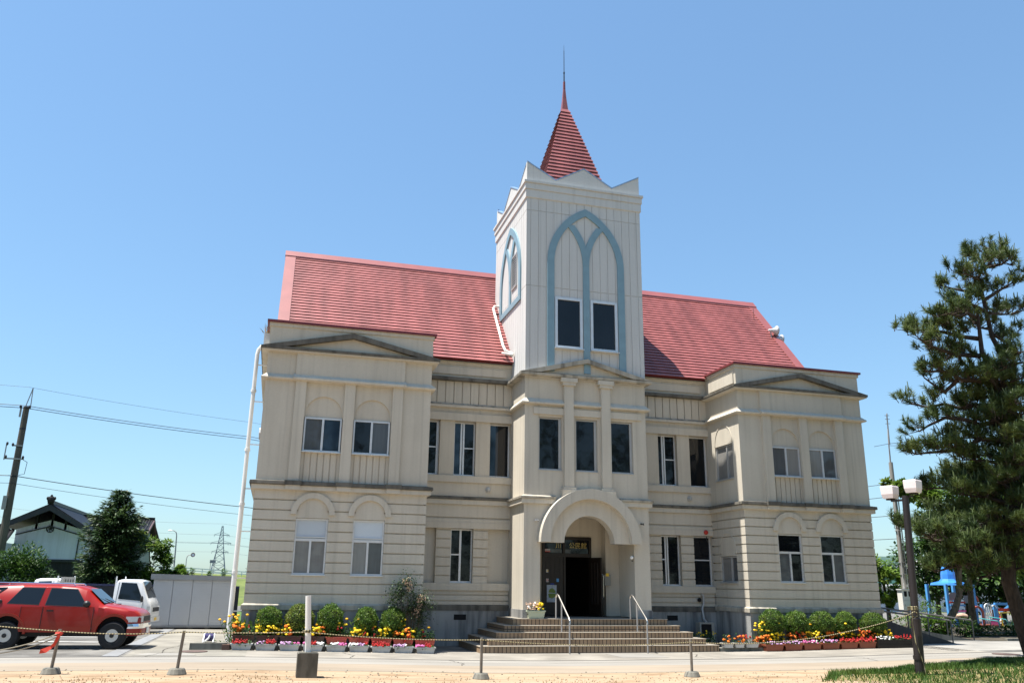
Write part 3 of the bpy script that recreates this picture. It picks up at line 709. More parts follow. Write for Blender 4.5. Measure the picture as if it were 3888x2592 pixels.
# ------------------------------------------------------------------ main roof
YR, ZR, YE, ZE, XR = 7.59, 16.42, 2.42, 10.60, 12.36
mb = MB(); n = 33; sl = Vector((0, YR-YE, ZR-ZE)); nrm = Vector((0, -(ZR-ZE), YR-YE)).normalized()
rr = random.Random(4)
for back_ in (0, 1):
    for k in range(n):
        p = Vector((0,YE,ZE)) + sl*(k/n); q = Vector((0,YE,ZE)) + sl*((k+1)/n)
        d_ = sl.normalized(); lo_ = p - d_*.04 + nrm*.062; hi2 = q + nrm*.018; un = p - d_*.04 + nrm*.050; ub = p + d_*.05 + nrm*.012
        def Y(v): return v.y if not back_ else 2*YR - v.y
        nseg = 9; xs = [-(XR-.45) + 2*(XR-.45)*i/nseg for i in range(nseg+1)]
        for i in range(nseg):
            j = rr.uniform(-.004, .004)
            mb.add([(xs[i],Y(lo_),lo_.z+j),(xs[i+1],Y(lo_),lo_.z+j),(xs[i+1],Y(hi2),hi2.z),(xs[i],Y(hi2),hi2.z),(xs[i],Y(un),un.z),(xs[i+1],Y(un),un.z),(xs[i],Y(ub),ub.z),(xs[i+1],Y(ub),ub.z)], [(0,1,2,3),(4,5,1,0),(6,7,5,4)])
roof = mb.build("roof", M_['roof'], hall)
for s in (-1, 1):
    mb = MB(); x0, x1 = sorted((s*(XR-.46), s*XR))
    for back_ in (0, 1):
        g = (lambda y: y) if not back_ else (lambda y: 2*YR - y)
        a = Vector((0,YE-.05,ZE-.06)); b = Vector((0,YR,ZR))
        A0, A1, B0, B1 = a - nrm*.12, a + nrm*.075, b - nrm*.12, b + nrm*.075
        P = []
        for v in (A0, A1, B1, B0): P += [(x0, g(v.y), v.z), (x1, g(v.y), v.z)]
        mb.add(P, [(0,2,4,6),(1,3,5,7),(0,1,3,2),(2,3,5,4),(4,5,7,6),(6,7,1,0)])
    mb.build("rake_trim", M_['trimred'], roof)
    mb = MB(); x = s*(XR-.25)
    mb.prism([(YE+.2,10.2),(YR,ZR-.25),(2*YR-YE-.2,10.2)], lambda a, b, w: (x+w, a, b), -.1, .1); mb.build("gable_wall", M_['stucco'], hall)
mb = MB(); mb.prism([(7.27,16.14),(7.27,16.23),(7.59,16.58),(7.91,16.23),(7.91,16.14),(7.59,16.49)], lambda a, b, w: (w, a, b), -XR-.02, XR+.02)
mb.build("ridge_cap", M_['trimred'], roof)
mb = MB()
for s in (-1, 1): mb.quad((s*12.3, YE+.1, 10.5), (s*12.3, 2*YR-YE, 10.5), (s*2.6, 2*YR-YE, 10.5), (s*2.6, YE+.1, 10.5))
mb.box(-12.4, 12.4, 2*YR-YE-.3, 2*YR-YE, -.6, 10.6)
mb.build("rear_wall", M_['stucco'], hall)
# small pipes
mb = MB(); mb.tube([(-2.6,5.0,13.95),(-2.82,5.0,13.95),(-2.93,4.85,13.78),(-2.98,2.75,11.42),(-2.95,2.45,11.12),(-2.7,2.3,11.0)], .055, 10)
for t in (.25,.55,.85): mb.cyl((-2.93-.05*t, 4.85-2.1*t-.05, 13.78-2.36*t-.05), (-2.93-.05*t, 4.85-2.1*t+.05, 13.78-2.36*t+.06), .068, .068, 10)
mb.tube([(-3.1,2.5,11.02),(-2.66,2.25,10.92)], [.04,.085], 8)
mb.build("tower_drainpipe", M_['boxcream'], hall)
mb = MB(); px_, py_ = -12.93, 1.35
mb.tube([(-12.62,1.3,10.15),(-12.80,1.32,10.12),(-12.90,py_,9.98),(px_,py_,9.8),(px_,py_,4.2)], .075, 12); mb.cyl((px_,py_,4.25),(px_,py_,-.55),.085,.085,12)
for z in (8.4, 4.25, 1.9, 6.2): mb.cyl((px_,py_,z-.05),(px_,py_,z+.05),.10,.10,12)
for z in (9.4, 8.0, 6.4, 4.8, 3.3, 1.7, .6): mb.cyl((px_,py_,z),(-12.5,py_,z),.022,.022,6)
mb.box(-12.74,-12.5,1.1,1.5,9.95,10.6)
mb.build("drainpipe", M_['pvc'], hall)
mb = MB(); mb.lathe([(.02,0),(.22,.02),(.26,.12),(.2,.2),(.02,.22)], (-12.62,2.2,6.95), 10, 'x'); mb.build("vent_hood", M_['alud'], hall)

# ------------------------------------------------------------------ entrance doors
YD = 2.72; mb = MB(); frd = front(YD)
for a, b, c_, d in ((-1.21,-1.10,.45,3.5),(.80,.90,.45,3.5),(-1.10,.80,3.40,3.5),(-1.10,.80,2.72,2.86),(-.30,-.22,.45,2.72),(-.33,-.23,2.86,3.40)): mb.fbox(frd, a, b, c_, d, -.08, .05)
dframe = mb.build("door_frame", M_['wood'], hall)
mb = MB(); mb.fbox(frd, -1.10, .80, 2.86, 3.40, -.05, -.02); mb.cur = 1
mb.fbox(frd, -.90, -.36, 2.88, 3.02, -.02, -.012); mb.fbox(frd, -.22, .02, 2.87, 3.02, -.02, -.012)
mb.build("transom_glass", [M_['glass'], M_['curtaind']], dframe)
mb = MB(); mb.fbox(frd, -1.10, -.30, .45, 2.72, -.06, .0)
for a, b, c_, d in ((-1.06,-.34,1.95,2.62),(-1.06,-.34,1.2,1.9)): 
    for e in range(4): mb.fbox(frd, a+.01+.19*e, a+.15+.19*e, c_, d, 0, .012)
mb.build("door", M_['wood'], hall)
mb = MB(); mb.add([(.80,2.70,.46),(.98,1.86,.46),(.98,1.86,2.70),(.80,2.70,2.70),(.86,2.71,.46),(1.04,1.87,.46),(1.04,1.87,2.70),(.86,2.71,2.70)], [(0,1,2,3),(7,6,5,4),(0,4,5,1),(1,5,6,2),(2,6,7,3),(3,7,4,0)])
for k in range(3): mb.bar((.83+.045*k,2.5-.21*k,.9),(.83+.045*k,2.5-.21*k,2.5),.03,.1)
dl = mb.build("door", M_['wood'], hall, label="door leaf folded open towards the steps")
mb = MB(); mb.tube([(1.06,1.92,1.15),(1.10,1.90,1.2),(1.10,1.90,2.0),(1.06,1.92,2.05)], .025, 6); mb.build("handle", M_['steel'], dl)
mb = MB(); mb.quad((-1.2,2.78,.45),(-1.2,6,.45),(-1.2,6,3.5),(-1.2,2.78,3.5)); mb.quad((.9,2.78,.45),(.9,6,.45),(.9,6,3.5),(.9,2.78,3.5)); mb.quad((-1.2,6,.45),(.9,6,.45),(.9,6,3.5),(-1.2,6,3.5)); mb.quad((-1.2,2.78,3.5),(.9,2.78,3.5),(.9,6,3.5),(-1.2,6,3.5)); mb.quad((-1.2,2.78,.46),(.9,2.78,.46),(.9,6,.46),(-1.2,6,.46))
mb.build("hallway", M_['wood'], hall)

def text(name, s, size, loc, m, parent, rot=(R(90),0,0), align='CENTER', ext=.006):
    cu = bpy.data.curves.new(name, 'FONT'); cu.body = s; cu.size = size*U; cu.align_x = align; cu.align_y = 'CENTER'; cu.extrude = ext*U
    t = bpy.data.objects.new(name, cu); COL.objects.link(t)
    dg = bpy.context.evaluated_depsgraph_get(); me = bpy.data.meshes.new_from_object(t.evaluated_get(dg))
    COL.objects.unlink(t); bpy.data.objects.remove(t)
    me.materials.clear(); me.materials.append(m)
    o = bpy.data.objects.new(name, me); COL.objects.link(o); o.rotation_euler = rot; o.parent = parent
    g = ORG.get(parent.name, (0,0,0)); o.location = tuple((loc[i]-g[i])*U for i in range(3)); ORG[o.name] = g
    return o
text("door_lettering", "公民館", .26, (.33, YD-.01, 3.16), M_['gold'], dframe)
text("door_lettering", "川", .24, (-.52, YD-.01, 3.14), M_['gold'], dframe)

def card(name, x0, x1, z0, z1, y, m, label, cat="notice", th=.01):
    t = thing(name, ((x0+x1)/2, y, z0), label, cat); mb = MB(); mb.box(x0, x1, y-th, y, z0, z1); mb.build("sheet", m, t); return t
M_['paper'] = mat("paper", (.55,.55,.54), rough=.8)
M_['poster'] = mat("poster_paper", (.50,.54,.60), rough=.6, col2=(.30,.34,.40), nscale=14)
M_['postergreen'] = mat("poster_green", (.10,.20,.035), rough=.6, col2=(.22,.25,.05), nscale=9)
t = card("poster", -1.01, -.60, .96, 1.62, YD-.012, M_['poster'], "pale poster with two green fields on the dark entrance door", "poster")
mb = MB(); mb.prism([(-.95,1.33),(-.88,1.47),(-.78,1.50),(-.70,1.45),(-.64,1.36),(-.66,1.31)], lambda a, b, w: (a, YD-.022-w, b), 0, .003); mb.prism([(-.96,1.29),(-.62,1.29),(-.64,1.18),(-.78,1.10),(-.92,1.13)], lambda a, b, w: (a, YD-.022-w, b), 0, .003)
mb.build("artwork", M_['postergreen'], t)
t = card("aed_sign", -1.10, -.88, 2.90, 3.02, YD-.055, M_['paper'], "white AED sign with a red strip over the entrance door", "sign")
text("lettering", "AED", .085, (-.955, YD-.067, 2.975), M_['black'], t, ext=.002)
mb = MB(); mb.box(-1.10,-.88,YD-.068,YD-.064,2.90,2.935); a = [(-1.055,2.955),(-1.02,2.985),(-1.035,3.0),(-1.055,2.987),(-1.075,3.0),(-1.09,2.985)]; mb.prism(a, lambda u, v, w: (u, YD-.068-w, v), 0, .003); mb.build("red_mark", M_['red'], t)
t = card("no_smoking_sign", -1.04, -.94, 1.73, 1.86, YD-.012, M_['paper'], "small white no smoking sign on the dark door above the poster", "sign")
mb = MB(); mb.strip(arc(-.99,1.80,.032,0,2*math.pi,20), arc(-.99,1.80,.045,0,2*math.pi,20), lambda u, v, w: (u, YD-.022-w, v), 0, .003); mb.bar((-1.02,YD-.024,1.83),(-.96,YD-.024,1.77),.012); mb.build("red_ring", M_['red'], t)
t = card("notice_card", -1.04, -.95, 2.10, 2.22, YD-.012, M_['paper'], "small notice with yellow corner high on the dark entrance door")
mb = MB(); mb.prism([(-1.03,2.14),(-.955,2.21),(-.955,2.14)], lambda u, v, w: (u, YD-.022-w, v), 0, .003); mb.build("artwork", M_['yellow'], t)
card("notice_card", -.60, -.50, 1.74, 1.87, YD-.012, M_['blue'], "light blue notice on the dark entrance door beside the poster")
card("notice_strip", -.86, -.70, 1.635, 1.68, YD-.012, mat("blue_strip", (.03,.06,.30)), "dark blue strip fixed just above the poster on the door")

# =================================================================== GROUND
gb = MB(); gb.quad((-900,-300,-1.25),(900,-300,-1.25),(900,1500,-1.25),(-900,1500,-1.25))
struct(gb.build("ground", mat("distant_land", (.10,.12,.06), rough=.95, noise=.3, nscale=.05)))
struct_as = sheet("asphalt_yard", -70, 80, (-3.7, 62), M_['asphalt'], 0)
M_['road'] = mat("pale_concrete_road", (.235,.222,.20), rough=.9, noise=.14, nscale=.7, nstretch=(.4,1.5,1), bump=.1, bscale=80, spec=.2)
M_['sandroad'] = mat("sandy_road_edge", (.255,.213,.165), rough=.95, noise=.16, nscale=.9, nstretch=(.35,1.6,1), bump=.15, bscale=70, spec=.1)
def sandmat(name, c1, c2, c3):
    m = mat(name, c1, rough=.97, bump=.35, bscale=40, spec=.1); nt = m.node_tree; N = nt.nodes; L = nt.links; b = N["Principled BSDF"]
    tc = [n for n in N if n.type == 'TEX_COORD'][0]
    n1 = N.new("ShaderNodeTexNoise"); n1.inputs['Scale'].default_value = 1.3; n1.inputs['Detail'].default_value = 9; n1.inputs['Roughness'].default_value = .65
    mp = N.new("ShaderNodeMapping"); mp.inputs['Scale'].default_value = (.55, 1.6, 1); L.new(tc.outputs['Object'], mp.inputs[0]); L.new(mp.outputs[0], n1.inputs['Vector'])
    r = N.new("ShaderNodeValToRGB"); E = r.color_ramp.elements; E[0].position = .36; E[1].position = .62; E[0].color = (*c3,1); E[1].color = (*c1,1); e = E.new(.46); e.color = (*c2,1)
    L.new(n1.outputs['Fac'], r.inputs['Fac']); L.new(r.outputs[0], b.inputs['Base Color']); return m
M_['sand'] = sandmat("dry_sand", (.315,.24,.165), (.28,.205,.135), (.205,.14,.085))
M_['turf'] = sandmat("worn_turf", (.20,.155,.075), (.17,.145,.065), (.12,.125,.04))
sheet("road", -70, 80, (-5.55, -3.70), M_['road'], .004)
sheet("sandy_track", -70, 80, (-7.6, -5.55), M_['sandroad'], .008)
sheet("sand", -70, 80, (-48, -7.6), M_['sand'], .012)
sheet("gutter", -70, 80, (-3.78, -3.66), M_['dark'], .006)
sheet("kerb_strip", -70, 80, (-7.66, -7.58), M_['conc'], .016)
def gy(x): return -8.85 + .30*max(0, x-4) - .06*max(0, x-8)**1.0 + .16*math.sin(x*1.9) if x > 3.6 else -8.85 - (3.6-x)*1.1
sheet("turf_patch", 2.6, 40, (lambda x: min(gy(x)-.05, gy(x) - max(0,(x-2.6))*1.6 - .25*abs(math.sin(x*3.1)+.6*math.sin(x*7.3))), gy), M_['turf'], .016, nx=160)
# worn pavement patches of the left yard
M_['oldpave'] = mat("worn_yard_pavement", (.215,.203,.175), rough=.92, noise=.25, nscale=1.2, bump=.2, bscale=70, spec=.2)
sheet("yard_pavement", -15.5, -12.2, (-3.66, 11.5), M_['oldpave'], .004, nx=4)
sheet("forecourt", -12.2, 14.2, (-3.66, -.02), mat("forecourt_tarmac", (.235,.218,.19), rough=.92, noise=.25, nscale=1.0, bump=.25, bscale=80, spec=.2), .006)
sheet("concrete_apron", 13.2, 60, (lambda x: -3.0 if x < 17 else -3.2, lambda x: 1.6 if x > 16 else -1.0 + (x-13.2)*.9), M_['pave'], .006)
sheet("gutter_strip", -16.05, -15.62, (-3.6, 11), mat("grating_steel",(.20,.205,.21),rough=.6,noise=.2,nscale=6), .010, nx=2)
for y0, x1 in ((-.75, -16.2), (2.1, -17.0), (4.9, -17.7)):
    mb = MB(); mb.quad((-40, y0+4.2, zg(-30)+.02), (x1, y0, zg(x1)+.02), (x1+.03, y0+.16, zg(x1)+.02), (-40, y0+4.36, zg(-30)+.02)); struct(mb.build("parking_line", M_['line']))
mb = MB(); mb.quad((-15.3,-3.3,zg(-15)+.012),(-13.55,-3.3,zg(-13.5)+.012),(-13.9,-2.5,zg(-13.9)+.012),(-15.0,-2.5,zg(-15)+.012)); struct(mb.build("pale_patch", M_['pave']))
sheet("tactile_strip", -.15, 1.55, (-2.9, -1.35), M_['pave'], .012, nx=2)
t = thing("manhole_cover", (-13.75,-1.9,zg(-13.75)), "round rusty manhole cover in the yard left of the flower troughs", "manhole cover")
mb = MB(); mb.lathe([(.01,.0),(.40,.0),(.40,.022),(.36,.024),(.01,.022)], (-13.75,-1.9,zg(-13.75)), 24); mb.build("lid", mat("rusty_iron", (.10,.065,.055), rough=.8, noise=.3, nscale=12), t)
t = thing("manhole_cover", (13.9,-4.6,zg(13.9)), "thin dark manhole cover in the pale road right of the lamp post", "manhole cover")
mb = MB(); mb.lathe([(.01,0),(.45,0),(.45,.02),(.01,.02)], (13.9,-4.6,zg(13.9)), 24); mb.build("lid", bpy.data.materials["rusty_iron"], t)

# grass: blades on the turf, dry tufts on the sand
def blades(name, n, spot, m, hmin, hmax, seed):
    r = random.Random(seed); mb = MB()
    for _ in range(n):
        x, y = spot(r); z = zg(x) + .012; h = r.uniform(hmin, hmax); a = r.uniform(0, 6.28); lx, ly = math.cos(a)*h*.45, math.sin(a)*h*.45; w = .010 + h*.05
        b = r.uniform(0, 3.14); wx, wy = math.cos(b)*w, math.sin(b)*w
        mb.add([(x-wx,y-wy,z),(x+wx,y+wy,z),(x+lx,y+ly,z+h)], [(0,1,2)])
    return stuff(mb.build(name, m))
def on_turf(r):
    while True:
        x = r.uniform(2.2, 14.5); y = r.uniform(-12.6, -5.8)
        lim = gy(x)
        if y < lim and r.random() < max(.05, 1 - (lim - y)/(.55 + .13*max(0, x-4)))*min(1,max(.1,(x-2.2)/2.5)): return x, y
M_['blade'] = leafmat("grass_blades", [(.025,.065,.010), (.06,.12,.02), (.11,.16,.035)], trans=.3, scale=1.2)
M_['straw'] = leafmat("dry_grass", [(.22,.15,.07), (.34,.25,.13)], trans=.15, scale=1.5)
blades("grass", 24000, on_turf, M_['blade'], .05, .17, 3)
def on_sand(r):
    while True:
        x = r.uniform(-18, 6); y = r.uniform(-11.8, -8.9)
        v = math.sin(x*1.7+y)*.5 + math.sin(x*.6-y*2.3)*.5 + (-9.6-y)*.5
        if r.random() < .12 + .5*max(0, v): return x, y
blades("dry_grass", 2600, on_sand, M_['straw'], .012, .055, 5)

mb = MB(); r = random.Random(31)
for _ in range(700):
    x = r.uniform(-18, 9); y = r.uniform(-12, -7.4); q = r.uniform(.008,.028); mb.blob((x,y,zg(x)+.012+q*.3),(q,q*r.uniform(.7,1.2),q*.6),5,4)
stuff(mb.build("gravel", mat("pale_pebbles",(.28,.24,.18),rough=.9,noise=.4,nscale=3)))
mb = MB()
for pts in ([(-15.4,-2.2),(-14.6,-2.35),(-13.9,-1.7),(-12.4,-1.9)],[(-14.9,-3.6),(-14.6,-2.4),(-14.7,-.8),(-14.2,1.5)],[(-15.5,3.5),(-14.4,3.2),(-12.9,3.6)],[(-9.2,-3.6),(-9.0,-2.7),(-9.3,-1.6)],[(2.8,-3.6),(2.6,-2.8),(3.1,-1.9),(2.9,-1.2)],[(-30,-4.6),(-18,-4.55),(-9,-4.63),(3,-4.57),(12,-4.62),(30,-4.6)],[(-6.2,-5.5),(-6.0,-4.8),(-6.3,-3.75)],[(7.8,-5.5),(8.1,-4.4),(7.9,-3.75)]):
    P = []
    for i in range(len(pts)-1):
        for k in range(8): a = k/8; x = pts[i][0]+(pts[i+1][0]-pts[i][0])*a+r.gauss(0,.02); y = pts[i][1]+(pts[i+1][1]-pts[i][1])*a+r.gauss(0,.02); P.append((x,y))
    for (x0,y0),(x1,y1) in zip(P,P[1:]):
        d = Vector((-(y1-y0),x1-x0)).normalized()*.011; mb.add([(x0-d.x,y0-d.y,zg(x0)+.013),(x1-d.x,y1-d.y,zg(x1)+.013),(x1+d.x,y1+d.y,zg(x1)+.013),(x0+d.x,y0+d.y,zg(x0)+.013)],[(0,1,2,3)])
struct(mb.build("pavement_cracks", mat("crack_dirt",(.05,.045,.04),rough=1)))
# =================================================================== ENTRANCE STEPS
def tilemat():
    m = mat("brown_step_tiles", (.22,.15,.095), rough=.6, spec=.3); nt = m.node_tree; N = nt.nodes; L = nt.links; b = N["Principled BSDF"]
    tc = [n for n in N if n.type == 'TEX_COORD'][0]; sx = N.new("ShaderNodeSeparateXYZ"); L.new(tc.outputs['Object'], sx.inputs[0])
    ad = N.new("ShaderNodeMath"); ad.operation = 'ADD'; L.new(sx.outputs['X'], ad.inputs[0]); L.new(sx.outputs['Y'], ad.inputs[1])
    cb = N.new("ShaderNodeCombineXYZ"); L.new(ad.outputs[0], cb.inputs['X']); L.new(sx.outputs['Z'], cb.inputs['Y'])
    br = N.new("ShaderNodeTexBrick"); br.offset = 0; br.inputs['Scale'].default_value = 1; br.inputs['Brick Width'].default_value = .118; br.inputs['Row Height'].default_value = .6
    br.inputs['Mortar Size'].default_value = .013; br.inputs['Color1'].default_value = (.34,.235,.145,1); br.inputs['Color2'].default_value = (.27,.18,.11,1); br.inputs['Mortar'].default_value = (.06,.045,.035,1)
    L.new(cb.outputs[0], br.inputs['Vector']); L.new(br.outputs['Color'], b.inputs['Base Color']); return m
M_['steptile'] = tilemat(); M_['tread'] = mat("step_tread", (.25,.225,.19), rough=.8, noise=.2, nscale=3); M_['nose'] = mat("pale_step_nosing", (.42,.36,.28), rough=.6, noise=.15, nscale=5)
steps = thing("entrance_steps", (0,-.2,-.68), "broad brown tiled steps with pale nosings leading up to the arched porch", "steps")
for k, (hx, yf, zt, zb) in enumerate(((3.1,.35,.42,.2),(3.47,.03,.20,-.02),(3.84,-.28,-.02,-.23),(4.21,-.58,-.23,-.44),(4.58,-.88,-.44,-.90))):
    mb = MB(); mb.box(-hx+.02, hx-.02, yf+.02, 2.64, zb-.01, zt-.022); mb.cur = 1; mb.box(-hx, hx, yf, 2.63, zt-.021, zt-.003); mb.cur = 2; mb.box(-hx+.05, hx-.05, yf+.06, 2.62, zt-.02, zt)
    mb.build("step", [M_['steptile'], M_['nose'], M_['tread']], steps)
for x, side in ((-1.47,'left'), (1.48,'right')):
    t = thing("handrail", (x,-.5,-.6), "thin steel handrail on the steps in front of the " + ("door poster" if x < 0 else "plastered porch wall"), "handrail", "handrails of the entrance steps")
    mb = MB(); mb.tube([(x,.16,1.18),(x,.10,1.27),(x+.01,.02,1.28),(x+.02,-.08,1.24),(x+.03,-1.18,.50),(x+.03,-1.26,.42),(x+.03,-1.28,.30)], .032, 8); mb.build("rail", M_['steel'], t)
    for y, a, b in ((.16,.42,1.2),(-.42,.0,1.02),(-1.28,-.72,.34)):
        mb = MB(); mb.cyl((x+.02 if y < 0 else x,y,a),(x+.02 if y < 0 else x,y,b),.028,.028,8); mb.build("post", M_['lead'], t)

# =================================================================== FLOWERS
def planter(name, x0, x1, y, z, h, dep, potm, flowers, label, group, cat="flower trough", bloom=None, fol=70, fh=.14, wide=False, seed=0):
    """tapered trough with rim, earth, leaves and blossoms. flowers: [(key, count, (a,b))] as fractions of the length"""
    r = random.Random(seed*77+5); xm = (x0+x1)/2
    t = thing(name, (xm, y+dep/2, z), label, cat, group)
    mb = MB(); i = .05 if not wide else .0
    P = [(x0+i,y+.03,z),(x1-i,y+.03,z),(x1-i,y+dep-.03,z),(x0+i,y+dep-.03,z),(x0,y,z+h),(x1,y,z+h),(x1,y+dep,z+h),(x0,y+dep,z+h)]
    mb.add(P, [(0,3,2,1),(0,1,5,4),(1,2,6,5),(2,3,7,6),(3,0,4,7)])
    e = .018
    for a in ((x0-e,x1+e,y-e,y+.02),(x0-e,x1+e,y+dep-.02,y+dep+e),(x0-e,x0+.02,y+.021,y+dep-.021),(x1-.02,x1+e,y+.021,y+dep-.021)): mb.box(a[0],a[1],a[2],a[3],z+h-.035,z+h+.006)
    if wide:
        for q in (.33,.66): mb.box(x0-.012,x1+.012,y-.012,y+.01,z+h*q-.03,z+h*q+.03)
    mb.build("trough", potm, t)
    mb = MB(); mb.box(x0+.02,x1-.02,y+.02,y+dep-.02,z+h*.5,z+h-.03); mb.build("earth", M_['soil'], t)
    mb = MB()
    for _ in range(fol):
        c = Vector((r.uniform(x0+.02,x1-.02), r.uniform(y-.02,y+dep), z+h-.03+abs(r.gauss(0,.5))*fh)); c.z = min(c.z, z+h+fh)
        d = Vector((r.gauss(0,1), r.gauss(-.3,1), r.gauss(.5,.6))); mb.leaf(c, d, (0,0,1), r.uniform(.06,.12), r.uniform(.03,.055))
    mb.build("leaves", M_['plant'], t)
    for key, cnt, (a, b) in flowers:
        mb = MB(); sz = {'yel':.056,'org':.058,'deep':.052}.get(key, .036)
        for _ in range(int(cnt*1.6)):
            c = (x0 + (x1-x0)*r.uniform(a,b), r.uniform(y-.04,y+dep-.02), z+h+fh*r.uniform(.15,1.1))
            q = sz*r.uniform(.75,1.2); mb.blob(c, (q,q,q*r.uniform(.55,.9)), 6, 4)
            if key in ('redf','deep') and r.random() < .5: mb.blob((c[0],c[1],c[2]+q*1.3), (q*.6,q*.6,q*1.2), 5, 4)
        mb.build("blossoms", M_[key], t)
    return t
F1 = [[('redf',16,(.05,.75))],[('mauve',8,(.1,.45)),('redf',14,(.5,.95))],[('mauve',18,(.05,.6)),('pink',5,(.6,1))],[('pink',8,(0,.25)),('redf',12,(.3,.65)),('wht',14,(.65,1))],
      [('wht',12,(.25,.6)),('pink',12,(.6,1))],[('wht',16,(0,.45)),('mauve',12,(.45,.8)),('redf',4,(.8,1))],[('redf',30,(0,.9))],[('mauve',20,(0,.6)),('wht',6,(.2,.7))],[('pink',18,(0,.45)),('redf',9,(.5,.9))]]
D1 = ["red flowers, first of the pale row","mauve flowers at one end and red at the other","pale mauve flowers along most of it","pink, red and white flowers, beside the white marker post","white then pink flowers",
      "white then mauve flowers","a dense row of red flowers","mauve flowers under a red stake","bright pink and red flowers, nearest the steps"]
for k in range(9):
    x0 = -12.72 + .735*k; planter("flower_trough", x0, x0+.64, -1.32, zg(x0+.3)+.006, .19, .26, M_['greypot'], F1[k], "pale grey trough with " + D1[k], "pale flower troughs in front of the left wing", fol=90, fh=.07, seed=k)
kb = thing("planter_kerb", (-9.4,-.75,-.6), "low weathered concrete kerb carrying the back row of troughs at the left wing", "kerb")
mb = MB()
for k in range(9): x0 = -12.95 + .74*k; mb.box(x0, x0+.739, -1.02, -.50, -1.0, zg(x0+.4)+.19)
mb.build("kerb_stones", M_['conc'], kb)
B1 = [[('org',7,(0,.5)),('redf',2,(.6,.8))],[('yel',26,(0,1))],[('org',5,(.1,.5)),('yel',8,(.1,.6))],[('yel',22,(.0,.9)),('org',8,(.5,1))],[('redf',6,(.1,.8))],[('yel',14,(.1,.9))],[('redf',4,(0,.4)),('yel',10,(.3,1))],[('org',12,(0,.9)),('yel',5,(.4,1))],[('redf',2,(.3,.7))]]
D2 = ["dark brown trough with a few orange heads, at the drainpipe end","dark brown trough packed with yellow marigolds","dark brown trough of mostly dark leaves left of the marker post","dark brown trough of yellow marigolds right of the marker post",
      "red plastic trough with a few tiny red flowers","red plastic trough with loose yellow marigolds","red plastic trough with yellow heads at one end","red plastic trough with orange marigolds","red plastic trough of leaves, last of the back row towards the steps"]
for k in range(9):
    x0 = -12.72 + .735*k; planter("flower_trough", x0, x0+.69, -.98, zg(x0+.3)+.19, .25, .28, M_['brownpot'] if k < 4 else M_['redpot'], B1[k], D2[k], "back row of flower troughs at the left wing", fol=330, fh=.27, seed=20+k)
    
for k, x in enumerate((-8.6, -7.1)):
    t = thing("garden_stake", (x, -1.0, zg(x)+.30), "red plastic stake leaning between the troughs, " + ("nearer the marker post" if k == 0 else "nearer the steps"), "stake"); mb = MB(); mb.bar((x-.12,-1.02,zg(x)+.32),(x+.10,-1.02,zg(x)+.62),.075,.03); mb.build("stake_body", M_['red'], t)
# tall yellow daisies behind the troughs
DA = [(-12.55,.42,18,"at the corner beside the drainpipe"),(-11.6,.30,9,"under the first clipped bush"),(-10.5,.24,14,"between the first two bushes, left of the marker post"),(-9.55,.26,16,"right of the marker post"),(-8.55,.42,11,"between the third and fourth bushes"),(-7.6,.28,18,"in front of the fifth bush"),(-6.9,.2,9,"below the flowering nandina"),
      (6.75,.30,34,"at the sunlit corner of the right wing"),(8.9,.25,9,"between the second and third bushes of the right wing"),(10.2,.22,8,"in front of the fourth bush of the right wing")]
for k, (x, top, n, where) in enumerate(DA):
    r = random.Random(200+k); t = thing("daisy_clump", (x,-.62,zg(x)+.05), "clump of tall orange yellow daisies " + where, "flower clump", "daisy clumps along the facade")
    lf = MB(); bl = MB(); z0 = zg(x)+.1
    for _ in range(420 if k in (0,4,7) else 220):
        c = (x+r.gauss(0,.22), -.62+r.gauss(0,.09), r.uniform(z0, top-.12)); lf.leaf(c, (r.gauss(0,.6),r.gauss(-.2,.5),r.uniform(.4,1.2)), (0,1,0), r.uniform(.10,.2), r.uniform(.018,.035))
    for _ in range(n):
        p = (x+r.gauss(0,.26), -.68+r.gauss(0,.1), top + r.uniform(-.28,.14)); lf.cyl((x+(p[0]-x)*.5,-.6,z0), p, .008, .005, 4); bl.blob(p, (.052,.052,.036), 7, 4)
    lf.build("leaves", M_['stemgreen'], t); bl.build("blossoms", M_['deep'] if k % 2 == 0 else M_['yel'], t)

# right wing: white troughs, terracotta troughs, timber box, back row
RX = [(4.70,5.12),(5.16,5.58),(5.62,6.18)]
for k, (a, b) in enumerate(RX):
    planter("flower_trough", a, b, -.98, zg(a)+.14, .17, .26, M_['greypot'], [[('org',4,(.3,1))],[('org',5,(0,1)),('redf',3,(.3,1))],[('redf',7,(0,1))]][k], "white trough on the kerb end by the steps, " + ["half in the shade of the recess","middle of the three","nearest the sunlit corner"][k], "white flower troughs at the right wing", fol=70, fh=.26, seed=60+k)
planter("flower_pot", 6.16, 6.42, -.86, zg(6.3)+.08, .2, .24, M_['terra'], [('org',6,(0,1))], "small terracotta pot squeezed between white and terracotta troughs", None, cat="flower pot", fol=40, fh=.2, seed=66)
F3 = [[('mauve',12,(0,.9))],[('mauve',16,(.0,.95))],[('pink',20,(0,.8)),('wht',8,(.55,.9))],[('mauve',20,(0,.9)),('pink',6,(.2,.8))],[('redf',26,(0,1))],[('redf',40,(0,1))]]
D3 = ["sparse mauve flowers","mauve flowers spilling over the front","bright pink flowers with a white patch","mauve and pink flowers","dark red flowers","a thick mass of bright red flowers beside the timber box"]
for k in range(6):
    x0 = 6.34 + .815*k; planter("flower_trough", x0, x0+.755, -1.18, zg(x0+.4)+.006, .24, .28, M_['terra'], F3[k], "terracotta trough with " + D3[k], "terracotta flower troughs at the right wing", fol=110, fh=.10, seed=70+k)
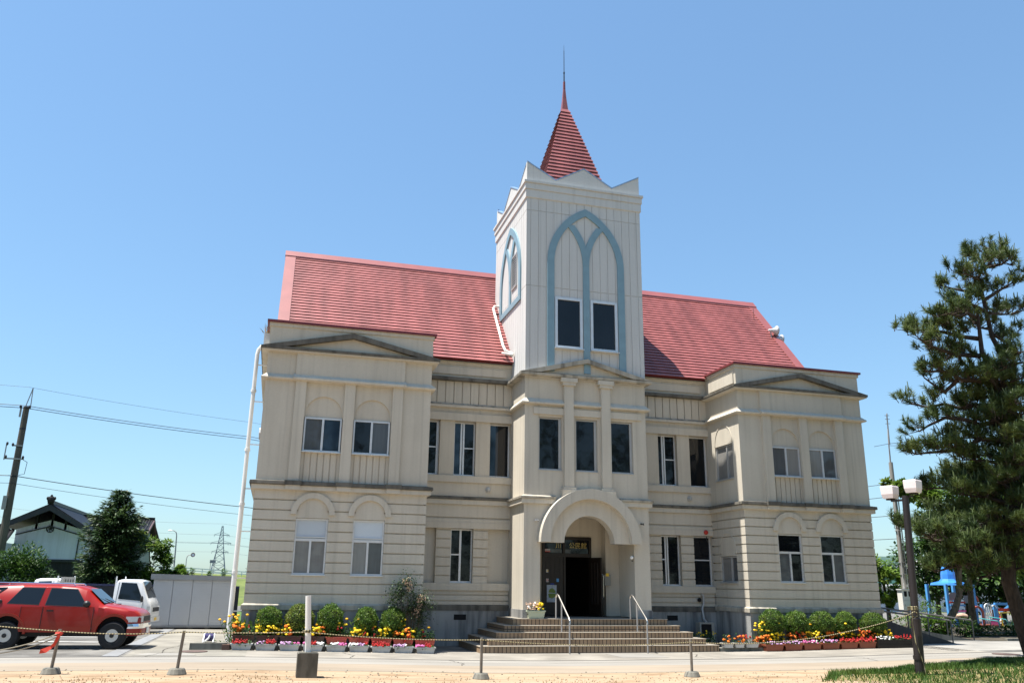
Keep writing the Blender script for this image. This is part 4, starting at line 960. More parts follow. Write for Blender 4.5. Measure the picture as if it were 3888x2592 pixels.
planter("timber_planter", 11.25, 13.1, -1.18, zg(12)+.004, .30, .4, M_['wood'], [('wht',16,(.02,.42)),('redf',14,(.5,.95))], "long dark timber planter with white and red flowers at the ramp", None, cat="planter box", fol=120, fh=.12, wide=True, seed=80)
F4 = [[('yel',22,(0,1))],[('org',20,(.1,1)),('redf',8,(.2,.9))],[('yel',24,(0,1))],[('org',18,(0,1))],[('yel',18,(0,1))],[('org',18,(0,1)),('redf',6,(0,.6))],[('yel',22,(0,1))]]
D4 = ["yellow marigolds, first from the sunlit corner","orange marigolds topped with red spikes","yellow marigolds behind the pink trough","orange marigolds behind the mauve trough","yellow marigolds behind the dark red trough","orange marigolds and red spikes behind the bright red trough","yellow marigolds, at the ramp end of the row"]
mb = MB(); kb = thing("planter_kerb", (9.4,-.6,-.6), "low weathered concrete kerb carrying the back row of troughs at the right wing", "kerb")
for k in range(12): x0 = 4.6+.71*k; mb.box(x0, x0+.709, -.88, -.44, -1.0, zg(x0+.4)+.13)
mb.build("kerb_stones", M_['conc'], kb)
for k in range(7):
    x0 = 6.75 + .80*k; planter("flower_trough", x0, x0+.74, -.82, zg(x0+.4)+.13, .2, .28, M_['brownpot'], F4[k], "dark brown trough with " + D4[k], "back row of flower troughs at the right wing", fol=330, fh=.30, seed=90+k)
planter("flower_trough", 6.28, 6.72, -.84, zg(6.5)+.13, .16, .26, M_['terra'], [('org',18,(0,1))], "short terracotta trough of orange marigolds behind the first terracotta trough", None, fol=60, fh=.24, seed=99)
# shaded plants in the recess by the air conditioner
t = thing("daisy_clump", (4.9,1.2,-.6), "low shaded plants with a few yellow heads beside the air conditioner", "flower clump"); lf = MB(); bl = MB(); r = random.Random(5)
for _ in range(160): c = (4.95+r.uniform(-.5,.5),1.0+r.gauss(0,.2),r.uniform(-.6,-.15)); lf.leaf(c,(r.gauss(0,1),r.gauss(0,1),.8),(0,1,0),.13,.04)
for _ in range(12): bl.blob((4.95+r.uniform(-.45,.45),.85+r.gauss(0,.1),r.uniform(-.25,-.02)),.03,6,4)
lf.build("leaves", M_['plant'], t); bl.build("blossoms", M_['yel'], t)
# cream pot on the top step
t = planter("flower_pot", -2.47, -1.80, .42, .425, .27, .34, mat("green_cream_pot", (.42,.46,.34), rough=.55), [('peach',30,(.0,.75)),('wht',8,(0,.5)),('yel',12,(.55,1))], "pale green tapered pot with peach and yellow flowers on the top step", None, cat="flower pot", fol=70, fh=.26, seed=110)
# low greenery at the dark corner left of the steps
# clipped bushes
def bush(c, rad, m, label, group, seed, n=5200):
    r = random.Random(seed); t = thing("clipped_bush", (c[0],c[1],zg(c[0])), label, "bush", group)
    mb = MB(); mb.blob(c, (rad[0]*.9, rad[1]*.9, rad[2]*.9), 16, 10); mb.tube([(c[0],c[1],zg(c[0])-.05),(c[0],c[1],c[2])], [.06,.04], 6); mb.build("core", M_['bushcore'], t)
    mb = MB(); ph = [r.uniform(0,6.28) for _ in range(6)]
    for _ in range(n):
        u = r.uniform(-1,1); a = r.uniform(0,6.283); q = math.sqrt(1-u*u); d = Vector((q*math.cos(a), q*math.sin(a), u))
        bump = 1 + .05*math.sin(3*a+ph[0]) + .05*math.sin(5*u*2+ph[1]) + .04*math.sin(9*a+7*u+ph[2]) + .035*math.sin(14*a-11*u+ph[3])
        k = bump*r.uniform(.90,1.03); p = Vector((c[0]+d.x*rad[0]*k, c[1]+d.y*rad[1]*k, c[2]+d.z*rad[2]*k))
        o = (d + Vector((r.gauss(0,.6), r.gauss(0,.6), r.gauss(.25,.6)))).normalized()
        mb.leaf(p, o, d, r.uniform(.035,.065), r.uniform(.022,.038))
    mb.build("leaves", m, t)
BL = [(-11.62,.36,.44,.47,0),(-10.66,.37,.50,.52,1),(-9.65,.38,.46,.53,0),(-8.46,.33,.42,.48,0),(-7.56,.33,.45,.49,0)]
DB = ["first from the drainpipe corner","yellow tinged, behind the white marker post","tallest and darkest, right of the marker post","small, behind red troughs","beside the flowering nandina"]
for k, (x, z, rx, rz, y_) in enumerate(BL): bush((x,-.53,z), (rx*.88,.40,rz*.92), M_['bushy'] if y_ else M_['bush'], "round clipped bush below the left wing, " + DB[k], "clipped bushes at the left wing", 300+k)
BR = [(7.06,.36,.57,.47),(8.13,.33,.49,.46),(9.29,.30,.58,.46),(10.32,.31,.45,.44),(11.6,.28,.60,.44)]
DB2 = ["largest, at the sunlit corner","second from the sunlit corner","middle one, wide and dark topped","small and narrow, fourth from the corner","flat and wide, at the ramp end"]
for k, (x, z, rx, rz) in enumerate(BR): bush((x,-.53,z), (rx*.88,.40,rz*.92), M_['bush'], "round clipped bush below the right wing, " + DB2[k], "clipped bushes at the right wing", 320+k)
# nandina
r = random.Random(9); t = thing("nandina_shrub", (-6.95,-.45,zg(-7)), "thin loose shrub with creamy flower heads at the inner corner of the left wing", "shrub")
mb = MB(); lf = MB(); fl_ = MB()
tops = [(-7.35,1.55),(-7.1,1.7),(-6.75,1.2),(-6.5,1.05),(-7.5,1.2),(-6.9,.9),(-6.6,.6)]
for x, z in tops:
    mb.tube([(-6.95+(x+6.95)*.3,-.45,zg(-7)),(-6.95+(x+6.95)*.7,-.5,z*.4),(x,-.5,z)],[.018,.014,.006],5)
    for _ in range(420): 
        c = (x+r.gauss(0,.17),-.5+r.gauss(0,.13),z-.14+r.gauss(0,.2)); lf.leaf(c,(r.gauss(0,1),r.gauss(0,1),r.gauss(0,.6)),(0,0,1),r.uniform(.07,.13),.042)
for x, z in ((-7.17,1.62),(-7.05,1.5),(-6.62,1.12),(-6.68,.95),(-6.75,.7)):
    for _ in range(40): fl_.blob((x+r.gauss(0,.06),-.58+r.gauss(0,.05),z+r.gauss(0,.09)),.02,5,4)
mb.build("stems", M_['bark2'], t); lf.build("leaves", M_['nandina'], t); fl_.build("blossoms", M_['peach'], t)

# =================================================================== FIXTURES ON THE WALLS
t = thing("air_conditioner", (5.5,2.0,-.62), "grey air conditioner unit standing in the recess right of the steps", "air conditioner")
mb = MB(); mb.box(5.18,5.84,1.75,2.1,-.40,.24); mb.box(5.24,5.34,1.78,2.06,-.75,-.4); mb.box(5.68,5.78,1.78,2.06,-.75,-.4); mb.build("casing", mat("dull_beige_metal", (.30,.29,.26), rough=.6), t)
mb = MB(); mb.box(5.25,5.70,1.735,1.752,-.34,.18); mb.build("fan_grille", M_['dark'], t)
mb = MB(); mb.tube([(5.75,2.2,.2),(5.78,2.5,.35),(5.78,2.6,.75),(5.86,2.6,.95),(5.86,2.6,1.25),(5.80,2.62,1.33)], .05, 8); mb.build("conduit", M_['alud'], t)
t = thing("alarm_bell", (6.12,2.55,3.87), "red round alarm bell in the corner of the recess", "alarm bell")
mb = MB(); mb.lathe([(.02,.0),(.10,.0),(.095,-.05),(.06,-.08),(.01,-.09)], (6.12,2.6,3.87), 16, 'y'); mb.build("bell", M_['red'], t); mb = MB(); mb.tube([(6.14,2.6,3.7),(6.14,2.58,3.55),(6.2,2.58,3.45)],.02,6); mb.build("cable", M_['black'], t)
mb = MB(); mb.lathe([(.01,0),(.09,0),(.09,-.03),(.01,-.04)], (5.68,YM-.06,1.1), 12, 'y'); mb.build("round_vent", M_['dark'], hall)
t = thing("mail_box", (1.45,2.15,1.62), "grey mail box with yellow paper on the porch side wall", "mail box")
mb = MB(); mb.box(1.24,1.50,2.10,2.245,1.62,2.05); mb.build("body", mat("grey_box", (.24,.24,.21), rough=.6), t); mb = MB(); mb.box(1.29,1.42,2.08,2.10,1.98,2.10); mb.build("paper", M_['yellow'], t)
for x, z, lab in ((-2.12,3.98,"small twin floodlight on the left pier of the porch"),(2.24,3.97,"small bracket lamp on the right pier of the porch")):
    t = thing("wall_lamp", (x,YP,z), lab, "wall lamp"); mb = MB(); mb.cyl((x,YP,z),(x,YP-.10,z),.025,.02,8); mb.tube([(x,YP-.1,z),(x+.08,YP-.14,z-.05)],.012,6)
    mb.build("bracket", M_['black'], t); mb = MB()
    for q in (-.035,.045): mb.blob((x+q,YP-.13,z),(.035,.03,.035),8,6)
    mb.build("lamp_head", M_['alu'] if x < 0 else M_['black'], t)
t = thing("security_camera", (1.84,.75,2.65), "small white camera under the arch at the right pier", "camera"); mb = MB(); mb.blob((1.84,.72,2.68),.07,10,7); mb.build("housing", M_['white'], t); mb = MB(); mb.cyl((1.84,.66,2.58),(1.84,.66,2.54),.04,.03,8); mb.build("lens", M_['black'], t)
# loudspeaker horns and thin aerial on the right gable
for z0, dx, lab in ((14.33,-.12,"upper grey horn loudspeaker beyond the right gable of the red roof"),(13.88,.12,"lower grey horn loudspeaker beyond the right gable of the red roof")):
    t = thing("horn_loudspeaker", (12.3+dx,5.3,z0), lab, "loudspeaker", "horn loudspeakers at the right gable"); mb = MB(); c = (11.85+dx,5.3,z0-.05)
    P = [(.05,0),(.07,.12),(.11,.26),(.18,.38),(.27,.46),(.255,.455),(.16,.36),(.03,.1)]
    mb.lathe(P, c, 18, 'x'); mb.build("horn", mat("grey_horn", (.45,.46,.48), rough=.45), t, smooth=True); mb = MB(); mb.cyl((11.95+dx,5.3,z0-.05),(11.9,5.3,z0-.9),.03,.03,6); mb.build("bracket", M_['lead'], t)
t = thing("roof_aerial", (11.62,6.2,15.1), "thin short aerial rod behind the right roof edge", "aerial"); mb = MB(); mb.cyl((11.62,6.4,14.6),(11.62,6.4,15.8),.02,.008,5); mb.build("rod", M_['black'], t)
t = thing("gutter_weed", (-12.63,1.3,10.6), "tuft of dry weeds growing from the gutter head at the left wing", "weed"); mb = MB(); r = random.Random(2)
for _ in range(40): mb.leaf((-12.63+r.gauss(0,.05),1.3+r.gauss(0,.05),10.58),(r.gauss(0,.35),r.gauss(0,.35),1),(0,1,0),r.uniform(.2,.5),.02)
mb.build("stalks", M_['straw'], t)

# =================================================================== HOSE, BLOCKS, POSTS, ROPE, LAMP
t = thing("concrete_block", (-13.3,-.9,-.5), "flat concrete slab block at the left corner holding the hose reel", "concrete block"); mb = MB()
P = [(-13.95,-1.15,-.6),(-12.85,-1.15,-.6),(-12.85,-.4,-.6),(-13.8,-.4,-.6)]; mb.add([p for p in P]+[(x,y,-.28) for x,y,z in P],[(0,3,2,1),(4,5,6,7),(0,1,5,4),(1,2,6,5),(2,3,7,6),(3,0,4,7)]); mb.build("slab", M_['conc'], t)
t = thing("hose_reel", (-13.45,-.85,-.28), "white framed hose reel with purple blue hose on the concrete block", "hose reel")
mb = MB()
for x in (-13.58,-13.28):
    mb.bar((x,-1.0,-.27),(x+.03,-.85,.0),.035); mb.bar((x,-.66,-.27),(x+.03,-.85,.0),.035)
mb.bar((-13.56,-.85,-.005),(-13.24,-.85,-.005),.03); mb.build("stand", M_['white'], t)
mb = MB(); 
for k in range(7): mb.lathe([(.06,-.016),(.115,-.016),(.125,0),(.115,.016),(.06,.016)], (-13.53+.038*k,-.85,-.13), 14, 'x')
mb.build("hose", mat("purple_hose", (.06,.05,.14), rough=.4), t); mb = MB(); mb.tube([(-13.52,-1.0,-.24),(-13.42,-1.02,-.15),(-13.38,-1.0,-.05)],.03,7); mb.build("nozzle", M_['white'], t)
t = thing("brick_stub", (-12.8,-1.25,-.5), "brownish stone stub beside the first pale trough", "kerb stone"); mb = MB(); mb.box(-12.98,-12.76,-1.28,-1.04,-.6,-.32); mb.build("stone", mat("brown_stone",(.17,.10,.075),rough=.9,noise=.3,nscale=8), t)

PT = [(-16.24,-8.40,"rope post with red ribbon in a low concrete foot, in front of the red car"),(-13.56,-8.70,"rope post in a low concrete foot in front of the pale yard pavement"),(-6.50,-9.10,"rope post in a low concrete foot in front of the left end of the steps"),(-.67,-8.85,"rope post in a low concrete foot in front of the right half of the steps")]
for k, (x, y, lab) in enumerate(PT):
    z = zg(x)+.012; t = thing("rope_post", (x,y,z), lab, "rope post", "rope posts at the sand edge")
    mb = MB(); mb.lathe([(.001,-.1),(.225,-.1),(.215,.02),(.17,.12),(.15,.135),(.001,.135)], (x,y,z), 14); mb.build("concrete_foot", M_['conc'], t, smooth=False)
    lean = .055 if k < 2 else 0
    mb = MB(); mb.cyl((x,y,z+.1),(x+lean,y,z+.95),.036,.036,10); mb.build("pole", mat("dull_post_%d" % k,(.17,.15,.125),rough=.6,noise=.25,nscale=5), t)
x, y = -10.69, -9.15; z = zg(x)+.012
t = thing("marker_post", (x,y,z), "white pipe standing in a mossy square concrete block on the sand", "post")
mb = MB(); mb.box(x-.235,x+.235,y-.235,y+.235,z-.1,z+.53); mb.box(x-.2,x+.2,y-.2,y+.2,z+.53,z+.545); mb.build("concrete_block", streaked("mossy_concrete", (.15,.14,.115), (.04,.04,.03), .9, 2.2, 2.0, .8, bump=.3, big=.3), t); mb = MB(); mb.cyl((x+.0,y,z+.53),(x-.09,y,z+1.80),.07,.067,14); mb.build("pipe", M_['pvc'], t)
def ropemat():
    m = mat("yellow_black_rope", (.55,.45,.16), rough=.8); nt = m.node_tree; N = nt.nodes; L = nt.links; b = N["Principled BSDF"]; tc = [n for n in N if n.type == 'TEX_COORD'][0]
    sx = N.new("ShaderNodeSeparateXYZ"); L.new(tc.outputs['Object'], sx.inputs[0]); mu = N.new("ShaderNodeMath"); mu.operation = 'MULTIPLY'; mu.inputs[1].default_value = 120; L.new(sx.outputs['X'], mu.inputs[0])
    sn = N.new("ShaderNodeMath"); sn.operation = 'SINE'; L.new(mu.outputs[0], sn.inputs[0]); gt = N.new("ShaderNodeMath"); gt.operation = 'GREATER_THAN'; gt.inputs[1].default_value = .0; L.new(sn.outputs[0], gt.inputs[0])
    mx = N.new("ShaderNodeMix"); mx.data_type = 'RGBA'; mx.inputs['A'].default_value = (.33,.285,.16,1); mx.inputs['B'].default_value = (.07,.06,.035,1); L.new(gt.outputs[0], mx.inputs['Factor']); L.new(mx.outputs['Result'], b.inputs['Base Color']); return m
M_['rope'] = ropemat()
def span(p, q, sag, n=18): return [tuple(Vector(p).lerp(Vector(q), i/n) - Vector((0,0,4*sag*(i/n)*(1-i/n)))) for i in range(n+1)]
LX, LY = 6.0, -9.5
A = (-16.185,-8.44,zg(-16.4)+.92); B = (-13.50,-8.74,zg(-13.6)+.93); Cc = (-10.75,-9.23,zg(-10.7)+1.0); D = (-6.50,-9.14,zg(-6.4)+.92); E_ = (-.67,-8.89,zg(-.7)+.88); F_ = (LX-.02,LY,1.02-.05)
rp = thing("barrier_rope", (-6,-8.3,.3), "twisted yellow and black rope strung between posts along the sand edge", "rope")
mb = MB()
for p, q, s_ in (((-20.5,-7.6,zg(-20)+1.30),A,.03),(A,B,.05),(B,Cc,.02),(Cc,D,.06),(D,E_,.10),(E_,F_,.30)): mb.tube(span(p,q,s_), .0125, 6)
for q in (Cc,): mb.tube([(q[0]+.085*math.cos(a), q[1]+.085*math.sin(a)+.08, q[2]-.01+.004*a) for a in [i*.5 for i in range(26)]], .016, 6)
mb.tube([(LX+.13*math.cos(a), LY+.13*math.sin(a), 1.05+.006*a) for a in [i*.45 for i in range(40)]], .016, 6)
mb.tube([(LX-.1+.10*math.cos(a), LY-.17, .95+.07*math.sin(a)) for a in [i*.5 for i in range(20)]], .014, 6)
mb.tube([(LX-.16,LY-.16,.97),(LX-.2,LY-.16,.75),(LX-.16,LY-.16,.2),(LX-.02,LY-.17,-.25),(LX+.05,LY-.17,-.58)], .014, 6)
mb.build("rope", M_['rope'], rp)
rp = thing("grey_rope", (-17,-7.4,.2), "loose grey rope hanging from the ribboned post over the car's rear wheel", "rope")
mb = MB(); mb.tube(span((-16.2,-8.5,zg(-16)+.87),(-18.0,-8.3,.0),.10,12), .014, 6); mb.tube(span((-16.2,-8.5,zg(-16)+.80),(-18.0,-8.3,-.04),.12,12), .014, 6)
mb.tube([(-18,-8.3,0),(-18.15,-8.3,.04),(-18.3,-8.3,-.12),(-18.4,-8.3,-.3)], .014, 6); mb.tube([(-18,-8.3,0),(-17.95,-8.3,-.1),(-18.02,-8.3,-.35)],.014,6); mb.build("rope", mat("grey_rope_fibre",(.24,.22,.17),rough=.9), rp)
t = thing("red_ribbon", (-16.4,-7.4,.3), "bright red cloth ribbon tied round the top of a rope post", "ribbon"); mb = MB(); zt = zg(-16.4)+.87
RB = lambda q: (q[0]+.205, q[1]-1.13, q[2])
mb.tube([RB((-16.395+.05*math.cos(a),-7.3+.05*math.sin(a),zt+.01*math.sin(3*a))) for a in [i*.45 for i in range(16)]],.035,6)
P = [(-16.40,-7.37,zt-.0),(-16.34,-7.38,zt-.05),(-16.46,-7.40,zt-.2),(-16.52,-7.36,zt-.26),(-16.70,-7.39,zt-.33),(-16.72,-7.37,zt-.42),(-16.58,-7.40,zt-.40),(-16.42,-7.36,zt-.26)]
for d in (0,.012): mb.add([RB((a,b-d,c)) for a,b,c in P],[(0,1,7),(0,7,2),(2,7,3),(3,7,6),(3,6,4),(4,6,5)])
mb.build("cloth", mat("red_cloth",(.55,.05,.03),rough=.7), t)

# street lamp at the grass edge
z0 = zg(LX)
t = thing("street_lamp", (LX,LY,z0), "dark lamp post with two white box lanterns at the grass edge", "street lamp")
mb = MB(); mb.tube([(LX,LY,z0-.1),(LX+.06,LY,z0+1.45)],[.135,.135],16); mb.tube([(LX+.06,LY,z0+1.45),(LX+.062,LY,z0+1.50),(LX+.064,LY,z0+1.53),(LX+.2,LY,4.28)],[.14,.14,.105,.095],16); mb.cyl((LX,LY,z0+.42),(LX,LY,z0+.52),.14,.14,16); mb.build("post", M_['lamppost'], t, smooth=False)
mb = MB(); mb.box(LX-.07,LX+.07,LY-.145,LY-.12,z0+.62,z0+1.05); mb.build("service_hatch", M_['black'], t)
mb = MB(); mb.bar((LX+.19,LY,4.24),(LX+.37,LY-.14,4.27),.06); mb.bar((LX+.19,LY,4.16),(LX+.02,LY+.40,4.16),.06); mb.build("arm", M_['lamppost'], t)
def lantern(cx, cy, cz, s_, rz, col=None):
    mb = MB(); P = []
    for z_, h in ((-.27,.235),(-.10,.275),(.20,.29),(.245,.265)): P += [(-h*s_,-h*s_*.9,z_*s_),(h*s_,-h*s_*.9,z_*s_),(h*s_,h*s_*.9,z_*s_),(-h*s_,h*s_*.9,z_*s_)]
    c_, n_ = math.cos(rz), math.sin(rz); P = [(cx+x*c_-y*n_, cy+x*n_+y*c_, cz+z_) for x, y, z_ in P]; F = [(3,2,1,0),(12,13,14,15)]
    for k in range(3):
        for i in range(4): j = (i+1) % 4; F.append((k*4+i,k*4+j,k*4+4+j,k*4+4+i))
    mb.add(P, F); o = mb.build("lantern", M_['opal'], t)
    mb = MB(); mb.box(cx-.13*s_,cx+.13*s_,cy-.12*s_,cy+.12*s_,cz-.33*s_,cz-.272*s_); mb.build("lantern_base", M_['lamppost'], o)
lantern(LX+.37,LY-.16,4.55,.72,.45); lantern(LX+.02,LY+.42,4.42,.72,.45)

# =================================================================== VEHICLES (metres, local: x forward, y left)
def wheel(t, x, y, r, w, rimr, n=26, face=1):
    mb = MB(1.0); P = [(rimr,-w/2),(r-.03,-w/2),(r,-w/2+.03),(r,w/2-.03),(r-.03,w/2),(rimr,w/2)]
    mb.lathe([(rimr*.6,-w/2+.02)] + P + [(rimr*.6,w/2-.02)], (x,y,r), n, 'y')
    o = mb.build("wheel", M_['tyre'], t, local=True)
    mb = MB(1.0)
    for s in (-1,1):
        yo = y + s*(w/2-.012)
        A = [(rimr*1.02,yo),(rimr*.9,yo+s*.004),(rimr*.84,yo-s*.05),(rimr*.55,yo-s*.035),(rimr*.42,yo-s*.01),(rimr*.30,yo-s*.005)]
        mb.cur = 0; mb.lathe([(a, b-y) for a, b in A], (x,y,r), n, 'y'); mb.cur = 1; mb.lathe([(.001,s*(w/2-.02)),(rimr*.27,s*(w/2-.02)),(rimr*.25,s*(w/2+.012)),(.001,s*(w/2+.014))], (x,y,r), 12, 'y')
        for k in range(6):
            a = k*math.pi/3; mb.blob((x+rimr*.62*math.cos(a), yo-s*.026, r+rimr*.62*math.sin(a)), (.026,.012,.026), 6, 4)
    mb.build("rim", [M_['rim'], M_['black']], o, local=True)
    return o

def loft(mb, st):
    """st: [(x, [(y,z)...half ring from bottom centre to top centre])]"""
    rings = []
    for x, h in st:
        full = [(x, y, z) for y, z in h] + [(x, -y, z) for y, z in h[-2:0:-1]]
        rings.append(full)
    n = len(rings[0]); V = [p for r_ in rings for p in r_]; F = []
    for i in range(len(rings)-1):
        for k in range(n): k2 = (k+1) % n; F.append((i*n+k, (i+1)*n+k, (i+1)*n+k2, i*n+k2))
    F += [tuple(range(n)), tuple(range((len(rings)-1)*n, len(rings)*n))[::-1]]
    mb.add(V, F)

def lerp(T, x):
    for (a, va), (b, vb) in zip(T, T[1:]):
        if x <= b: return va + (vb-va)*max(0,(x-a))/(b-a)
    return T[-1][1]

def suv():
    S = .89; base = (-17.70, .04, zg(-17.5))
    t = thing("red_suv", base, "dark red four door off road wagon parked left of the hall", "car", rz=R(-3))
    ztop = [(-2.40,.72),(-2.36,1.02),(-2.18,1.43),(-2.0,1.51),(-1.2,1.555),(-.3,1.55),(.3,1.515),(.52,1.46),(1.00,1.09),(1.08,1.065),(1.5,1.015),(1.80,.96),(1.93,.91),(2.00,.84),(2.03,.76)]
    hwb = [(-2.40,.76),(-2.2,.83),(-1.9,.855),(1.0,.86),(1.6,.845),(1.95,.80),(2.03,.72)]
    def hwt(x): 
        T = [(-2.40,.70),(-2.2,.66),(-1.9,.655),(.3,.655),(.6,.66),(1.0,.74),(1.1,.78),(1.8,.76),(2.03,.68)]; return lerp(T, x)
    def zbelt(x): return min(lerp([(-2.4,1.08),(.8,1.02),(1.05,.99),(1.93,.84),(2.03,.74)], x), lerp(ztop, x)-.03)
    def arch(x):
        z = .40
        for xw in (-1.35, 1.35):
            d = abs(x-xw)
            if d < .44: z = max(z, .36 + math.sqrt(.44**2 - d*d))
        return z
    xs = sorted(set([-2.40,-2.36,-2.28,-2.18,-2.0] + [round(-1.9+.1*i,3) for i in range(39)] + [round(w+.44*math.cos(k*math.pi/14),4) for w in (-1.35,1.35) for k in range(15)] + [.52,1.0,1.04,1.97,2.0,2.03]))
    st = []
    for x in xs:
        zt = lerp(ztop, x); zl = arch(x); zb = max(zbelt(x), zl+.06); b = lerp(hwb, x); tt = hwt(x)
        if zt < zb + .02: zt = zb + .02
        zm = min(max(.66, zl+.03), zb-.02)
        roofy = zt - min(.07, (zt-zb)*.4)
        st.append((x, [(0,zl),(b*.80,zl),(b-.012,zl+.005),(b+.012,zm),(b+.004,(zm+zb)/2),(b-.015,zb),(tt+.02,roofy),(tt-.09,zt-.006),(tt*.5,zt+.008),(0,zt+.012)]))
    mb = MB(S, 1.09); loft(mb, st); body = mb.build("body", M_['suvred'], t, smooth=True, local=True)
    m = body.modifiers.new("edge", 'EDGE_SPLIT'); m.split_angle = R(38)
    def side(x, z, off=.006, s=-1):
        """point on the flank at station x and height z"""
        b = lerp(hwb, x); zb = zbelt(x); zt = lerp(ztop, x); ry = zt - min(.07, (zt-zb)*.4); tt = hwt(x)
        y = b if z <= zb else (b-.015) + (tt+.02-b+.015)*(z-zb)/max(.01, ry-zb)
        if z <= zb: y = b + .012 - .027*max(0,(z-.66))/(zb-.66) if z > .66 else b + .012
        return (x, s*(y+off), z)
    for s in (-1, 1):
        for name, out in (("side_window", [(-2.24,1.13),(-1.98,1.12),(-1.52,1.465),(-2.05,1.445)]), ("side_window", [(-1.42,1.10),(-.64,1.075),(-.575,1.455),(-1.13,1.465)]), ("side_window", [(-.46,1.07),(.60,1.035),(.26,1.435),(-.40,1.455)])):
            mb = MB(S, 1.09); q = [side(x, z, .008, s) for x, z in out]; mb.poly(q); fr_ = [side(x, z, .005, s) for x, z in [(p[0]+(p[0]-sum(a[0] for a in out)/4)*.035, p[1]+(p[1]-sum(a[1] for a in out)/4)*.09) for p in out]]
            mb.cur = 1; mb.poly(fr_); mb.build(name, [M_['carglass'], M_['black']], t, local=True)
        for k, (xa, xb) in enumerate(((-1.05,-.52),(-.50,.78))):
            mb = MB(S, 1.09); zs = [.42,.62,.82,1.015]; nx = 6; P = []
            for i in range(nx+1):
                x = xa + (xb-xa)*i/nx
                for z in zs: P.append(side(x, z, .007, s))
            F = [(i*4+j,(i+1)*4+j,(i+1)*4+j+1,i*4+j+1) for i in range(nx) for j in range(3)]
            mb.add(P, F); d = mb.build("door", M_['suvred'], t, local=True, smooth=True)
            mb = MB(S, 1.09)
            for x in (xa-.008, xb+.008):
                pts = [side(x, z, .006, s) for z in (.42,.62,.82,1.02)]; mb.tube(pts, .007, 4)
            mb.build("door_gap", M_['black'], d, local=True)
            mb = MB(S, 1.09); hx = xb-1.20 if k == 1 else xa+.03
            if k == 1: p = side(hx+.02,.92,.02,s); mb.box(p[0]-.0,p[0]+.17,p[1]-.012,p[1]+.012,.905,.94); mb.build("handle", M_['black'], d, local=True)
            else: p = side(-1.62,1.13,.02,s); mb.blob((p[0],p[1],p[2]),(.07,.02,.055),8,6); mb.build("handle", M_['black'], d, local=True)
        p = side(.62,1.03,.02,s); mb = MB(S, 1.09); mb.blob((p[0],p[1]+s*.12,p[2]+.06),(.10,.10,.085),10,7); mb.bar((p[0],p[1]-s*.05,p[2]),(p[0],p[1]+s*.1,p[2]+.04),.05,.05); mb.build("mirror", M_['black'], t, local=True, smooth=True)
        for xw in (-1.35, 1.35):
            y = s*.775; o = wheel_s(t, xw, y, .36, .235, .222, S)
        mb = MB(S, 1.09); mb.prism([(1.66,s*.868),(1.82,s*.855),(1.95,s*.80),(2.04,s*.68),(2.052,s*.50),(1.9,s*.5),(1.66,s*.6)], lambda a, b, w: (a, b, w), .655, .79); mb.build("headlight", M_['lampglass'], t, local=True)
        mb = MB(S, 1.09); p0 = [(1.50,.77),(1.58,.77),(1.58,.81),(1.50,.81)]; mb.poly([side(x, z, .012, s) for x, z in p0]); mb.build("side_lamp", M_['amber'], t, local=True)
        mb = MB(S, 1.09); mb.box(1.98,2.06,s*.48,s*.66,.40,.46); mb.build("fog_lamp", M_['amber'], t, local=True)
        for xw in (-1.35,1.35):
            mb = MB(S, 1.09); a = arc(xw,.36,.435,.02,math.pi-.02,20); b = arc(xw,.36,.50,.02,math.pi-.02,20)
            mb.strip([q for q in a],[q for q in b], lambda u, v, w: (u, s*(lerp(hwb,u)+.012+w), v), -.05, .022); mb.build("wheel_flare", M_['suvred'], t, local=True)
    mb = MB(S, 1.09); mb.poly([(1.0,-.70,1.10),(1.0,.70,1.10),(.56,.58,1.44),(.56,-.58,1.44)]); mb.v = [(x+.012, y, z+.014) for x, y, z in mb.v]; mb.build("windscreen", M_['carglass'], t, local=True)
    mb = MB(S, 1.09); mb.bar((1.02,-.1,1.11),(.86,-.55,1.22),.018); mb.bar((1.02,.35,1.11),(.88,-.1,1.21),.018); mb.build("wiper", M_['black'], t, local=True)
    mb = MB(S, 1.09); mb.poly([(-2.355,-.6,1.06),(-2.355,.6,1.06),(-2.22,.56,1.36),(-2.22,-.56,1.36)]); mb.v = [(x-.01, y, z+.01) for x, y, z in mb.v]; mb.build("rear_window", M_['carglass'], t, local=True)
    mb = MB(S, 1.09); pts = [(1.72,-.885),(1.85,-.87),(1.99,-.80),(2.07,-.62),(2.10,0),(2.07,.62),(1.99,.80),(1.85,.87),(1.72,.885)]
    V = []; 
    for x, y in pts: V += [(x,y,.50),(x+.02,y*1.01,.55),(x,y,.615)]
    mb.add(V, [(i*3+j,(i+1)*3+j,(i+1)*3+j+1,i*3+j+1) for i in range(8) for j in range(2)] + [(i*3+2,(i+1)*3+2,i*3+5-0) for i in range(0)])
    V2 = [(x-.12,y*.9,z) for x,y,z in V if z in (.55,.665)]; 
    mb.add([q for p in zip(V[2::3], [(x*.93,y*.9,.615) for x,y in pts]) for q in p], [(2*i,2*i+2,2*i+3,2*i+1) for i in range(8)])
    mb.build("front_bumper", M_['chrome'], t, local=True)
    mb = MB(S, 1.09); V = []
    for x, y in pts: V += [(x-.005,y*.99,.33),(x+.0,y,.50)]
    mb.add(V, [(i*2,(i+1)*2,(i+1)*2+1,i*2+1) for i in range(8)]); mb.build("lower_apron", M_['suvred'], t, local=True, smooth=True)
    mb = MB(S, 1.09); mb.box(2.0,2.045,-.48,.48,.66,.79); mb.cur = 1
    for z in (.68,.71,.74,.77): mb.box(2.045,2.055,-.46,.46,z-.006,z+.006)
    mb.build("grille", [M_['black'], M_['suvgrey']], t, local=True)
    mb = MB(S, 1.09); mb.box(2.10,2.115,-.17,.17,.37,.50); mb.build("number_plate", M_['white'], t, local=True)
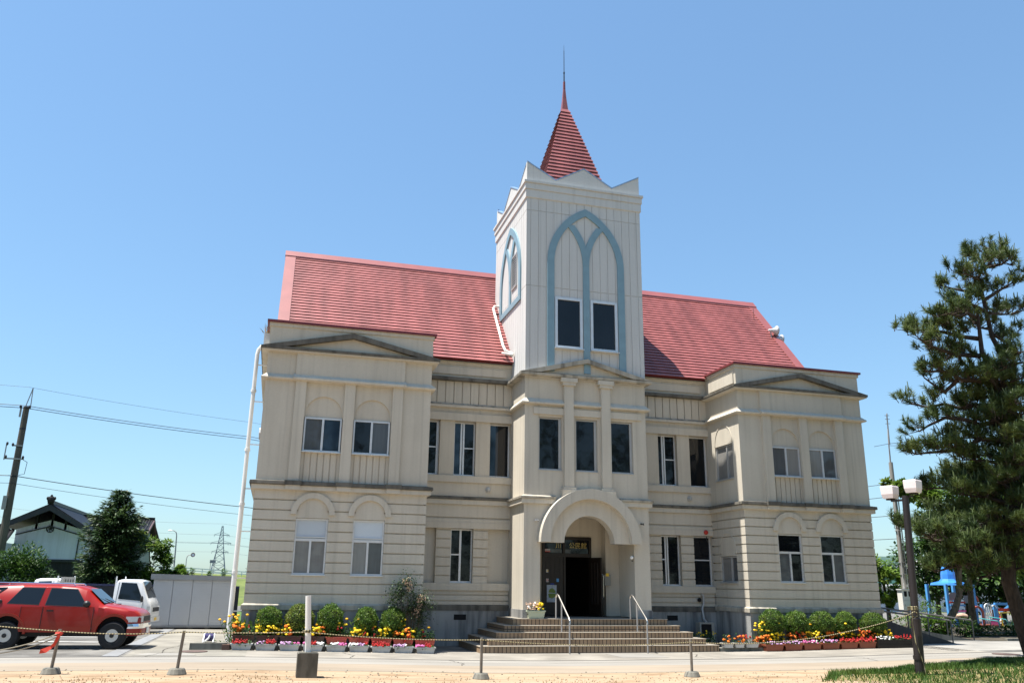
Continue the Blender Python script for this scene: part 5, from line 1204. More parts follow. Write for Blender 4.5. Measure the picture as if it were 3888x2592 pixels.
    mb = MB(S, 1.09); mb.box(-2.2,1.9,-.66,.66,.30,.42); mb.build("underbody", M_['suvgrey'], t, local=True)
    for xw in (-1.35,1.35): mb = MB(S, 1.09); mb.box(xw-.46,xw+.46,-.70,.70,.40,.83); mb.build("wheel_well", M_['dark'], t, local=True)
    mb = MB(S, 1.09); mb.box(-2.48,-2.38,-.80,.80,.46,.62); mb.build("rear_bumper", M_['chrome'], t, local=True)
    mb = MB(S, 1.09)
    for s in (-1,1): mb.tube([(-1.9,s*.56,1.53),(-1.85,s*.56,1.585),(.10,s*.56,1.57),(.16,s*.56,1.525)], .018, 6)
    mb.build("roof_rail", M_['chrome'], t, local=True)
    return t
def wheel_s(t, x, y, r, w, rimr, S):
    return wheel(t, x*S, y*S, r*S, w*S, rimr*S)
suv()

def kei_truck(base, rz, label, sign=False):
    t = thing("light_truck", base, label, "truck", "white light trucks parked behind the red car", rz=rz); mb = MB(.94)
    ztop = [(.42,1.70),(.55,1.755),(1.12,1.755),(1.26,1.715),(1.52,1.14),(1.60,1.02),(1.66,.86),(1.67,.62)]
    def zb(x): return min(lerp([(.4,1.06),(1.2,1.04),(1.5,.98),(1.67,.80)], x), lerp(ztop,x)-.03)
    st = []
    for x in sorted(set([.42,.46,.55,.7,.85,1.12,1.2,1.26,1.34,1.42,1.52,1.56,1.60,1.63,1.66,1.67] + [round(1.02+.34*math.cos(k*math.pi/10),4) for k in range(11)])):
        zl = .36; d = abs(x-1.02)
        if d < .34: zl = max(zl, .27+math.sqrt(.34**2-d*d))
        zt = lerp(ztop,x); z1 = max(zb(x), zl+.05); b = .735 if x < 1.5 else .735-(x-1.5)*.35; tt = lerp([(.4,.62),(1.2,.61),(1.5,.68),(1.67,.64)], x)
        st.append((x, [(0,zl),(b*.85,zl),(b,zl+.01),(b+.008,min(max(.66,zl+.02),z1-.02)),(b,z1),(tt+.02,zt-min(.06,(zt-z1)*.4)),(tt-.06,zt-.004),(0,zt+.012)]))
    loft(mb, st); b_ = mb.build("cab", M_['carwhite'], t, smooth=True, local=True); m = b_.modifiers.new("edge",'EDGE_SPLIT'); m.split_angle = R(38)
    def side(x, z, s, off=.008):
        z1 = zb(x); zt = lerp(ztop,x); ry = zt-min(.06,(zt-z1)*.4); tt = lerp([(.4,.62),(1.2,.61),(1.5,.68),(1.67,.64)], x); return (x, s*(.735+(tt+.02-.735)*max(0,(z-z1))/max(.01,ry-z1)+off), z)
    for s in (-1,1):
        mb = MB(.94); o = [(.56,1.12),(1.30,1.06),(1.32,1.18),(1.09,1.64),(.60,1.66)]; mb.poly([side(x,z,s,.010) for x,z in o]); mb.build("side_window", M_['carglass'], t, local=True)
        mb = MB(.94); mb.tube([side(x,z,s,.006) for x,z in ((.50,.50),(.50,1.05),(.52,1.68))], .006, 4); mb.tube([side(x,z,s,.006) for x,z in ((1.36,.66),(1.38,1.0),(1.36,1.2))], .006, 4); d = mb.build("door_gap", M_['black'], t, local=True)
        mb = MB(.94); mb.box(.56,.70,s*.745,s*.765,.93,.965); mb.build("door_handle", M_['black'], t, local=True)
        mb = MB(.94); mb.blob((1.36,s*.86,1.12),(.05,.075,.11),8,6); mb.bar((1.36,s*.72,1.1),(1.36,s*.84,1.1),.03); mb.build("mirror", M_['black'], t, local=True)
        mb = MB(.94); mb.poly([(1.625,s*.66,.70),(1.685,s*.50,.70),(1.685,s*.50,.86),(1.625,s*.66,.88)]); mb.poly([(1.52,s*.737,.72),(1.625,s*.695,.70),(1.625,s*.695,.88),(1.54,s*.735,.88)]); mb.build("headlight", M_['lampglass'], t, local=True)
        wheel(t, 1.02*.94, s*.65*.94, .25, .14, .145); wheel(t, -.88*.94, s*.65*.94, .25, .14, .145)
        mb = MB(.94); mb.box(-1.62,.36,s*.70,s*.735,.60,.88); mb.build("side_gate", M_['carwhite'], t, local=True)
    mb = MB(.94); mb.poly([(1.50,-.62,1.15),(1.50,.62,1.15),(1.275,.56,1.68),(1.275,-.56,1.68)]); mb.v = [(x+.016,y,z+.01) for x,y,z in mb.v]; mb.build("windscreen", M_['carglass'], t, local=True)
    mb = MB(.94); mb.box(1.672,1.684,-.46,.46,.70,.84); mb.build("grille", M_['black'], t, local=True)
    mb = MB(.94); mb.box(1.66,1.70,-.70,.70,.36,.52); mb.build("front_bumper", M_['carwhite'], t, local=True)
    mb = MB(.94); mb.box(1.70,1.71,-.17,.17,.40,.50); mb.build("number_plate", M_['yellow'], t, local=True)
    mb = MB(.94); mb.box(-1.65,.38,-.70,.70,.52,.60); mb.box(-1.66,-1.63,-.70,.70,.60,.88); mb.box(-1.5,1.5,-.3,.3,.3,.5); mb.build("load_bed", M_['carwhite'], t, local=True)
    mb = MB(.94)
    for s in (-1,1): mb.bar((.40,s*.66,.88),(.40,s*.60,1.86),.035,.05)
    mb.bar((.40,-.62,1.60),(.40,.62,1.60),.03,.04); mb.bar((.40,-.63,1.30),(.40,.63,1.30),.03,.04); mb.build("head_rack", M_['carwhite'], t, local=True)
    if sign:
        mb = MB(.94); mb.box(.30,.375,-.44,.44,1.58,1.82); mb.build("rack_panel", mat("grey_panel",(.33,.32,.30),rough=.7), t, local=True)
        mb = MB(.94)
        for k, (a, w_) in enumerate(((-.30,.12),(-.12,.10),(.06,.11),(.24,.12))): mb.box(.292,.299,a-w_/2,a+w_/2,1.66,1.685); mb.box(.292,.299,a-.015,a+.015,1.63,1.74)
        mb.build("panel_marks", M_['black'], t, local=True)
    return t
kei_truck((-18.15,8.55,zg(-17)), R(-5), "white light truck facing the storage shed, cab in clear view")
kei_truck((-20.3,13.2,zg(-20)), R(163), "white light truck hidden behind the red car, only its roof and rack showing", True)

# =================================================================== PINE AND OTHER TREES
LIMBS = [
  [(12.82, -7.0, 12.91), (12.01, -7.43, 12.78), (11.19, -7.85, 12.65)],
  [(13.23, -7.0, 13.51), (12.53, -7.3, 13.55), (11.94, -7.61, 13.57)],
  [(13.32, -7.0, 13.58), (14.14, -6.56, 14.16), (14.66, -6.11, 14.59)],
  [(13.31, -7.0, 13.52), (13.57, -7.43, 13.5), (13.49, -7.87, 13.56)],
  [(14.41, -7.0, 13.77), (15.16, -6.51, 13.99)],
  [(12.84, -7.0, 12.08), (13.23, -7.14, 12.31), (13.7, -7.27, 12.61), (14.01, -7.41, 12.78)],
  [(12.83, -7.0, 12.43), (12.41, -6.73, 12.48), (12.0, -6.47, 12.65), (11.72, -6.2, 12.83)],
  [(12.82, -7.0, 12.55), (13.18, -6.36, 12.51)],
  [(12.86, -7.0, 11.61), (12.16, -7.15, 11.72), (11.36, -7.3, 11.82), (10.79, -7.46, 11.59)],
  [(12.37, -7.0, 11.32), (11.46, -7.38, 11.28), (10.6, -7.77, 10.96), (9.66, -8.15, 10.85)],
  [(12.32, -7.0, 11.09), (12.29, -6.49, 11.24), (12.4, -5.98, 11.52)],
  [(12.35, -7.0, 10.45), (11.32, -7.09, 10.42), (10.34, -7.19, 10.49), (9.48, -7.28, 10.44), (8.77, -7.38, 10.4)],
  [(11.42, -7.0, 10.45), (10.8, -7.27, 10.57), (10.06, -7.53, 10.64)],
  [(12.26, -7.0, 9.76), (10.76, -7.28, 9.61), (9.76, -7.55, 9.64), (8.9, -7.83, 9.68), (8.2, -8.11, 9.81)],
  [(11.03, -7.0, 9.71), (11.29, -6.28, 9.69)],
  [(13.02, -7.0, 11.57), (14.17, -6.51, 11.78), (15.44, -6.01, 12.07)],
  [(13.07, -7.0, 10.69), (13.91, -6.68, 10.57), (14.86, -6.37, 10.93)],
  [(12.83, -7.0, 10.9), (13.73, -5.74, 11.43)],
  [(13.3, -7.0, 9.79), (13.09, -7.58, 9.62), (12.88, -8.17, 9.62)],
  [(12.55, -7.0, 8.77), (11.75, -7.05, 8.81), (11.04, -7.1, 8.75), (10.52, -7.14, 8.97), (9.97, -7.19, 8.97), (9.29, -7.24, 8.9)],
  [(11.14, -7.0, 8.78), (10.82, -6.89, 8.61), (10.49, -6.78, 8.34), (10.12, -6.67, 8.61), (9.81, -6.56, 8.88)],
  [(12.87, -7.0, 7.48), (12.45, -6.82, 7.86), (11.99, -6.65, 7.98), (11.48, -6.47, 7.87), (10.88, -6.3, 8.03), (10.24, -6.12, 7.91), (9.82, -5.94, 8.02)],
  [(12.79, -7.0, 7.42), (11.9, -6.87, 7.22), (11.29, -6.73, 7.42), (10.51, -6.6, 7.45), (9.82, -6.47, 7.16), (9.46, -6.34, 6.95)],
  [(12.53, -7.0, 6.7), (11.85, -6.83, 6.74), (11.18, -6.67, 6.41), (10.42, -6.5, 6.28), (9.67, -6.33, 6.21), (9.37, -6.17, 6.17)],
  [(12.61, -7.0, 8.23), (12.39, -6.58, 8.41), (12.29, -6.16, 8.6)],
  [(12.98, -7.0, 8.09), (13.99, -6.52, 8.37), (15.03, -6.05, 8.71)],
  [(13.19, -7.0, 7.44), (12.94, -7.57, 7.43), (12.6, -8.14, 7.46)],
  [(12.84, -7.0, 8.74), (12.87, -7.48, 8.69), (12.91, -7.97, 8.74)],
  [(12.9, -7.0, 6.61), (14.03, -6.37, 7.05), (15.08, -5.74, 7.33)],
  [(12.41, -7.0, 4.5), (11.81, -6.75, 4.74), (11.19, -6.5, 4.98), (10.54, -6.25, 5.03), (10.11, -6.0, 5.03)],
  [(12.34, -7.0, 3.78), (11.24, -7.18, 3.88), (10.12, -7.36, 3.37), (9.08, -7.54, 3.16), (8.16, -7.72, 3.12), (7.61, -7.9, 3.32)],
  [(10.46, -7.0, 3.4), (9.45, -6.83, 3.61), (8.91, -6.67, 3.56), (8.32, -6.5, 3.55)],
  [(12.1, -7.0, 2.84), (10.94, -7.3, 2.85), (9.83, -7.6, 2.99), (8.81, -7.9, 2.78)],
  [(11.89, -7.0, 2.38), (10.81, -7.23, 2.4), (9.77, -7.45, 2.46), (8.72, -7.68, 2.31), (7.86, -7.9, 2.16)],
  [(12.7, -7.0, 4.75), (13.82, -6.5, 4.99)],
  [(12.47, -7.0, 3.55), (12.61, -7.4, 3.63)],
  [(11.98, -7.0, 2.24), (12.21, -7.2, 2.33), (12.37, -7.4, 2.43)],
  [(11.52, -7.0, 4.46), (11.39, -6.47, 4.22), (11.15, -5.93, 4.1), (10.86, -5.4, 4.13)],
  [(12.4, -7.0, 4.12), (12.63, -6.2, 4.33), (12.9, -5.4, 4.25)],
  [(11.76, -7.0, 2.6), (10.9, -7.2, 2.13), (10.12, -7.4, 1.94)],
  [(12.3, -7.0, 3.26), (11.79, -6.75, 3.36), (11.31, -6.5, 3.92)],
  [(12.2, -7.0, 3.08), (11.43, -6.5, 2.61), (11.28, -6.0, 2.71)],
  [(12.82, -7.0, 5.39), (12.52, -6.47, 5.48), (12.29, -5.93, 5.44), (12.03, -5.4, 5.69)],
  [(12.69, -7.0, 4.99), (13.18, -6.0, 5.22)],
  [(12.23, -7.0, 2.61), (12.22, -7.4, 2.88)],
]
def pine():
    r = random.Random(21)
    t = thing("pine_tree", (12.75,-7,zg(12.7)), "tall open crowned pine leaning at the right edge beside the lamp post", "pine")
    tr = MB()
    T = [(12.85,-7,-1.0),(12.62,-7,-.5),(12.40,-7,.33),(12.05,-7,1.95),(12.36,-7,3.42),(12.70,-7,4.99),(12.79,-7,6.34),(12.87,-7,7.48),(12.77,-7,8.79)]
    tr.tube(T, [.34,.28,.25,.23,.205,.18,.155,.13,.11], 12)
    tr.tube([(12.77,-7,8.79),(12.6,-7.1,9.29),(12.23,-7.15,9.81),(12.26,-7.15,10.5),(12.36,-7.1,11.33),(12.3,-7.1,11.6)], [.12,.10,.085,.07,.05,.03], 9)
    tr.tube([(12.86,-7,8.4),(13.41,-6.9,9.29),(13.34,-6.9,9.97),(13.05,-6.9,10.58),(12.96,-6.9,11.63),(12.85,-6.9,12.85),(13.24,-6.9,13.51),(13.6,-6.9,13.95)], [.12,.10,.09,.08,.07,.055,.04,.02], 9)
    nd = MB(); ca = nd
    def tuft(p, d, ln, nn):
        d = Vector(d).normalized(); a = d.orthogonal().normalized(); b = d.cross(a)
        for _ in range(nn):
            u = r.random(); q = Vector(p) + d*ln*u; th = r.uniform(0,6.283); spread = r.uniform(.55,1.25)
            v = (d*r.uniform(.5,1.1) + (a*math.cos(th)+b*math.sin(th))*spread + Vector((0,0,-.12))).normalized(); L = r.uniform(.15,.26); s = v.cross(Vector((r.gauss(0,1),r.gauss(0,1),r.gauss(0,1)))).normalized()*.010
            e = q + v*L; nd.add([tuple(q-s), tuple(q+s), tuple(e)], [(0,1,2)])
    def shoot(p, d, ln):
        tr.tube([p, tuple(Vector(p)+Vector(d).normalized()*ln)], [.014,.008], 4)
        e = Vector(p)+Vector(d).normalized()*ln*.35
        tuft(e, d, ln*.85, r.randint(48,70))
        if r.random() < .45:
            q = Vector(p)+Vector(d).normalized()*ln; k = Vector((r.gauss(0,.15),r.gauss(0,.15),1)); hgt = r.uniform(.16,.36)
            nd.cur = 1; ca.tube([tuple(q), tuple(q+k.normalized()*hgt)], [.024,.012], 5); nd.cur = 0
    for l in LIMBS:
        for i, q in enumerate(l):
            k = .90 if i else 1.0; zz_ = q[2] - max(0, q[2]-9.5)*.055; l[i] = (12.75+(q[0]-12.75)*k, q[1], zz_)
    def tp(z):
        for a, b in zip(T, T[1:]):
            if a[2] <= z <= b[2]: return Vector(a).lerp(Vector(b), (z-a[2])/(b[2]-a[2]))
        return Vector((12.9 + r.uniform(-.5,.4), -7, z))
    extra = []
    for k in range(40):
        z = 3.0 + 6.6*(k/40); p = tp(z); a = 2.4*k + r.uniform(-.4,.4); L = (2.9 - .17*z)*r.uniform(.6,1.05)
        d = Vector((math.cos(a), math.sin(a), 0)); extra.append([tuple(p), tuple(p + d*L*.5 + Vector((0,0,.10*L))), tuple(p + d*L + Vector((0,0,.12*L)))])
    for l in LIMBS + extra:
        n = len(l); r0 = .035 + .011*n; tr.tube(l, [r0*(1-.75*i/(n-1)) for i in range(n)], 7)
        tot = 0; seg = []
        for a, b in zip(l, l[1:]): d = (Vector(b)-Vector(a)).length; seg.append((tot, d, a, b)); tot += d
        s = max(0, tot*.18 if tot > 1.2 else 0)
        while s <= tot:
            for st, d, a, b in seg:
                if st <= s <= st+d+1e-6:
                    p = Vector(a).lerp(Vector(b), (s-st)/d); ax = (Vector(b)-Vector(a)).normalized(); break
            fr_ = s/tot
            for _ in range((3 if fr_ > .3 else 2) if p.z < 6.8 else 2):
                side_ = Vector((r.gauss(0,.5), r.gauss(0,1.0), 0)) + ax*r.uniform(.2,.9)
                tw = r.uniform(.15,.60)*(1 if fr_ > .3 else .6); e = p + side_.normalized()*tw + Vector((0,0,r.uniform(-.05,.18)))
                if tw > .22: tr.tube([tuple(p), tuple(e)], [.018,.01], 4)
                for _ in range(3 if (e.z < 6.8 or r.random() < .6) else 2): shoot(tuple(e + Vector((r.gauss(0,.08),r.gauss(0,.08),r.gauss(0,.03)))), (r.gauss(0,.45)+ax.x*.4, r.gauss(0,.45), r.uniform(.7,1.5)), r.uniform(.24,.42))
            s += r.uniform(.20,.32)
        for _ in range(3): shoot(l[-1], (ax.x+r.gauss(0,.4), r.gauss(0,.5), r.uniform(.3,1.1)), r.uniform(.25,.38))
    trunk = tr.build("trunk", M_['bark'], t); nd.build("crown", [M_['needle'], M_['candle']], t)
pine()

def crown_cluster(mb, r, c, rad, n, lmin, lmax, flat=.8, droop=.2):
    """leaf clump: leaves over an uneven lump"""
    for _ in range(n):
        u = r.uniform(-1,1); a = r.uniform(0,6.283); q = math.sqrt(1-u*u); d = Vector((q*math.cos(a),q*math.sin(a),u)); k = r.uniform(.35,1.05)
        p = Vector((c[0]+d.x*rad*k, c[1]+d.y*rad*k, c[2]+d.z*rad*flat*k)); o = (d*.7 + Vector((r.gauss(0,.6),r.gauss(0,.6),r.gauss(.1,.4)-droop)))
        mb.leaf(p, o, (r.gauss(0,.4),r.gauss(0,.4),1), r.uniform(lmin,lmax), r.uniform(lmin,lmax)*.55)
def broad_tree(name, base, trunk, clumps, m, label, cat, n, lmin, lmax, seed, bark='bark2', group=None, r0=.2):
    r = random.Random(seed); t = thing(name, base, label, cat, group); tr = MB(); lf = MB()
    tr.tube(trunk, [r0*(1-.6*i/(len(trunk)-1)) for i in range(len(trunk))], 9); top = Vector(trunk[-1])
    for c, rad in clumps:
        j = Vector(trunk[r.randint(len(trunk)//2, len(trunk)-1)]); mid = j.lerp(Vector(c), .55) + Vector((0,0,.15*rad)); tr.tube([tuple(j), tuple(mid), c], [r0*.35, r0*.2, .02], 6)
        sub = max(5, int(rad*rad*5))
        for _ in range(sub):
            d = Vector((r.gauss(0,1),r.gauss(0,1),r.gauss(0,.8))).normalized()*rad*r.uniform(.35,1.0); cc = Vector(c)+d*Vector((1,1,.8)).length/1.62
            crown_cluster(lf, r, tuple(cc), rad*.38, int(n/sub), lmin, lmax)
    tr.build("trunk", M_[bark], t); lf.build("crown", m, t); return t
# broad leaved tree behind the pine
broad_tree("broadleaf_tree", (19.9,5,-.4), [(19.7,5,-.5),(20.2,5,.1),(20.75,5,.75),(21.1,5,1.4),(21.3,5,2.6),(21.6,5,4.0),(22.0,5,5.4)],
  [((18.2,5,6.7),.55),((18.9,5.2,6.35),.6),((19.7,5,6.1),.75),((20.6,5.3,5.9),1.0),((22.0,5,6.6),1.4),((23.6,5.4,6.2),1.4),((25.0,5.2,5.2),1.5),((22.6,4.8,5.0),1.2),((20.2,4.8,4.7),.65),((21.3,5.3,3.7),.9),((23.6,5,4.0),1.2),((25.6,5,3.9),1.4),((24.2,5.4,7.6),1.0)],
  M_['broad'], "broad leaved tree with bright green leaves behind the pine, trunk beside the ramp", "tree", 1150, .15, .28, 41)
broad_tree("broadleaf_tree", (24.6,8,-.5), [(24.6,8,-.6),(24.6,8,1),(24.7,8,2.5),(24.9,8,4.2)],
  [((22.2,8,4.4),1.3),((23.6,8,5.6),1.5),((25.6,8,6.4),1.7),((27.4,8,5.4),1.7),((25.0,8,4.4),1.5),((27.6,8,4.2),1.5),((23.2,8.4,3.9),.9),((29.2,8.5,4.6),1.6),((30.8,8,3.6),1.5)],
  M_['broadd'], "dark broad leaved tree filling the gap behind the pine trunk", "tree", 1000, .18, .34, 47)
broad_tree("broadleaf_tree", (20.6,9,-.5), [(20.6,9.5,-.6),(20.5,9.5,.6),(20.4,9.5,1.8),(20.2,9.5,2.6)],
  [((19.7,9.3,3.2),.55),((20.2,9.2,2.75),.75),((19.5,9.3,2.2),.8),((20.4,9.1,1.95),.8),((21.0,9.2,2.3),.55),((19.8,9.2,1.25),.5),((20.6,9.1,1.2),.45),((19.2,9.6,3.6),.4),((18.6,9.6,2.4),.8)],
  M_['bright'], "small bright green tree between the right wing and the concrete pole", "tree", 620, .13, .24, 43, r0=.12)
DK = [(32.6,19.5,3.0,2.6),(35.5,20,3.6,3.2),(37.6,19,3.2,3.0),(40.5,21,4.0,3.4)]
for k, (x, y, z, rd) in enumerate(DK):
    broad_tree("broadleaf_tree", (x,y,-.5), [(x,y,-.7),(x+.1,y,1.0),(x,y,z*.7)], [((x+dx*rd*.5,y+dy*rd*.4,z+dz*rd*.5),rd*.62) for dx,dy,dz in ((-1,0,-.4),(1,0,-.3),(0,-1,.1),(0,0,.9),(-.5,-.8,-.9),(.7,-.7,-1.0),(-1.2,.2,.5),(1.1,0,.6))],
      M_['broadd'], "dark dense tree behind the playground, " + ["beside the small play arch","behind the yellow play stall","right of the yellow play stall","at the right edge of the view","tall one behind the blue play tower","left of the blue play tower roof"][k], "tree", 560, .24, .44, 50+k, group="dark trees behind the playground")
# hedge shrubs around the playground and the ramp
def shrub(c, rad, m, label, seed, n=900, lmin=.08, lmax=.16, name="shrub", group=None, cat="shrub"):
    r = random.Random(seed); t = thing(name, (c[0],c[1],zg(c[0])), label, cat, group); mb = MB()
    for _ in range(6): mb.tube([(c[0]+r.gauss(0,.1),c[1],zg(c[0])-.05),(c[0]+r.gauss(0,rad[0]*.3),c[1]+r.gauss(0,rad[1]*.3),c[2]+r.uniform(-.2,.5)*rad[2])],[.03,.012],5)
    mb.build("stems", M_['bark2'], t); mb = MB(); ph = [r.uniform(0,6) for _ in range(4)]
    for _ in range(n):
        u = r.uniform(-1,1); a = r.uniform(0,6.283); q = math.sqrt(1-u*u); d = Vector((q*math.cos(a),q*math.sin(a),u)); k = r.uniform(.5,1.0)*(1+.18*math.sin(4*a+ph[0])+.14*math.sin(6*u+3*a+ph[1]))
        p = (c[0]+d.x*rad[0]*k, c[1]+d.y*rad[1]*k, c[2]+d.z*rad[2]*k); mb.leaf(p, d+Vector((r.gauss(0,.7),r.gauss(0,.7),r.gauss(.2,.5))), (0,0,1), r.uniform(lmin,lmax), r.uniform(lmin,lmax)*.5)
    mb.build("leaves", m, t); return t
shrub((20.25,6.3,.55),(.85,.7,.65),M_['bush'],"loose green shrub behind the ramp, left of the blue play tower",61)
shrub((19.2,4.6,-.02),(.9,.4,.42),M_['stemgreen'],"broad leaved green plants at the ramp's far kerb",62,700,.16,.3,"leafy_plant",None,"plant")
shrub((20.6,4.4,-.05),(.7,.4,.40),M_['plant'],"dark leafy plants beside the leaning trunk at the ramp",63,500,.12,.22,"leafy_plant",None,"plant")
shrub((17.0,4.3,.1),(1.1,.5,.40),M_['bush'],"low shrub behind the ramp rails next to the meter box",64,700)
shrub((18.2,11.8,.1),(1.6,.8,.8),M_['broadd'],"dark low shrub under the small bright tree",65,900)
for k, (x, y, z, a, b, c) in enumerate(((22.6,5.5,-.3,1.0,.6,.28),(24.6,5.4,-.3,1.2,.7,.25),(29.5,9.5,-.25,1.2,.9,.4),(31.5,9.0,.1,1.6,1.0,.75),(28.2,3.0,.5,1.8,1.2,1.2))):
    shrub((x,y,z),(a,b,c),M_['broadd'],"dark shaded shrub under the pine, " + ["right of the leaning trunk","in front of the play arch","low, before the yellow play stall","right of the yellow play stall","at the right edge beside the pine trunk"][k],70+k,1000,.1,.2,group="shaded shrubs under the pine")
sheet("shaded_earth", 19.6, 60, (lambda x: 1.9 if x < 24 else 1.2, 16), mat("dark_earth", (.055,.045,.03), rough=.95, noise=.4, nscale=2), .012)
t = thing("garden_kerb", (24,1.8,-.5), "low stone kerb between the white pavement and the shaded shrubs", "kerb"); mb = MB()
for k in range(20): mb.box(20.5+.8*k,21.28+.8*k,1.85-.05*k,2.05-.05*k,-.8,-.42); 
mb.build("kerb_stones", M_['conc'], t)

# left side: conifer, round bush, small tree
def conifer(base, H, label, seed):
    r = random.Random(seed); t = thing("conifer_tree", base, label, "conifer"); tr = MB(); lf = MB(); x0, y0, zb = base
    tr.tube([(x0,y0,zb-.2),(x0,y0,zb+H*.5),(x0,y0,zb+H)],[.22,.13,.02],8)
    ph = [r.uniform(0,6) for _ in range(6)]
    def rad(f):   # f = height fraction
        return .22 + 1.95*min(1, ((1-f)/.55))**.75 if f > .10 else 1.9
    z = .07
    while z < 1.0:
        nb = 13 if z < .8 else 8; R_ = rad(z); a0 = r.uniform(0,6.28)
        for k in range(nb):
            a = a0 + 6.283*k/nb + r.uniform(-.2,.2); L = R_*r.uniform(.62,1.15)*(1+.16*math.sin(2*a+ph[0])+.13*math.sin(3*a+9*z+ph[1])+.10*math.sin(13*z+ph[2])); lift = r.uniform(-.05,.22)*L
            d = Vector((math.cos(a),math.sin(a),0)); p0 = Vector((x0,y0,zb+H*z)); p1 = p0 + d*L + Vector((0,0,lift)); tr.tube([tuple(p0),tuple(p1)],[.03,.008],4)
            m = int(40*L)+12
            for i in range(m):
                u = r.uniform(.15,1.03); p = p0.lerp(p1,u) + Vector((0,0,-.12*math.sin(u*3.1))); s = Vector((-d.y,d.x,0))*r.gauss(0,.16*(1.25-u)*L+.04)
                o = d*.8 + s*1.2 + Vector((0,0,r.gauss(.12,.3))); lf.leaf(p+s*.8+Vector((0,0,r.gauss(0,.05))), o, (r.gauss(0,.3),r.gauss(0,.3),1), r.uniform(.18,.36), r.uniform(.06,.12))
        z += .030*(1.2-z*.5)
    tr.build("trunk", M_['bark'], t); lf.build("crown", M_['conif'], t)
conifer((-20.75,24,-.5), 7.25, "tall dark conifer behind the fence in front of the tiled house", 33)
broad_tree("broadleaf_tree", (-18.9,26,-.5), [(-18.9,26,-.6),(-18.8,26,1),(-18.8,26,2)], [((-19.2,25.8,4.1),.7),((-18.6,25.6,3.3),.9),((-18.2,25.6,2.5),.9),((-19.2,25.2,2.0),.9),((-18.3,25.3,1.4),.7),((-17.6,25.8,2.0),.5),((-17.2,26.5,2.1),.45),((-18.8,25.3,.8),.8)], M_['broad'], "yellow green broad leaved tree tucked behind the dark conifer", "tree", 900, .16, .30, 44, r0=.14)
shrub((-24.6,20.5,1.35),(1.75,1.5,1.75),M_['broadd'],"big rounded dark green bush beside the utility pole",45,11000,.13,.24,"round_bush",None,"bush")

# =================================================================== LEFT BACKGROUND
t = thing("storage_shed", (-15.05,12.2,-.5), "pale grey sheet metal storage shed on blocks at the left of the hall", "shed")
mb = MB(); x0, x1, y0, y1 = -16.72, -13.40, 11.0, 13.4
for k in range(4):
    a = x0 + (x1-x0)*k/4; b = x0 + (x1-x0)*(k+1)/4; mb.box(a+.012, b-.012, y0, y0+.04, -.33, 1.62)
    for j in range(16): z = -.30+.12*j; mb.box(a+.02,b-.02,y0-.012,y0,z,z+.085)
mb.box(x0,x1,y0+.04,y1,-.34,1.63); mb.build("walls", M_['shed'], t)
mb = MB(); mb.box(x0-.05,x1+.06,y0-.06,y0-.03,-.40,-.33); mb.box(x1,x1+.03,y0-.03,y1,-.36,1.62); mb.build("frame", M_['shedroof'], t)
mb = MB(); P = [(x0-.12,y0-.15,1.62),(x1+.12,y0-.15,1.62),(x1+.12,y1,1.62),(x0-.12,y1,1.62),(x0-.12,y0-.15,1.86),(x1+.12,y0-.15,1.80),(x1+.12,y1,1.74),(x0-.12,y1,1.78)]
mb.add(P,[(0,3,2,1),(4,5,6,7),(0,1,5,4),(1,2,6,5),(2,3,7,6),(3,0,4,7)]); mb.build("roof", M_['shedroof'], t)
for k in range(5): mb = MB(); x = x0+.1+.75*k; mb.box(x,x+.22,y0+.1,y0+.5,-.75,-.40); mb.build("block", M_['conc'], t)

t = thing("dark_fence", (-25,15.5,-.5), "dark sheet fence with a navy top rail behind the trucks", "fence"); mb = MB()
n = 60
for k in range(n): a = -45+.53*k; mb.box(a,a+.5,15.5,15.54,-1.0,1.30+.002*(n-k)); mb.box(a+.5,a+.53,15.5,15.52,-1.0,1.26)
mb.build("sheets", M_['darkfence'], t); mb = MB(); mb.bar((-45,15.48,1.47),(-13.2,15.48,1.30),.09,.10); mb.build("top_rail", M_['navy'], t)

def tiled(mb, a0, a1, b0, b1, n, thick=.10, amp=.06):
    """tiled roof plane: rolls run from ridge edge a to eave edge b"""
    a0, a1, b0, b1 = map(Vector, (a0,a1,b0,b1)); nrm = (a1-a0).cross(b0-a0).normalized()
    if nrm.z < 0: nrm = -nrm
    m = n*4; V = []; F = []
    for i in range(m+1):
        u = i/m; w = amp*abs(math.sin(math.pi*i/4))
        for j in range(9):
            v = j/8; p = a0.lerp(a1,u).lerp(b0.lerp(b1,u), v) - Vector((0,0,.10*math.sin(math.pi*v))) + nrm*w; V.append(tuple(p))
    for i in range(m):
        for j in range(8): F.append((i*9+j,(i+1)*9+j,(i+1)*9+j+1,i*9+j+1))
    mb.add(V, F)
    V = [tuple(p) for p in (a0,a1,b1,b0)] + [tuple(p-nrm*thick) for p in (a0,a1,b1,b0)]; mb.add(V,[(7,6,5,4),(0,1,5,4),(1,2,6,5),(2,3,7,6),(3,0,4,7)])
t = thing("tiled_storehouse", (-27.3,40,-.5), "old storehouse with white plaster gable, round crest and glazed black tile roof", "house")
mb = MB(); yf, yb = 37.5, 48; xl, xr, xm = -29.55, -24.95, -27.37
mb.prism([(xl,2.8),(xr,2.8),(xr,4.95),(xm,5.66),(xl,4.95)], lambda a, b, w: (a, yf+w, b), 0, yb-yf); wl_o = mb.build("wall", M_['plaster'], t)
mb = MB(); mb.box(xl-.05,xr+.05,yf-.06,yf,2.74,2.92); mb.strip([(xl,4.52),(xm,5.16),(xr,4.50)],[(xl,4.60),(xm,5.24),(xr,4.58)], lambda a, b, w: (a, yf-w, b), 0, .07); mb.build("wall_band", M_['greyboard'], wl_o)
mb = MB(); mb.strip(arc(xm,5.02,.20,0,2*math.pi,24),arc(xm,5.02,.26,0,2*math.pi,24), lambda a, b, w: (a, yf-w, b), 0, .06)
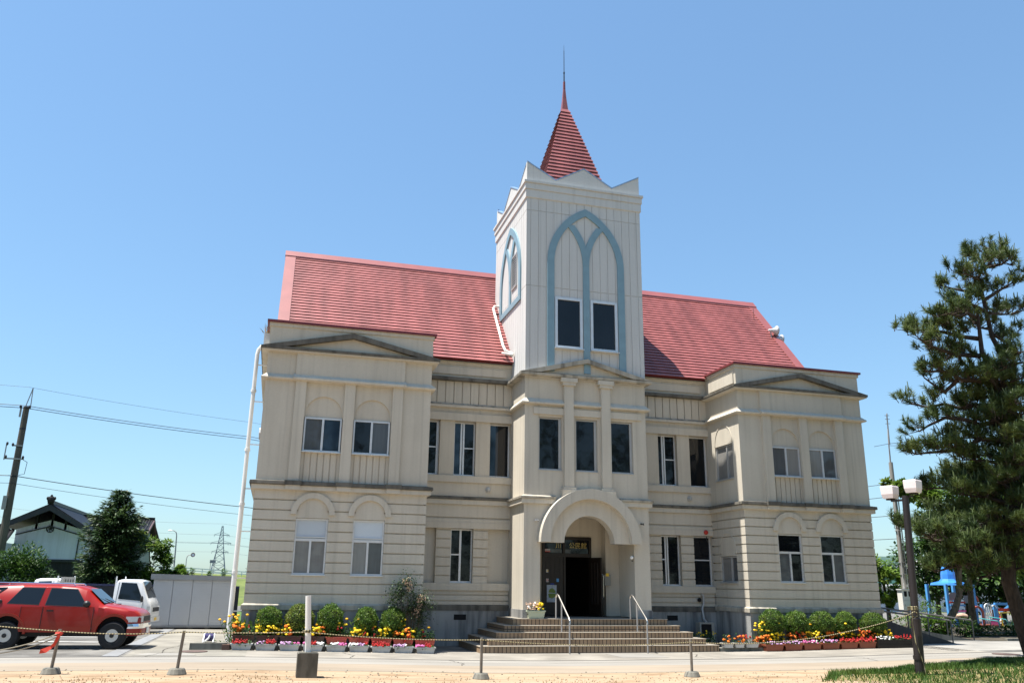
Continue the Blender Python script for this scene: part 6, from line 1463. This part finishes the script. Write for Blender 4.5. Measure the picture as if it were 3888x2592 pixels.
for k in range(3): a = k*math.pi/3+.5; mb.bar((xm-.2*math.cos(a),yf-.03,5.02-.2*math.sin(a)),(xm+.2*math.cos(a),yf-.03,5.02+.2*math.sin(a)),.05)
mb.build("gable_crest", M_['greyboard'], wl_o)
mb = MB(); mb.box(xl+.05,xr-.05,yf+.08,yb,-1.0,2.76)
for k in range(8): x = xl+.3+.55*k; mb.box(x,x+.06,yf+.04,yf+.08,-1.0,2.74)
mb.build("lower_boards", M_['darkwood'], t)
mb = MB(); mb.tube([(xr-.12,yf-.12,4.42),(xr-.42,yf-.12,4.34),(xr-.45,yf-.12,2.5),(xr-.45,yf-.12,-.5)],.05,6); mb.build("downpipe", M_['greyboard'], t)
ya = 36.0; mb = MB(); tiled(mb,(-27.25,ya,6.72),(-27.25,yb+1,6.72),(-30.35,ya,5.12),(-30.35,yb+1,5.12),22); tiled(mb,(-27.25,ya,6.72),(-27.25,yb+1,6.72),(-24.2,ya,4.86),(-24.2,yb+1,4.86),22); rf = mb.build("roof", M_['tile'], t)
mb = MB(); mb.strip([(-30.3,4.78),(-27.25,6.22),(-24.25,4.52)],[(-30.35,5.10),(-27.25,6.62),(-24.2,4.84)], lambda a, b, w: (a, ya+w, b), -.06, .08); mb.build("barge_board", M_['greyboard'], rf)
mb = MB(); mb.box(-27.45,-27.05,ya-.1,yb+1,6.66,6.90); mb.blob((-27.25,ya-.1,6.95),(.26,.14,.28),8,6)
for q in (-.22,.22): mb.blob((-27.25+q,ya-.1,7.05),(.10,.1,.13),6,5)
mb.blob((-27.25,ya-.1,7.2),(.09,.09,.13),6,5); mb.build("ridge_tiles", M_['tile'], rf)
for z, x in ((5.55,-26.4),(5.55,-28.3),(5.75,-27.3)): mb = MB(); mb.box(x-.08,x+.08,yf,yf+.3,5.0,6.1); mb.build("gable_post", M_['darkwood'], t)
t = thing("tiled_house", (-24.5,46,-.5), "house with grey tiled roof and pale green gable behind the conifer", "house")
mb = MB(); mb.prism([(43.1,-1),(43.1,4.5),(46,5.95),(49,4.5),(49,-1)], lambda a, b, w: (w, a, b), -28.5, -21.95); mb.build("wall", mat("pale_green_wall",(.20,.25,.22),rough=.85,noise=.1,nscale=1), t)
mb = MB(); tiled(mb,(-28.7,46,6.5),(-21.6,46,6.42),(-28.7,42.2,4.95),(-21.6,42.2,4.95),34); tiled(mb,(-28.7,46,6.5),(-21.6,46,6.42),(-28.7,50,4.3),(-21.2,50,4.3),34); rf = mb.build("roof", M_['tile'], t)
mb = MB(); mb.bar((-28.9,46,6.58),(-21.55,46,6.50),.28,.2); mb.build("ridge_tiles", M_['tile'], rf)
mb = MB(); mb.strip([(42.2,4.72),(46,6.22),(50,4.05)],[(42.2,4.95),(46,6.42),(50,4.30)], lambda a, b, w: (-21.55+w, a, b), -.08, .04); mb.build("barge_board", mat("dark_eave_board",(.06,.035,.04),rough=.7), rf)
t = thing("low_tiled_roof_house", (-31.5,34,-.5), "low wing with glossy black tiles at the left edge behind the utility pole", "house"); mb = MB(); mb.box(-34,-29.4,34.4,38,-1,3.9); mb.build("wall", M_['plaster'], t)
mb = MB(); tiled(mb,(-34.5,36.2,4.95),(-29.3,36.2,4.85),(-34.5,33.4,3.85),(-29.0,33.4,3.85),22); mb.build("roof", M_['tile'], t)

# utility pole and wires
t = thing("utility_pole", (-29.2,33.5,-.5), "dark concrete utility pole with fittings at the left edge", "utility pole")
mb = MB(); mb.tube([(-29.2,33.5,-.6),(-29.2,33.5,13.05)],[.29,.19],14); mb.build("pole", M_['dkpole'], t)
for z in (3.4,4.05,6.4,8.2,9.4,10.25,11.5): 
    mb = MB(); mb.cyl((-29.2,33.5,z-.06),(-29.2,33.5,z+.06),.275-.006*z,.275-.006*z,14); mb.build("band", M_['lead'] if z < 5 else M_['wire'], t)
mb = MB()
for z, x in ((9.40,.75),(10.3,.38)): mb.bar((-29.2-x,33.3,z),(-29.2+x*.6,33.3,z),.09)
mb.bar((-29.95,33.3,9.3),(-29.95,33.3,10.4),.06); mb.build("crossarm", M_['lead'], t)
mb = MB()
for x, z in ((-29.55,10.35),(-29.9,10.4),(-29.85,9.5),(-28.8,9.5),(-29.5,13.0),(-28.95,13.0)): mb.blob((x,33.25,z),(.08,.08,.13),7,5)
mb.build("insulators", M_['wire'], t)
mb = MB(); mb.bar((-29.3,33.5,12.9),(-29.0,33.5,14.4),.05); mb.bar((-28.95,33.5,12.9),(-29.0,33.5,14.4),.05); mb.bar((-29.5,33.4,12.3),(-29.5,33.4,13.05),.10); mb.build("top_bracket", M_['lead'], t)
mb = MB(); mb.box(-29.55,-29.3,33.2,33.4,6.0,6.9); mb.build("pole_box", M_['lead'], t)
mb = MB(); mb.tube([(-28.95,33.3,9.45),(-28.5,33.3,9.2),(-28.55,33.3,8.4),(-28.9,33.3,8.3)],.02,5); mb.build("loop_cable", M_['wire'], t)
def wire(pts, rad, sag, m, label):
    o = thing("overhead_wire", pts[0], label, "wire", "overhead wires left of the hall"); mb = MB()
    for p, q in zip(pts, pts[1:]): mb.tube(span(p, q, sag, 14), rad, 5)
    mb.build("strand", m, o)
P0 = (-29.2,33.5)
for k, (z, zl, zr, rr_, lab) in enumerate(((13.08,13.2,13.05,.022,"uppermost of the two close wires running from the pole top to the hall"),(12.92,13.0,12.85,.022,"lower of the two close wires running from the pole top to the hall"),(14.4,14.6,14.25,.010,"thin high wire from the rod on the pole"),(8.25,8.25,7.35,.026,"thick lower cable from the utility pole to the hall"),(7.75,7.8,6.75,.014,"thin lower wire just under the thick cable"))):
    wire([(-44,31,zl),(P0[0],P0[1]-.25,z),(-14.5,41,zr),(-6,45,zr)], rr_, .12, M_['wire'], lab)

# embankment, bridge, guard rail
mb = MB(); V = []; F = []; r = random.Random(8); nx, ny = 80, 16
for i in range(nx+1):
    x = -80 + 170*i/nx
    for j in range(ny+1):
        v = j/ny; y = 36 + 36*v; z = -.55 + (2.9 if x > -21.5 else .25)*max(0,(v-.35)/.65)**1.1 + r.gauss(0,.05); V.append((x,y,z))
for i in range(nx):
    for j in range(ny): F.append((i*(ny+1)+j,(i+1)*(ny+1)+j,(i+1)*(ny+1)+j+1,i*(ny+1)+j+1))
mb.add(V,F); struct(mb.build("embankment", mat("bank_grass",(.12,.15,.035),rough=.95,col2=(.07,.095,.02),nscale=.9,bump=.3,bscale=6)))
sheet("lawn", -40, -12.6, (18, 37), mat("lawn_grass",(.06,.12,.02),rough=.95,noise=.3,nscale=2), .02)
t = thing("road_bridge", (-30,72,1.5), "low dark road bridge deck with white railing beyond the shed", "bridge"); mb = MB(); mb.box(-60,-20.6,71,80,1.75,2.35); mb.build("deck", mat("dark_red_girder",(.06,.035,.035),rough=.8), t)
mb = MB(); mb.box(-60,-20.6,70.9,71,2.35,2.6); mb.build("parapet", M_['conc'], t)
t = thing("guard_rail", (-20,71,2.4), "white guard rail along the far embankment road", "guard rail"); mb = MB()
zr = lambda x: 3.02 - .052*(x+22.7)
for dz in (0,-.26): mb.bar((-40,70.8,zr(-24)+dz),(-22.7,70.8,zr(-22.7)+dz),.11); mb.bar((-22.7,70.8,zr(-22.7)+dz),(-10,70.8,zr(-10)+dz),.11)
for k in range(26): x = -36+1.05*k; z_ = zr(max(x,-24)); mb.bar((x,70.85,z_+.03),(x,70.85,z_-.7),.10)
mb.build("rails", M_['white'], t)
for k, (x, z, s_) in enumerate(((-20.1,2.55,.32),(-18.3,2.35,.22),(-16.8,2.5,.38),(-14.7,2.9,.5),(-13.6,2.9,.45))): shrub((x,69 if k < 3 else 90,z),(s_,s_*.7,s_),M_['stemgreen'] if k < 3 else M_['broadd'],"small bush on the far embankment, " + ["under the round road sign","below the sign board","under the pylon","right of the pylon, dark","nearest the drainpipe, dark"][k],120+k,160,.12,.26,"bank_bush","bushes on the far embankment","bush")
t = thing("road_lamp", (-22.6,75,2.5), "tall thin road lamp bending left on the far bridge", "street lamp"); mb = MB(); mb.tube([(-22.6,75,2.4),(-22.68,75,5.0),(-22.75,75,6.55),(-22.85,75,6.95),(-23.1,75,7.1),(-23.3,75,7.14)],[.09,.075,.06,.05,.045,.04],7); mb.build("pole", M_['lead'], t); mb = MB(); mb.blob((-23.5,75,7.13),(.26,.12,.08),8,6); mb.build("lamp_head", M_['white'], t)
t = thing("road_sign", (-21.3,75,2.5), "round road sign on a curved pole on the far bridge", "road sign"); mb = MB(); mb.tube([(-21.33,75,2.4),(-21.38,75,3.9),(-21.33,75,4.25),(-21.2,75,4.4),(-20.95,75,4.45)],.045,6); mb.build("pole", M_['lead'], t)
mb = MB(); mb.lathe([(.01,0),(.24,0),(.24,-.03),(.01,-.03)],(-20.72,74.98,4.45),20,'y'); mb.cur = 1; mb.strip(arc(-20.72,4.45,.17,0,6.2832,20),arc(-20.72,4.45,.245,0,6.2832,20), lambda a, b, w: (a,74.94-w,b), 0,.01); mb.build("disc", [M_['white'], M_['trimred']], t)
t = thing("sign_board", (-18.5,75,2.3), "small dark rectangular board on two legs in front of the pylon", "sign board"); mb = MB(); mb.box(-18.8,-18.15,75,75.06,3.58,3.92); mb.build("board", M_['lead'], t); mb = MB(); mb.cyl((-18.7,75,2.2),(-18.7,75,3.6),.035,.035,6); mb.cyl((-18.28,75,2.2),(-18.28,75,3.6),.035,.035,6); mb.build("legs", M_['lead'], t)
t = thing("transmission_pylon", (-23.3,170,-1), "steel lattice power pylon far behind the shed", "pylon"); mb = MB(); cx, cy = -23.35, 170
def hwp(z): return .14 if z > 13.3 else .14 + (13.3-z)*.115 if z > 7.6 else .80 + (7.6-z)*.17
lv = [-1,1.2,3.2,4.9,6.3,7.6,8.7,9.7,10.6,11.4,12.1,12.8,13.4]
for a, b in zip(lv, lv[1:]):
    for sx in (-1,1):
        for sy_ in (-1,1): mb.bar((cx+sx*hwp(a),cy+sy_*hwp(a),a),(cx+sx*hwp(b),cy+sy_*hwp(b),b),.10)
    for q in (-1,1):
        for e in (-1,1):
            mb.bar((cx+e*hwp(a),cy+q*hwp(a),a),(cx-e*hwp(b),cy+q*hwp(b),b),.055); mb.bar((cx+q*hwp(a),cy+e*hwp(a),a),(cx+q*hwp(b),cy-e*hwp(b),b),.055)
    mb.bar((cx-hwp(b),cy-hwp(b),b),(cx+hwp(b),cy-hwp(b),b),.055)
mb.build("tower_frame", M_['pylon'], t)
for z, s_ in ((11.45,1.65),(9.7,2.2),(7.8,1.8)):
    mb = MB(); mb.bar((cx-s_,cy,z),(cx+s_,cy,z),.10); mb.bar((cx-s_,cy,z),(cx-.3,cy,z+.55),.06); mb.bar((cx+s_,cy,z),(cx+.3,cy,z+.55),.06)
    for q in (-.95,.7,.95): mb.bar((cx+q*s_,cy,z),(cx+q*s_,cy,z-.45),.06)
    mb.build("crossarm", M_['pylon'], t)
for k, (z, zl_) in enumerate(((13.9,13.2),(11.45,11.5),(9.75,9.9),(9.6,9.7),(7.8,7.9))):
    o = thing("power_line", (cx,170,z), "faint power line crossing the sky at the pylon, " + ["over its tip","at its top arm","at its middle arm, upper strand","at its middle arm, lower strand","at its bottom arm"][k], "power line", "power lines of the far pylon"); mb = MB(); mb.tube(span((-75,150,zl_+3),(cx,170,z),1.2,14),.022,4); mb.tube(span((cx,170,z),(30,190,z-1),1.2,14),.022,4); mb.build("strand", M_['wirel'], o)

M_['rampgrey'] = mat("dark_grey_rail", (.11,.105,.10), rough=.55, noise=.2, nscale=3)
# =================================================================== RIGHT BACKGROUND
t = thing("ramp", (15,1.5,-.5), "concrete access ramp with dark side descending right from the right wing", "ramp"); mb = MB()
mb.prism([(12.5,-.9),(12.5,.42),(13.0,.40),(16.6,-.55),(16.6,-.9)], lambda a, b, w: (a, w, b), .62, 2.35); mb.build("slope", M_['pave'], t)
mb = MB(); mb.prism([(12.5,-.9),(12.5,.46),(13.0,.44),(14.25,.06),(16.45,-.52),(16.65,-.56),(16.65,-.9)], lambda a, b, w: (a, w, b), .50, .61); mb.build("side_wall", mat("dark_side_wall",(.05,.05,.05),rough=.8,noise=.2), t)
mb = MB(); mb.prism([(15.2,-.9),(15.2,.12),(16.6,-.13),(19.8,-.60),(19.8,-.95)], lambda a, b, w: (a, w, b), 2.40, 2.60); mb.build("kerb", M_['conc'], t)
for yy, a, b, posts, lab in ((.66,(12.6,.80),(16.47,.39),((13.3,.3),(14.3,.0),(15.3,-.3),(16.45,-.6)),"grey pipe rail along the near side of the access ramp"),(2.5,(12.6,1.04),(19.33,.33),((14.2,.2),(16.45,-.16),(17.9,-.4),(19.29,-.6)),"grey pipe rail along the far side of the access ramp")):
    RM = M_['rampgrey']; t = thing("ramp_rail", (a[0],yy,.2), lab, "handrail", "rails of the access ramp"); mb = MB(); mb.tube([(a[0],yy,a[1]),(b[0]-.08,yy,b[1]+.01),(b[0],yy,b[1]-.08)],.035,8); mb.build("rail", RM, t)
    for x, zb in posts: z = a[1]+(b[1]-a[1])*(x-a[0])/(b[0]-a[0]); mb = MB(); mb.cyl((x,yy,zb),(x,yy,z),.028,.028,8); mb.build("post", RM, t)
t = thing("concrete_pole", (19.85,7.2,-.5), "pale concrete pole with pipes carrying the cream meter box", "utility pole")
mb = MB(); mb.tube([(19.85,7.3,-.6),(19.9,7.3,8.2)],[.135,.105],14); mb.build("pole", M_['pole'], t)
mb = MB(); mb.cyl((19.70,7.15,1.6),(19.77,7.18,6.2),.028,.025,6); mb.cyl((20.01,7.2,1.6),(20.03,7.2,7.2),.03,.03,6); mb.build("conduit", M_['alud'], t)
for z in (2.4,3.0,4.6,5.4,6.4): mb = MB(); mb.cyl((19.87,7.28,z-.02),(19.87,7.28,z+.02),.17,.17,12); mb.build("strap", M_['lead'], t)
t = thing("meter_box", (19.55,6.9,.65), "cream electric meter box with two dark windows on the concrete pole", "meter box")
mb = MB(); mb.box(19.22,19.92,6.75,7.1,.66,1.62); mb.build("cabinet", M_['boxcream'], t)
mb = MB(); mb.box(19.17,19.96,6.70,7.1,1.622,1.66); mb.build("lid", M_['white'], t)
mb = MB()
for a in (19.33,19.60): mb.prism([(a,1.56),(a+.17,1.56),(a+.17,1.36)] + [(a+.085+.085*math.cos(q),1.36-.07*math.sin(q)) for q in [math.pi*i/8 for i in range(1,8)]] + [(a,1.36)], lambda u, v, w: (u, 6.75-w, v), 0, .008)
mb.build("window", M_['dark'], t); mb = MB(); mb.box(19.24,19.90,6.742,6.75,1.10,1.112); mb.box(19.30,19.33,6.73,6.75,.83,.93); mb.build("seam", M_['lead'], t)
t = thing("aerial_mast", (20.05,7.6,7.5), "thin television aerial mast rising above the concrete pole", "aerial"); mb = MB(); mb.tube([(20.02,7.5,7.4),(20.1,7.5,9.6),(20.2,7.5,10.95)],[.045,.035,.02],6)
mb.build("mast", M_['lead'], t); mb = MB(); mb.bar((19.05,7.4,9.02),(20.1,7.5,9.25),.025); mb.bar((20.1,7.5,9.25),(21.2,7.5,9.40),.025); mb.bar((20.1,7.5,9.15),(21.3,7.6,9.20),.02)
for z in (10.35,10.6,10.8): mb.bar((20.02,7.5,z),(20.32,7.5,z+.02),.025)
mb.bar((20.13,7.5,9.2),(20.17,7.5,10.9),.05); mb.build("elements", M_['lead'], t)
for k, (z, lab) in enumerate(((6.9,"highest wire between the right wing and the concrete pole"),(6.2,"second wire between the right wing and the concrete pole"),(5.2,"third wire between the right wing and the concrete pole"),(4.0,"lowest wire between the right wing and the pole, reaching past the lamp"))):
    o = thing("service_wire", (19.8,7.4,z), lab, "wire", "wires at the right wing"); mb = MB(); mb.tube(span((12.5,11,z-.5+.25*k),(19.85,7.4,z+.2),.15,12),.014,4); mb.tube(span((19.85,7.4,z+.2),(45,14,z+.8),.2,12),.012,4); mb.build("strand", M_['wire'], o)
t = thing("white_workshop", (53,45,-.5), "long low white building with a corrugated eave behind the playground", "building"); mb = MB(); mb.box(44,62,45,52,-1.2,1.95); mb.build("wall", M_['farwhite'], t)
mb = MB(); V = []
for k in range(90): x = 43.5+.21*k; mb.box(x,x+.12,44.4,46,1.98,2.20)
mb.box(43.5,62.3,44.45,52,1.93,2.06); mb.build("roof", M_['white'], t)
for x in (48.2,50.6,54.15,55.4,57.6): mb = MB(); mb.box(x,x+.62,44.93,45,.72,1.42); wf = mb.build("window", M_['farwhite'], t); mb = MB(); mb.box(x+.04,x+.29,44.91,44.93,.78,1.38); mb.box(x+.33,x+.58,44.91,44.93,.78,1.38); mb.build("pane", M_['farwin'], wf)
mb = MB(); mb.tube([(53.4,44.8,2.4),(53.4,44.8,1.4),(52.9,44.8,1.35)],.07,6); mb.build("flue", M_['lead'], t)
t = thing("green_factory", (61,58,-.5), "pale green factory block far behind the white building", "building"); mb = MB(); mb.box(55.5,70,57,66,-1,4.25); mb.build("wall", M_['fargreen'], t); mb = MB(); mb.box(55.3,70.2,56.8,66.2,4.25,4.5); mb.build("roof", M_['farwhite'], t)
mb = MB(); 
for k in range(5): mb.box(56.4+.9*k,56.9+.9*k,56.94,57,3.3,3.95)
mb.build("panels", mat("dark_green_panel",(.06,.20,.15),rough=.7), t); mb = MB(); mb.box(61.6,62.6,56.94,57,2.2,3.1); mb.build("window", M_['farwin'], t)
t = thing("white_house", (68,50,-.5), "white house front seen through the blue play tower", "building"); mb = MB(); mb.box(60.5,74,50,58,-1,3.4); mb.build("wall", M_['farwhite'], t); mb = MB(); mb.prism([(49.5,3.4),(54,5.0),(58.5,3.4)], lambda a, b, w: (w, a, b), 60.2, 74.3); mb.build("roof", M_['lead'], t)
for x in (62,64.5,67,70): mb = MB(); mb.box(x,x+.9,49.94,50,1.2,2.6); mb.build("window", M_['farwin'], t)
# hills
mb = MB(); V = []; F = []; r = random.Random(15); nx, ny = 150, 26
for i in range(nx+1):
    x = 120 + 330*i/nx
    for j in range(ny+1):
        y = 215 + 150*j/ny; f = math.exp(-((y-275)/52)**2); z = -2 + f*(12 + 4.5*math.exp(-((x-232)/11)**2) + 2.0*math.exp(-((x-222)/5)**2) + 2*math.sin(x*.05+1.2) + 1.0*math.sin(x*.21) + 3.0*math.exp(-((x-262)/25)**2)) * min(1, max(.2,(x-190)/26)) + r.gauss(0,.45)*f; V.append((x,y,z))
for i in range(nx):
    for j in range(ny): F.append((i*(ny+1)+j,(i+1)*(ny+1)+j,(i+1)*(ny+1)+j+1,i*(ny+1)+j+1))
mb.add(V,F); struct(mb.build("wooded_hills", M_['hillg']))

# =================================================================== PLAYGROUND
t = thing("play_tower", (29.2,14,-.55), "blue play tower with pointed blue roof and red arches under the trees", "play structure")
def post(x0_, y_, z0_, z1_, w, key, name, par=t): mb = MB(); mb.bar((x0_,y_,z0_),(x0_,y_,z1_),w); return mb.build(name, M_[key], par)
for x in (28.15,30.15):
    for y_ in (13.6,15.2): post(x, y_, -.7, 2.0, .16, 'blue', "post")
mb = MB(); V = []; prof = [(1.08,1.95),(1.02,2.08),(.55,2.19),(.44,2.32),(.42,2.6),(.36,2.9),(.22,3.22),(.02,3.45)]
mb.lathe([(a,b) for a,b in prof],(29.15,14.4,0),8); P = mb.v; mb.build("roof", mat("glossy_blue_roof",(.05,.22,.62),rough=.25,noise=.12,nscale=4), t, smooth=False)
mb = MB(); mb.prism([(28.22,1.05)] + [(28.72+.45*math.cos(q),1.12+.42*math.sin(q)) for q in [math.pi - math.pi*i/12 for i in range(13)]] + [(29.2,1.05)], lambda a, b, w: (a, 13.7+w, b), 0, .05); mb.box(29.5,30.1,13.7,13.75,.9,1.35); mb.build("grey_panel", mat("grey_play_panel",(.22,.22,.23),rough=.6), t)
for z, k in ((.95,'red'),(.78,'blue'),(.45,'pink')): mb = MB(); mb.bar((28.2,13.5,z),(29.3,13.5,z),.10); mb.build("crossbar", M_[k], t)
mb = MB(); mb.tube([(28.35,13.4,.15),(28.8,13.35,.20),(29.2,13.4,.15)],.12,8); mb.build("roller", M_['peach'], t)
mb = MB(); mb.strip(arc(29.95,.35,.30,0,math.pi,16),arc(29.95,.35,.40,0,math.pi,16), lambda a, b, w: (a,13.3-w,b), 0,.12); mb.box(29.55,29.65,13.18,13.3,-.6,.35); mb.box(30.25,30.35,13.18,13.3,-.6,.35); mb.build("tunnel_arch", M_['redpot'], t)
mb = MB(); mb.strip(arc(30.95,1.0,.36,0,math.pi,16),arc(30.95,1.0,.43,0,math.pi,16), lambda a, b, w: (a,14.6-w,b), 0,.08); mb.build("hoop", M_['redpot'], t)
for x in (29.6,30.45,31.35): post(x, 13.4, -.8, .85, .14, 'blue', "post")
mb = MB(); 
for k in range(4): mb.bar((30.6+.16*k,13.35,-.3),(30.6+.16*k,13.35,.7),.04)
mb.strip(arc(30.83,.62,.22,0,math.pi,12),arc(30.83,.62,.30,0,math.pi,12), lambda a, b, w: (a,13.35-w,b), 0,.06); mb.strip(arc(31.28,.62,.14,0,math.pi,12),arc(31.28,.62,.20,0,math.pi,12), lambda a, b, w: (a,13.35-w,b), 0,.06)
mb.build("barred_panel", M_['white'], t)
mb = MB(); mb.box(31.1,31.35,13.4,13.44,-.3,.55); mb.build("side_panel", M_['terra'], t)
mb = MB(); mb.box(30.9,31.4,13.3,13.35,-.35,.0); mb.build("pink_panel", M_['pink'], t)
mb = MB(); mb.tube([(29.75,13.0,.05),(30.2,12.9,-.02),(30.85,12.8,-.1),(31.0,12.8,-.2),(31.02,12.8,-.7)],.035,6); mb.tube([(30.6,13.1,.12),(31.2,13.0,.05),(31.6,12.9,-.02),(31.7,12.9,-.12),(31.72,12.9,-.75)],.035,6); mb.build("stair_rail", M_['turq'], t)
mb = MB(); mb.box(30.0,31.5,13.1,14.8,-.42,-.34); mb.build("platform", M_['terra'], t)
t = thing("play_stall", (32.1,14,-.6), "blue framed play stall with yellow counter and shelf under dark trees", "play structure")
for x in (31.5,32.75): mb = MB(); mb.bar((x,13.4,-.8),(x,13.4,.88),.13); mb.build("post", M_['blue'], t)
mb = MB(); mb.bar((31.42,13.4,.88),(32.85,13.4,.88),.14); mb.bar((32.75,13.4,.88),(32.95,14.6,.3),.13); mb.build("top_beam", M_['blue'], t)
mb = MB(); mb.box(31.65,32.6,13.5,13.56,.45,.62); mb.build("red_board", M_['red'], t)
mb = MB(); mb.box(31.6,32.6,13.25,13.6,.33,.40); mb.build("shelf", M_['yellow'], t)
mb = MB(); mb.box(31.6,32.55,13.2,13.7,-.50,-.42); mb.build("counter", M_['yellow'], t)
mb = MB(); mb.box(31.8,32.5,13.4,13.5,-.85,-.50); mb.build("front_board", M_['terra'], t)
for x in (31.72,): mb = MB(); mb.bar((x,13.3,-.42),(x,13.3,.33),.06); mb.build("shelf_post", M_['yellow'], t)
mb = MB(); mb.bar((32.55,13.3,-.5),(32.55,13.3,.75),.06); mb.build("green_post", M_['turq'], t)
t = thing("blue_slide", (17.2,8.5,-.2), "pale blue slide half hidden behind the ramp rails", "slide"); mb = MB(); P = [(15.2,8.5,.85),(16.0,8.5,.62),(17.2,8.5,.10),(17.6,8.5,-.1)]
V = [];
for x, y_, z in P: V += [(x,y_-.3,z+.16),(x,y_-.3,z),(x,y_+.3,z),(x,y_+.3,z+.16)]
mb.add(V,[(i*4+j,(i+1)*4+j,(i+1)*4+j+1,i*4+j+1) for i in range(3) for j in range(3)]); mb.build("chute", M_['blue'], t); mb = MB(); mb.cyl((15.4,8.3,-.6),(15.4,8.3,.8),.04,.04,6); mb.cyl((17.3,8.3,-.6),(17.3,8.3,.05),.04,.04,6); mb.build("legs", M_['lead'], t)

# child leaning at the stall
def child(base):
    t = thing("person", base, "child in a white shirt with red shoulders sitting at the yellow play counter", "person")
    Vx = dict(pel=(0,0,.30,.115), wst=(.0,0,.42,.10), chs=(-.06,0,.58,.115), nek=(-.10,0,.68,.05), hd0=(-.12,0,.74,.07), hd1=(-.13,0,.83,.095), hd2=(-.13,0,.90,.075),
      shl=(-.07,-.12,.62,.05), ell=(-.16,-.16,.48,.038), wrl=(-.28,-.12,.44,.026), pal=(-.32,-.11,.44,.022), shr=(-.07,.12,.62,.05), elr=(-.16,.16,.48,.038), wrr=(-.28,.12,.44,.026), par=(-.32,.11,.44,.022),
      hil=(-.02,-.08,.27,.08), knl=(-.24,-.10,.27,.06), anl=(-.24,-.10,.05,.04), tol=(-.33,-.10,.02,.035), hir=(-.02,.08,.27,.08), knr=(-.24,.10,.27,.06), anr=(-.24,.10,.05,.04), tor=(-.33,.10,.02,.035))
    E = [('pel','wst'),('wst','chs'),('chs','nek'),('nek','hd0'),('hd0','hd1'),('hd1','hd2'),('chs','shl'),('shl','ell'),('ell','wrl'),('wrl','pal'),('chs','shr'),('shr','elr'),('elr','wrr'),('wrr','par'),('pel','hil'),('hil','knl'),('knl','anl'),('anl','tol'),('pel','hir'),('hir','knr'),('knr','anr'),('anr','tor')]
    for s, p in (('l','pal'),('r','par')):
        q = Vx[p]
        for k, (dy, L) in enumerate(((-.021,.045),(-.008,.052),(.007,.05),(.020,.04))): Vx['f%s%d' % (s,k)] = (q[0]-L, q[1]+dy, q[2]-.012, .007); E.append((p,'f%s%d' % (s,k)))
        sg = 1 if s == 'l' else -1; Vx['t'+s] = (q[0]-.012, q[1]+.035*sg, q[2]+.012, .008); E.append((p,'t'+s))
    names = list(Vx); me = bpy.data.meshes.new("body"); me.from_pydata([Vx[n][:3] for n in names], [(names.index(a), names.index(b)) for a, b in E], [])
    o = bpy.data.objects.new("body", me); COL.objects.link(o); o.parent = t; ORG[o.name] = base
    m = o.modifiers.new("skin",'SKIN'); o.modifiers.new("sub",'SUBSURF').levels = 1; o.modifiers["sub"].render_levels = 1
    for i, n in enumerate(names): me.skin_vertices[0].data[i].radius = (Vx[n][3], Vx[n][3])
    me.skin_vertices[0].data[0].use_root = True
    dg = bpy.context.evaluated_depsgraph_get(); dg.update(); nm = bpy.data.meshes.new_from_object(o.evaluated_get(dg)); o.modifiers.clear(); o.data = nm; nm.name = "body"
    nm.materials.clear(); nm.materials.append(M_['skin'])
    # clothes follow the body: copies of its faces pushed out a little
    def garment(name, test, key, off):
        vs = [(v.co + v.normal*off) for v in nm.vertices]; fs = [tuple(p.vertices) for p in nm.polygons if test(p.center)]
        g = bpy.data.meshes.new(name); g.from_pydata([tuple(v) for v in vs], [], fs); g.materials.append(M_[key]); q = bpy.data.objects.new(name, g); COL.objects.link(q); q.parent = t
    garment("shirt", lambda c: .36 < c.z < .66 and c.x > -.19, 'white', .012); garment("red_yoke", lambda c: .58 < c.z < .69 and c.x > -.16 and c.y < .02, 'red', .016); garment("trousers", lambda c: c.z < .37 and c.z > .07, 'suvgrey', .012); garment("hair", lambda c: c.z > .84 or (c.z > .77 and c.x > -.12), 'black', .010)
    mb = MB(1.0)
    for y_ in (-.03,.03): mb.blob((-.222,y_,.825),.011,6,5)
    mb.build("eyes", M_['black'], t, local=True)
    mb = MB(1.0); mb.blob((-.228,0,.80),(.016,.013,.02),6,5); mb.blob((-.215,0,.772),(.01,.025,.008),6,5)
    for y_ in (-.095,.095): mb.blob((-.125,y_,.81),(.02,.012,.028),6,5)
    mb.build("face_features", M_['skin'], t, local=True)
child((32.25,13.9,-.72))
t = thing("play_stool", (32.27,13.9,-.8), "small dark stool under the child at the play stall", "stool"); mb = MB(); mb.lathe([(.02,-.05),(.14,-.05),(.14,.22),(.16,.22),(.16,.26),(.01,.26)],(32.27,13.9,-.80),12); mb.build("seat", M_['brownpot'], t)

# unseen trees added behind the camera to block low sky; mirrored in the windows
mb = MB(); r = random.Random(77)
for k in range(26):
    x = -62 + 5.0*k + r.uniform(-1.5,1.5); y = -43 + r.uniform(-5,3); H = r.uniform(15,23); mb.cur = 1; mb.tube([(x,y,-.8),(x+r.gauss(0,.4),y,H*.8)],[.35,.1],7); mb.cur = 0
    for _ in range(900):
        u = r.uniform(.12,1); w = 4.2*math.sin(math.pi*min(1,u*.92))**.6*(1.1-.5*u); a = r.uniform(0,6.283); q = r.uniform(.3,1); p = (x+w*q*math.cos(a), y+w*q*math.sin(a), -.5+H*u)
        mb.leaf(p,(math.cos(a)+r.gauss(0,.5),math.sin(a)+r.gauss(0,.5),r.gauss(.1,.5)),(0,0,1),r.uniform(.6,1.1),r.uniform(.4,.7))
o = stuff(mb.build("sky_blocking_trees", [M_['broadd'], M_['bark']])); o['label'] = "unseen mass of trees added behind the camera to block low sky, mirrored in the windows"; o['category'] = "trees"
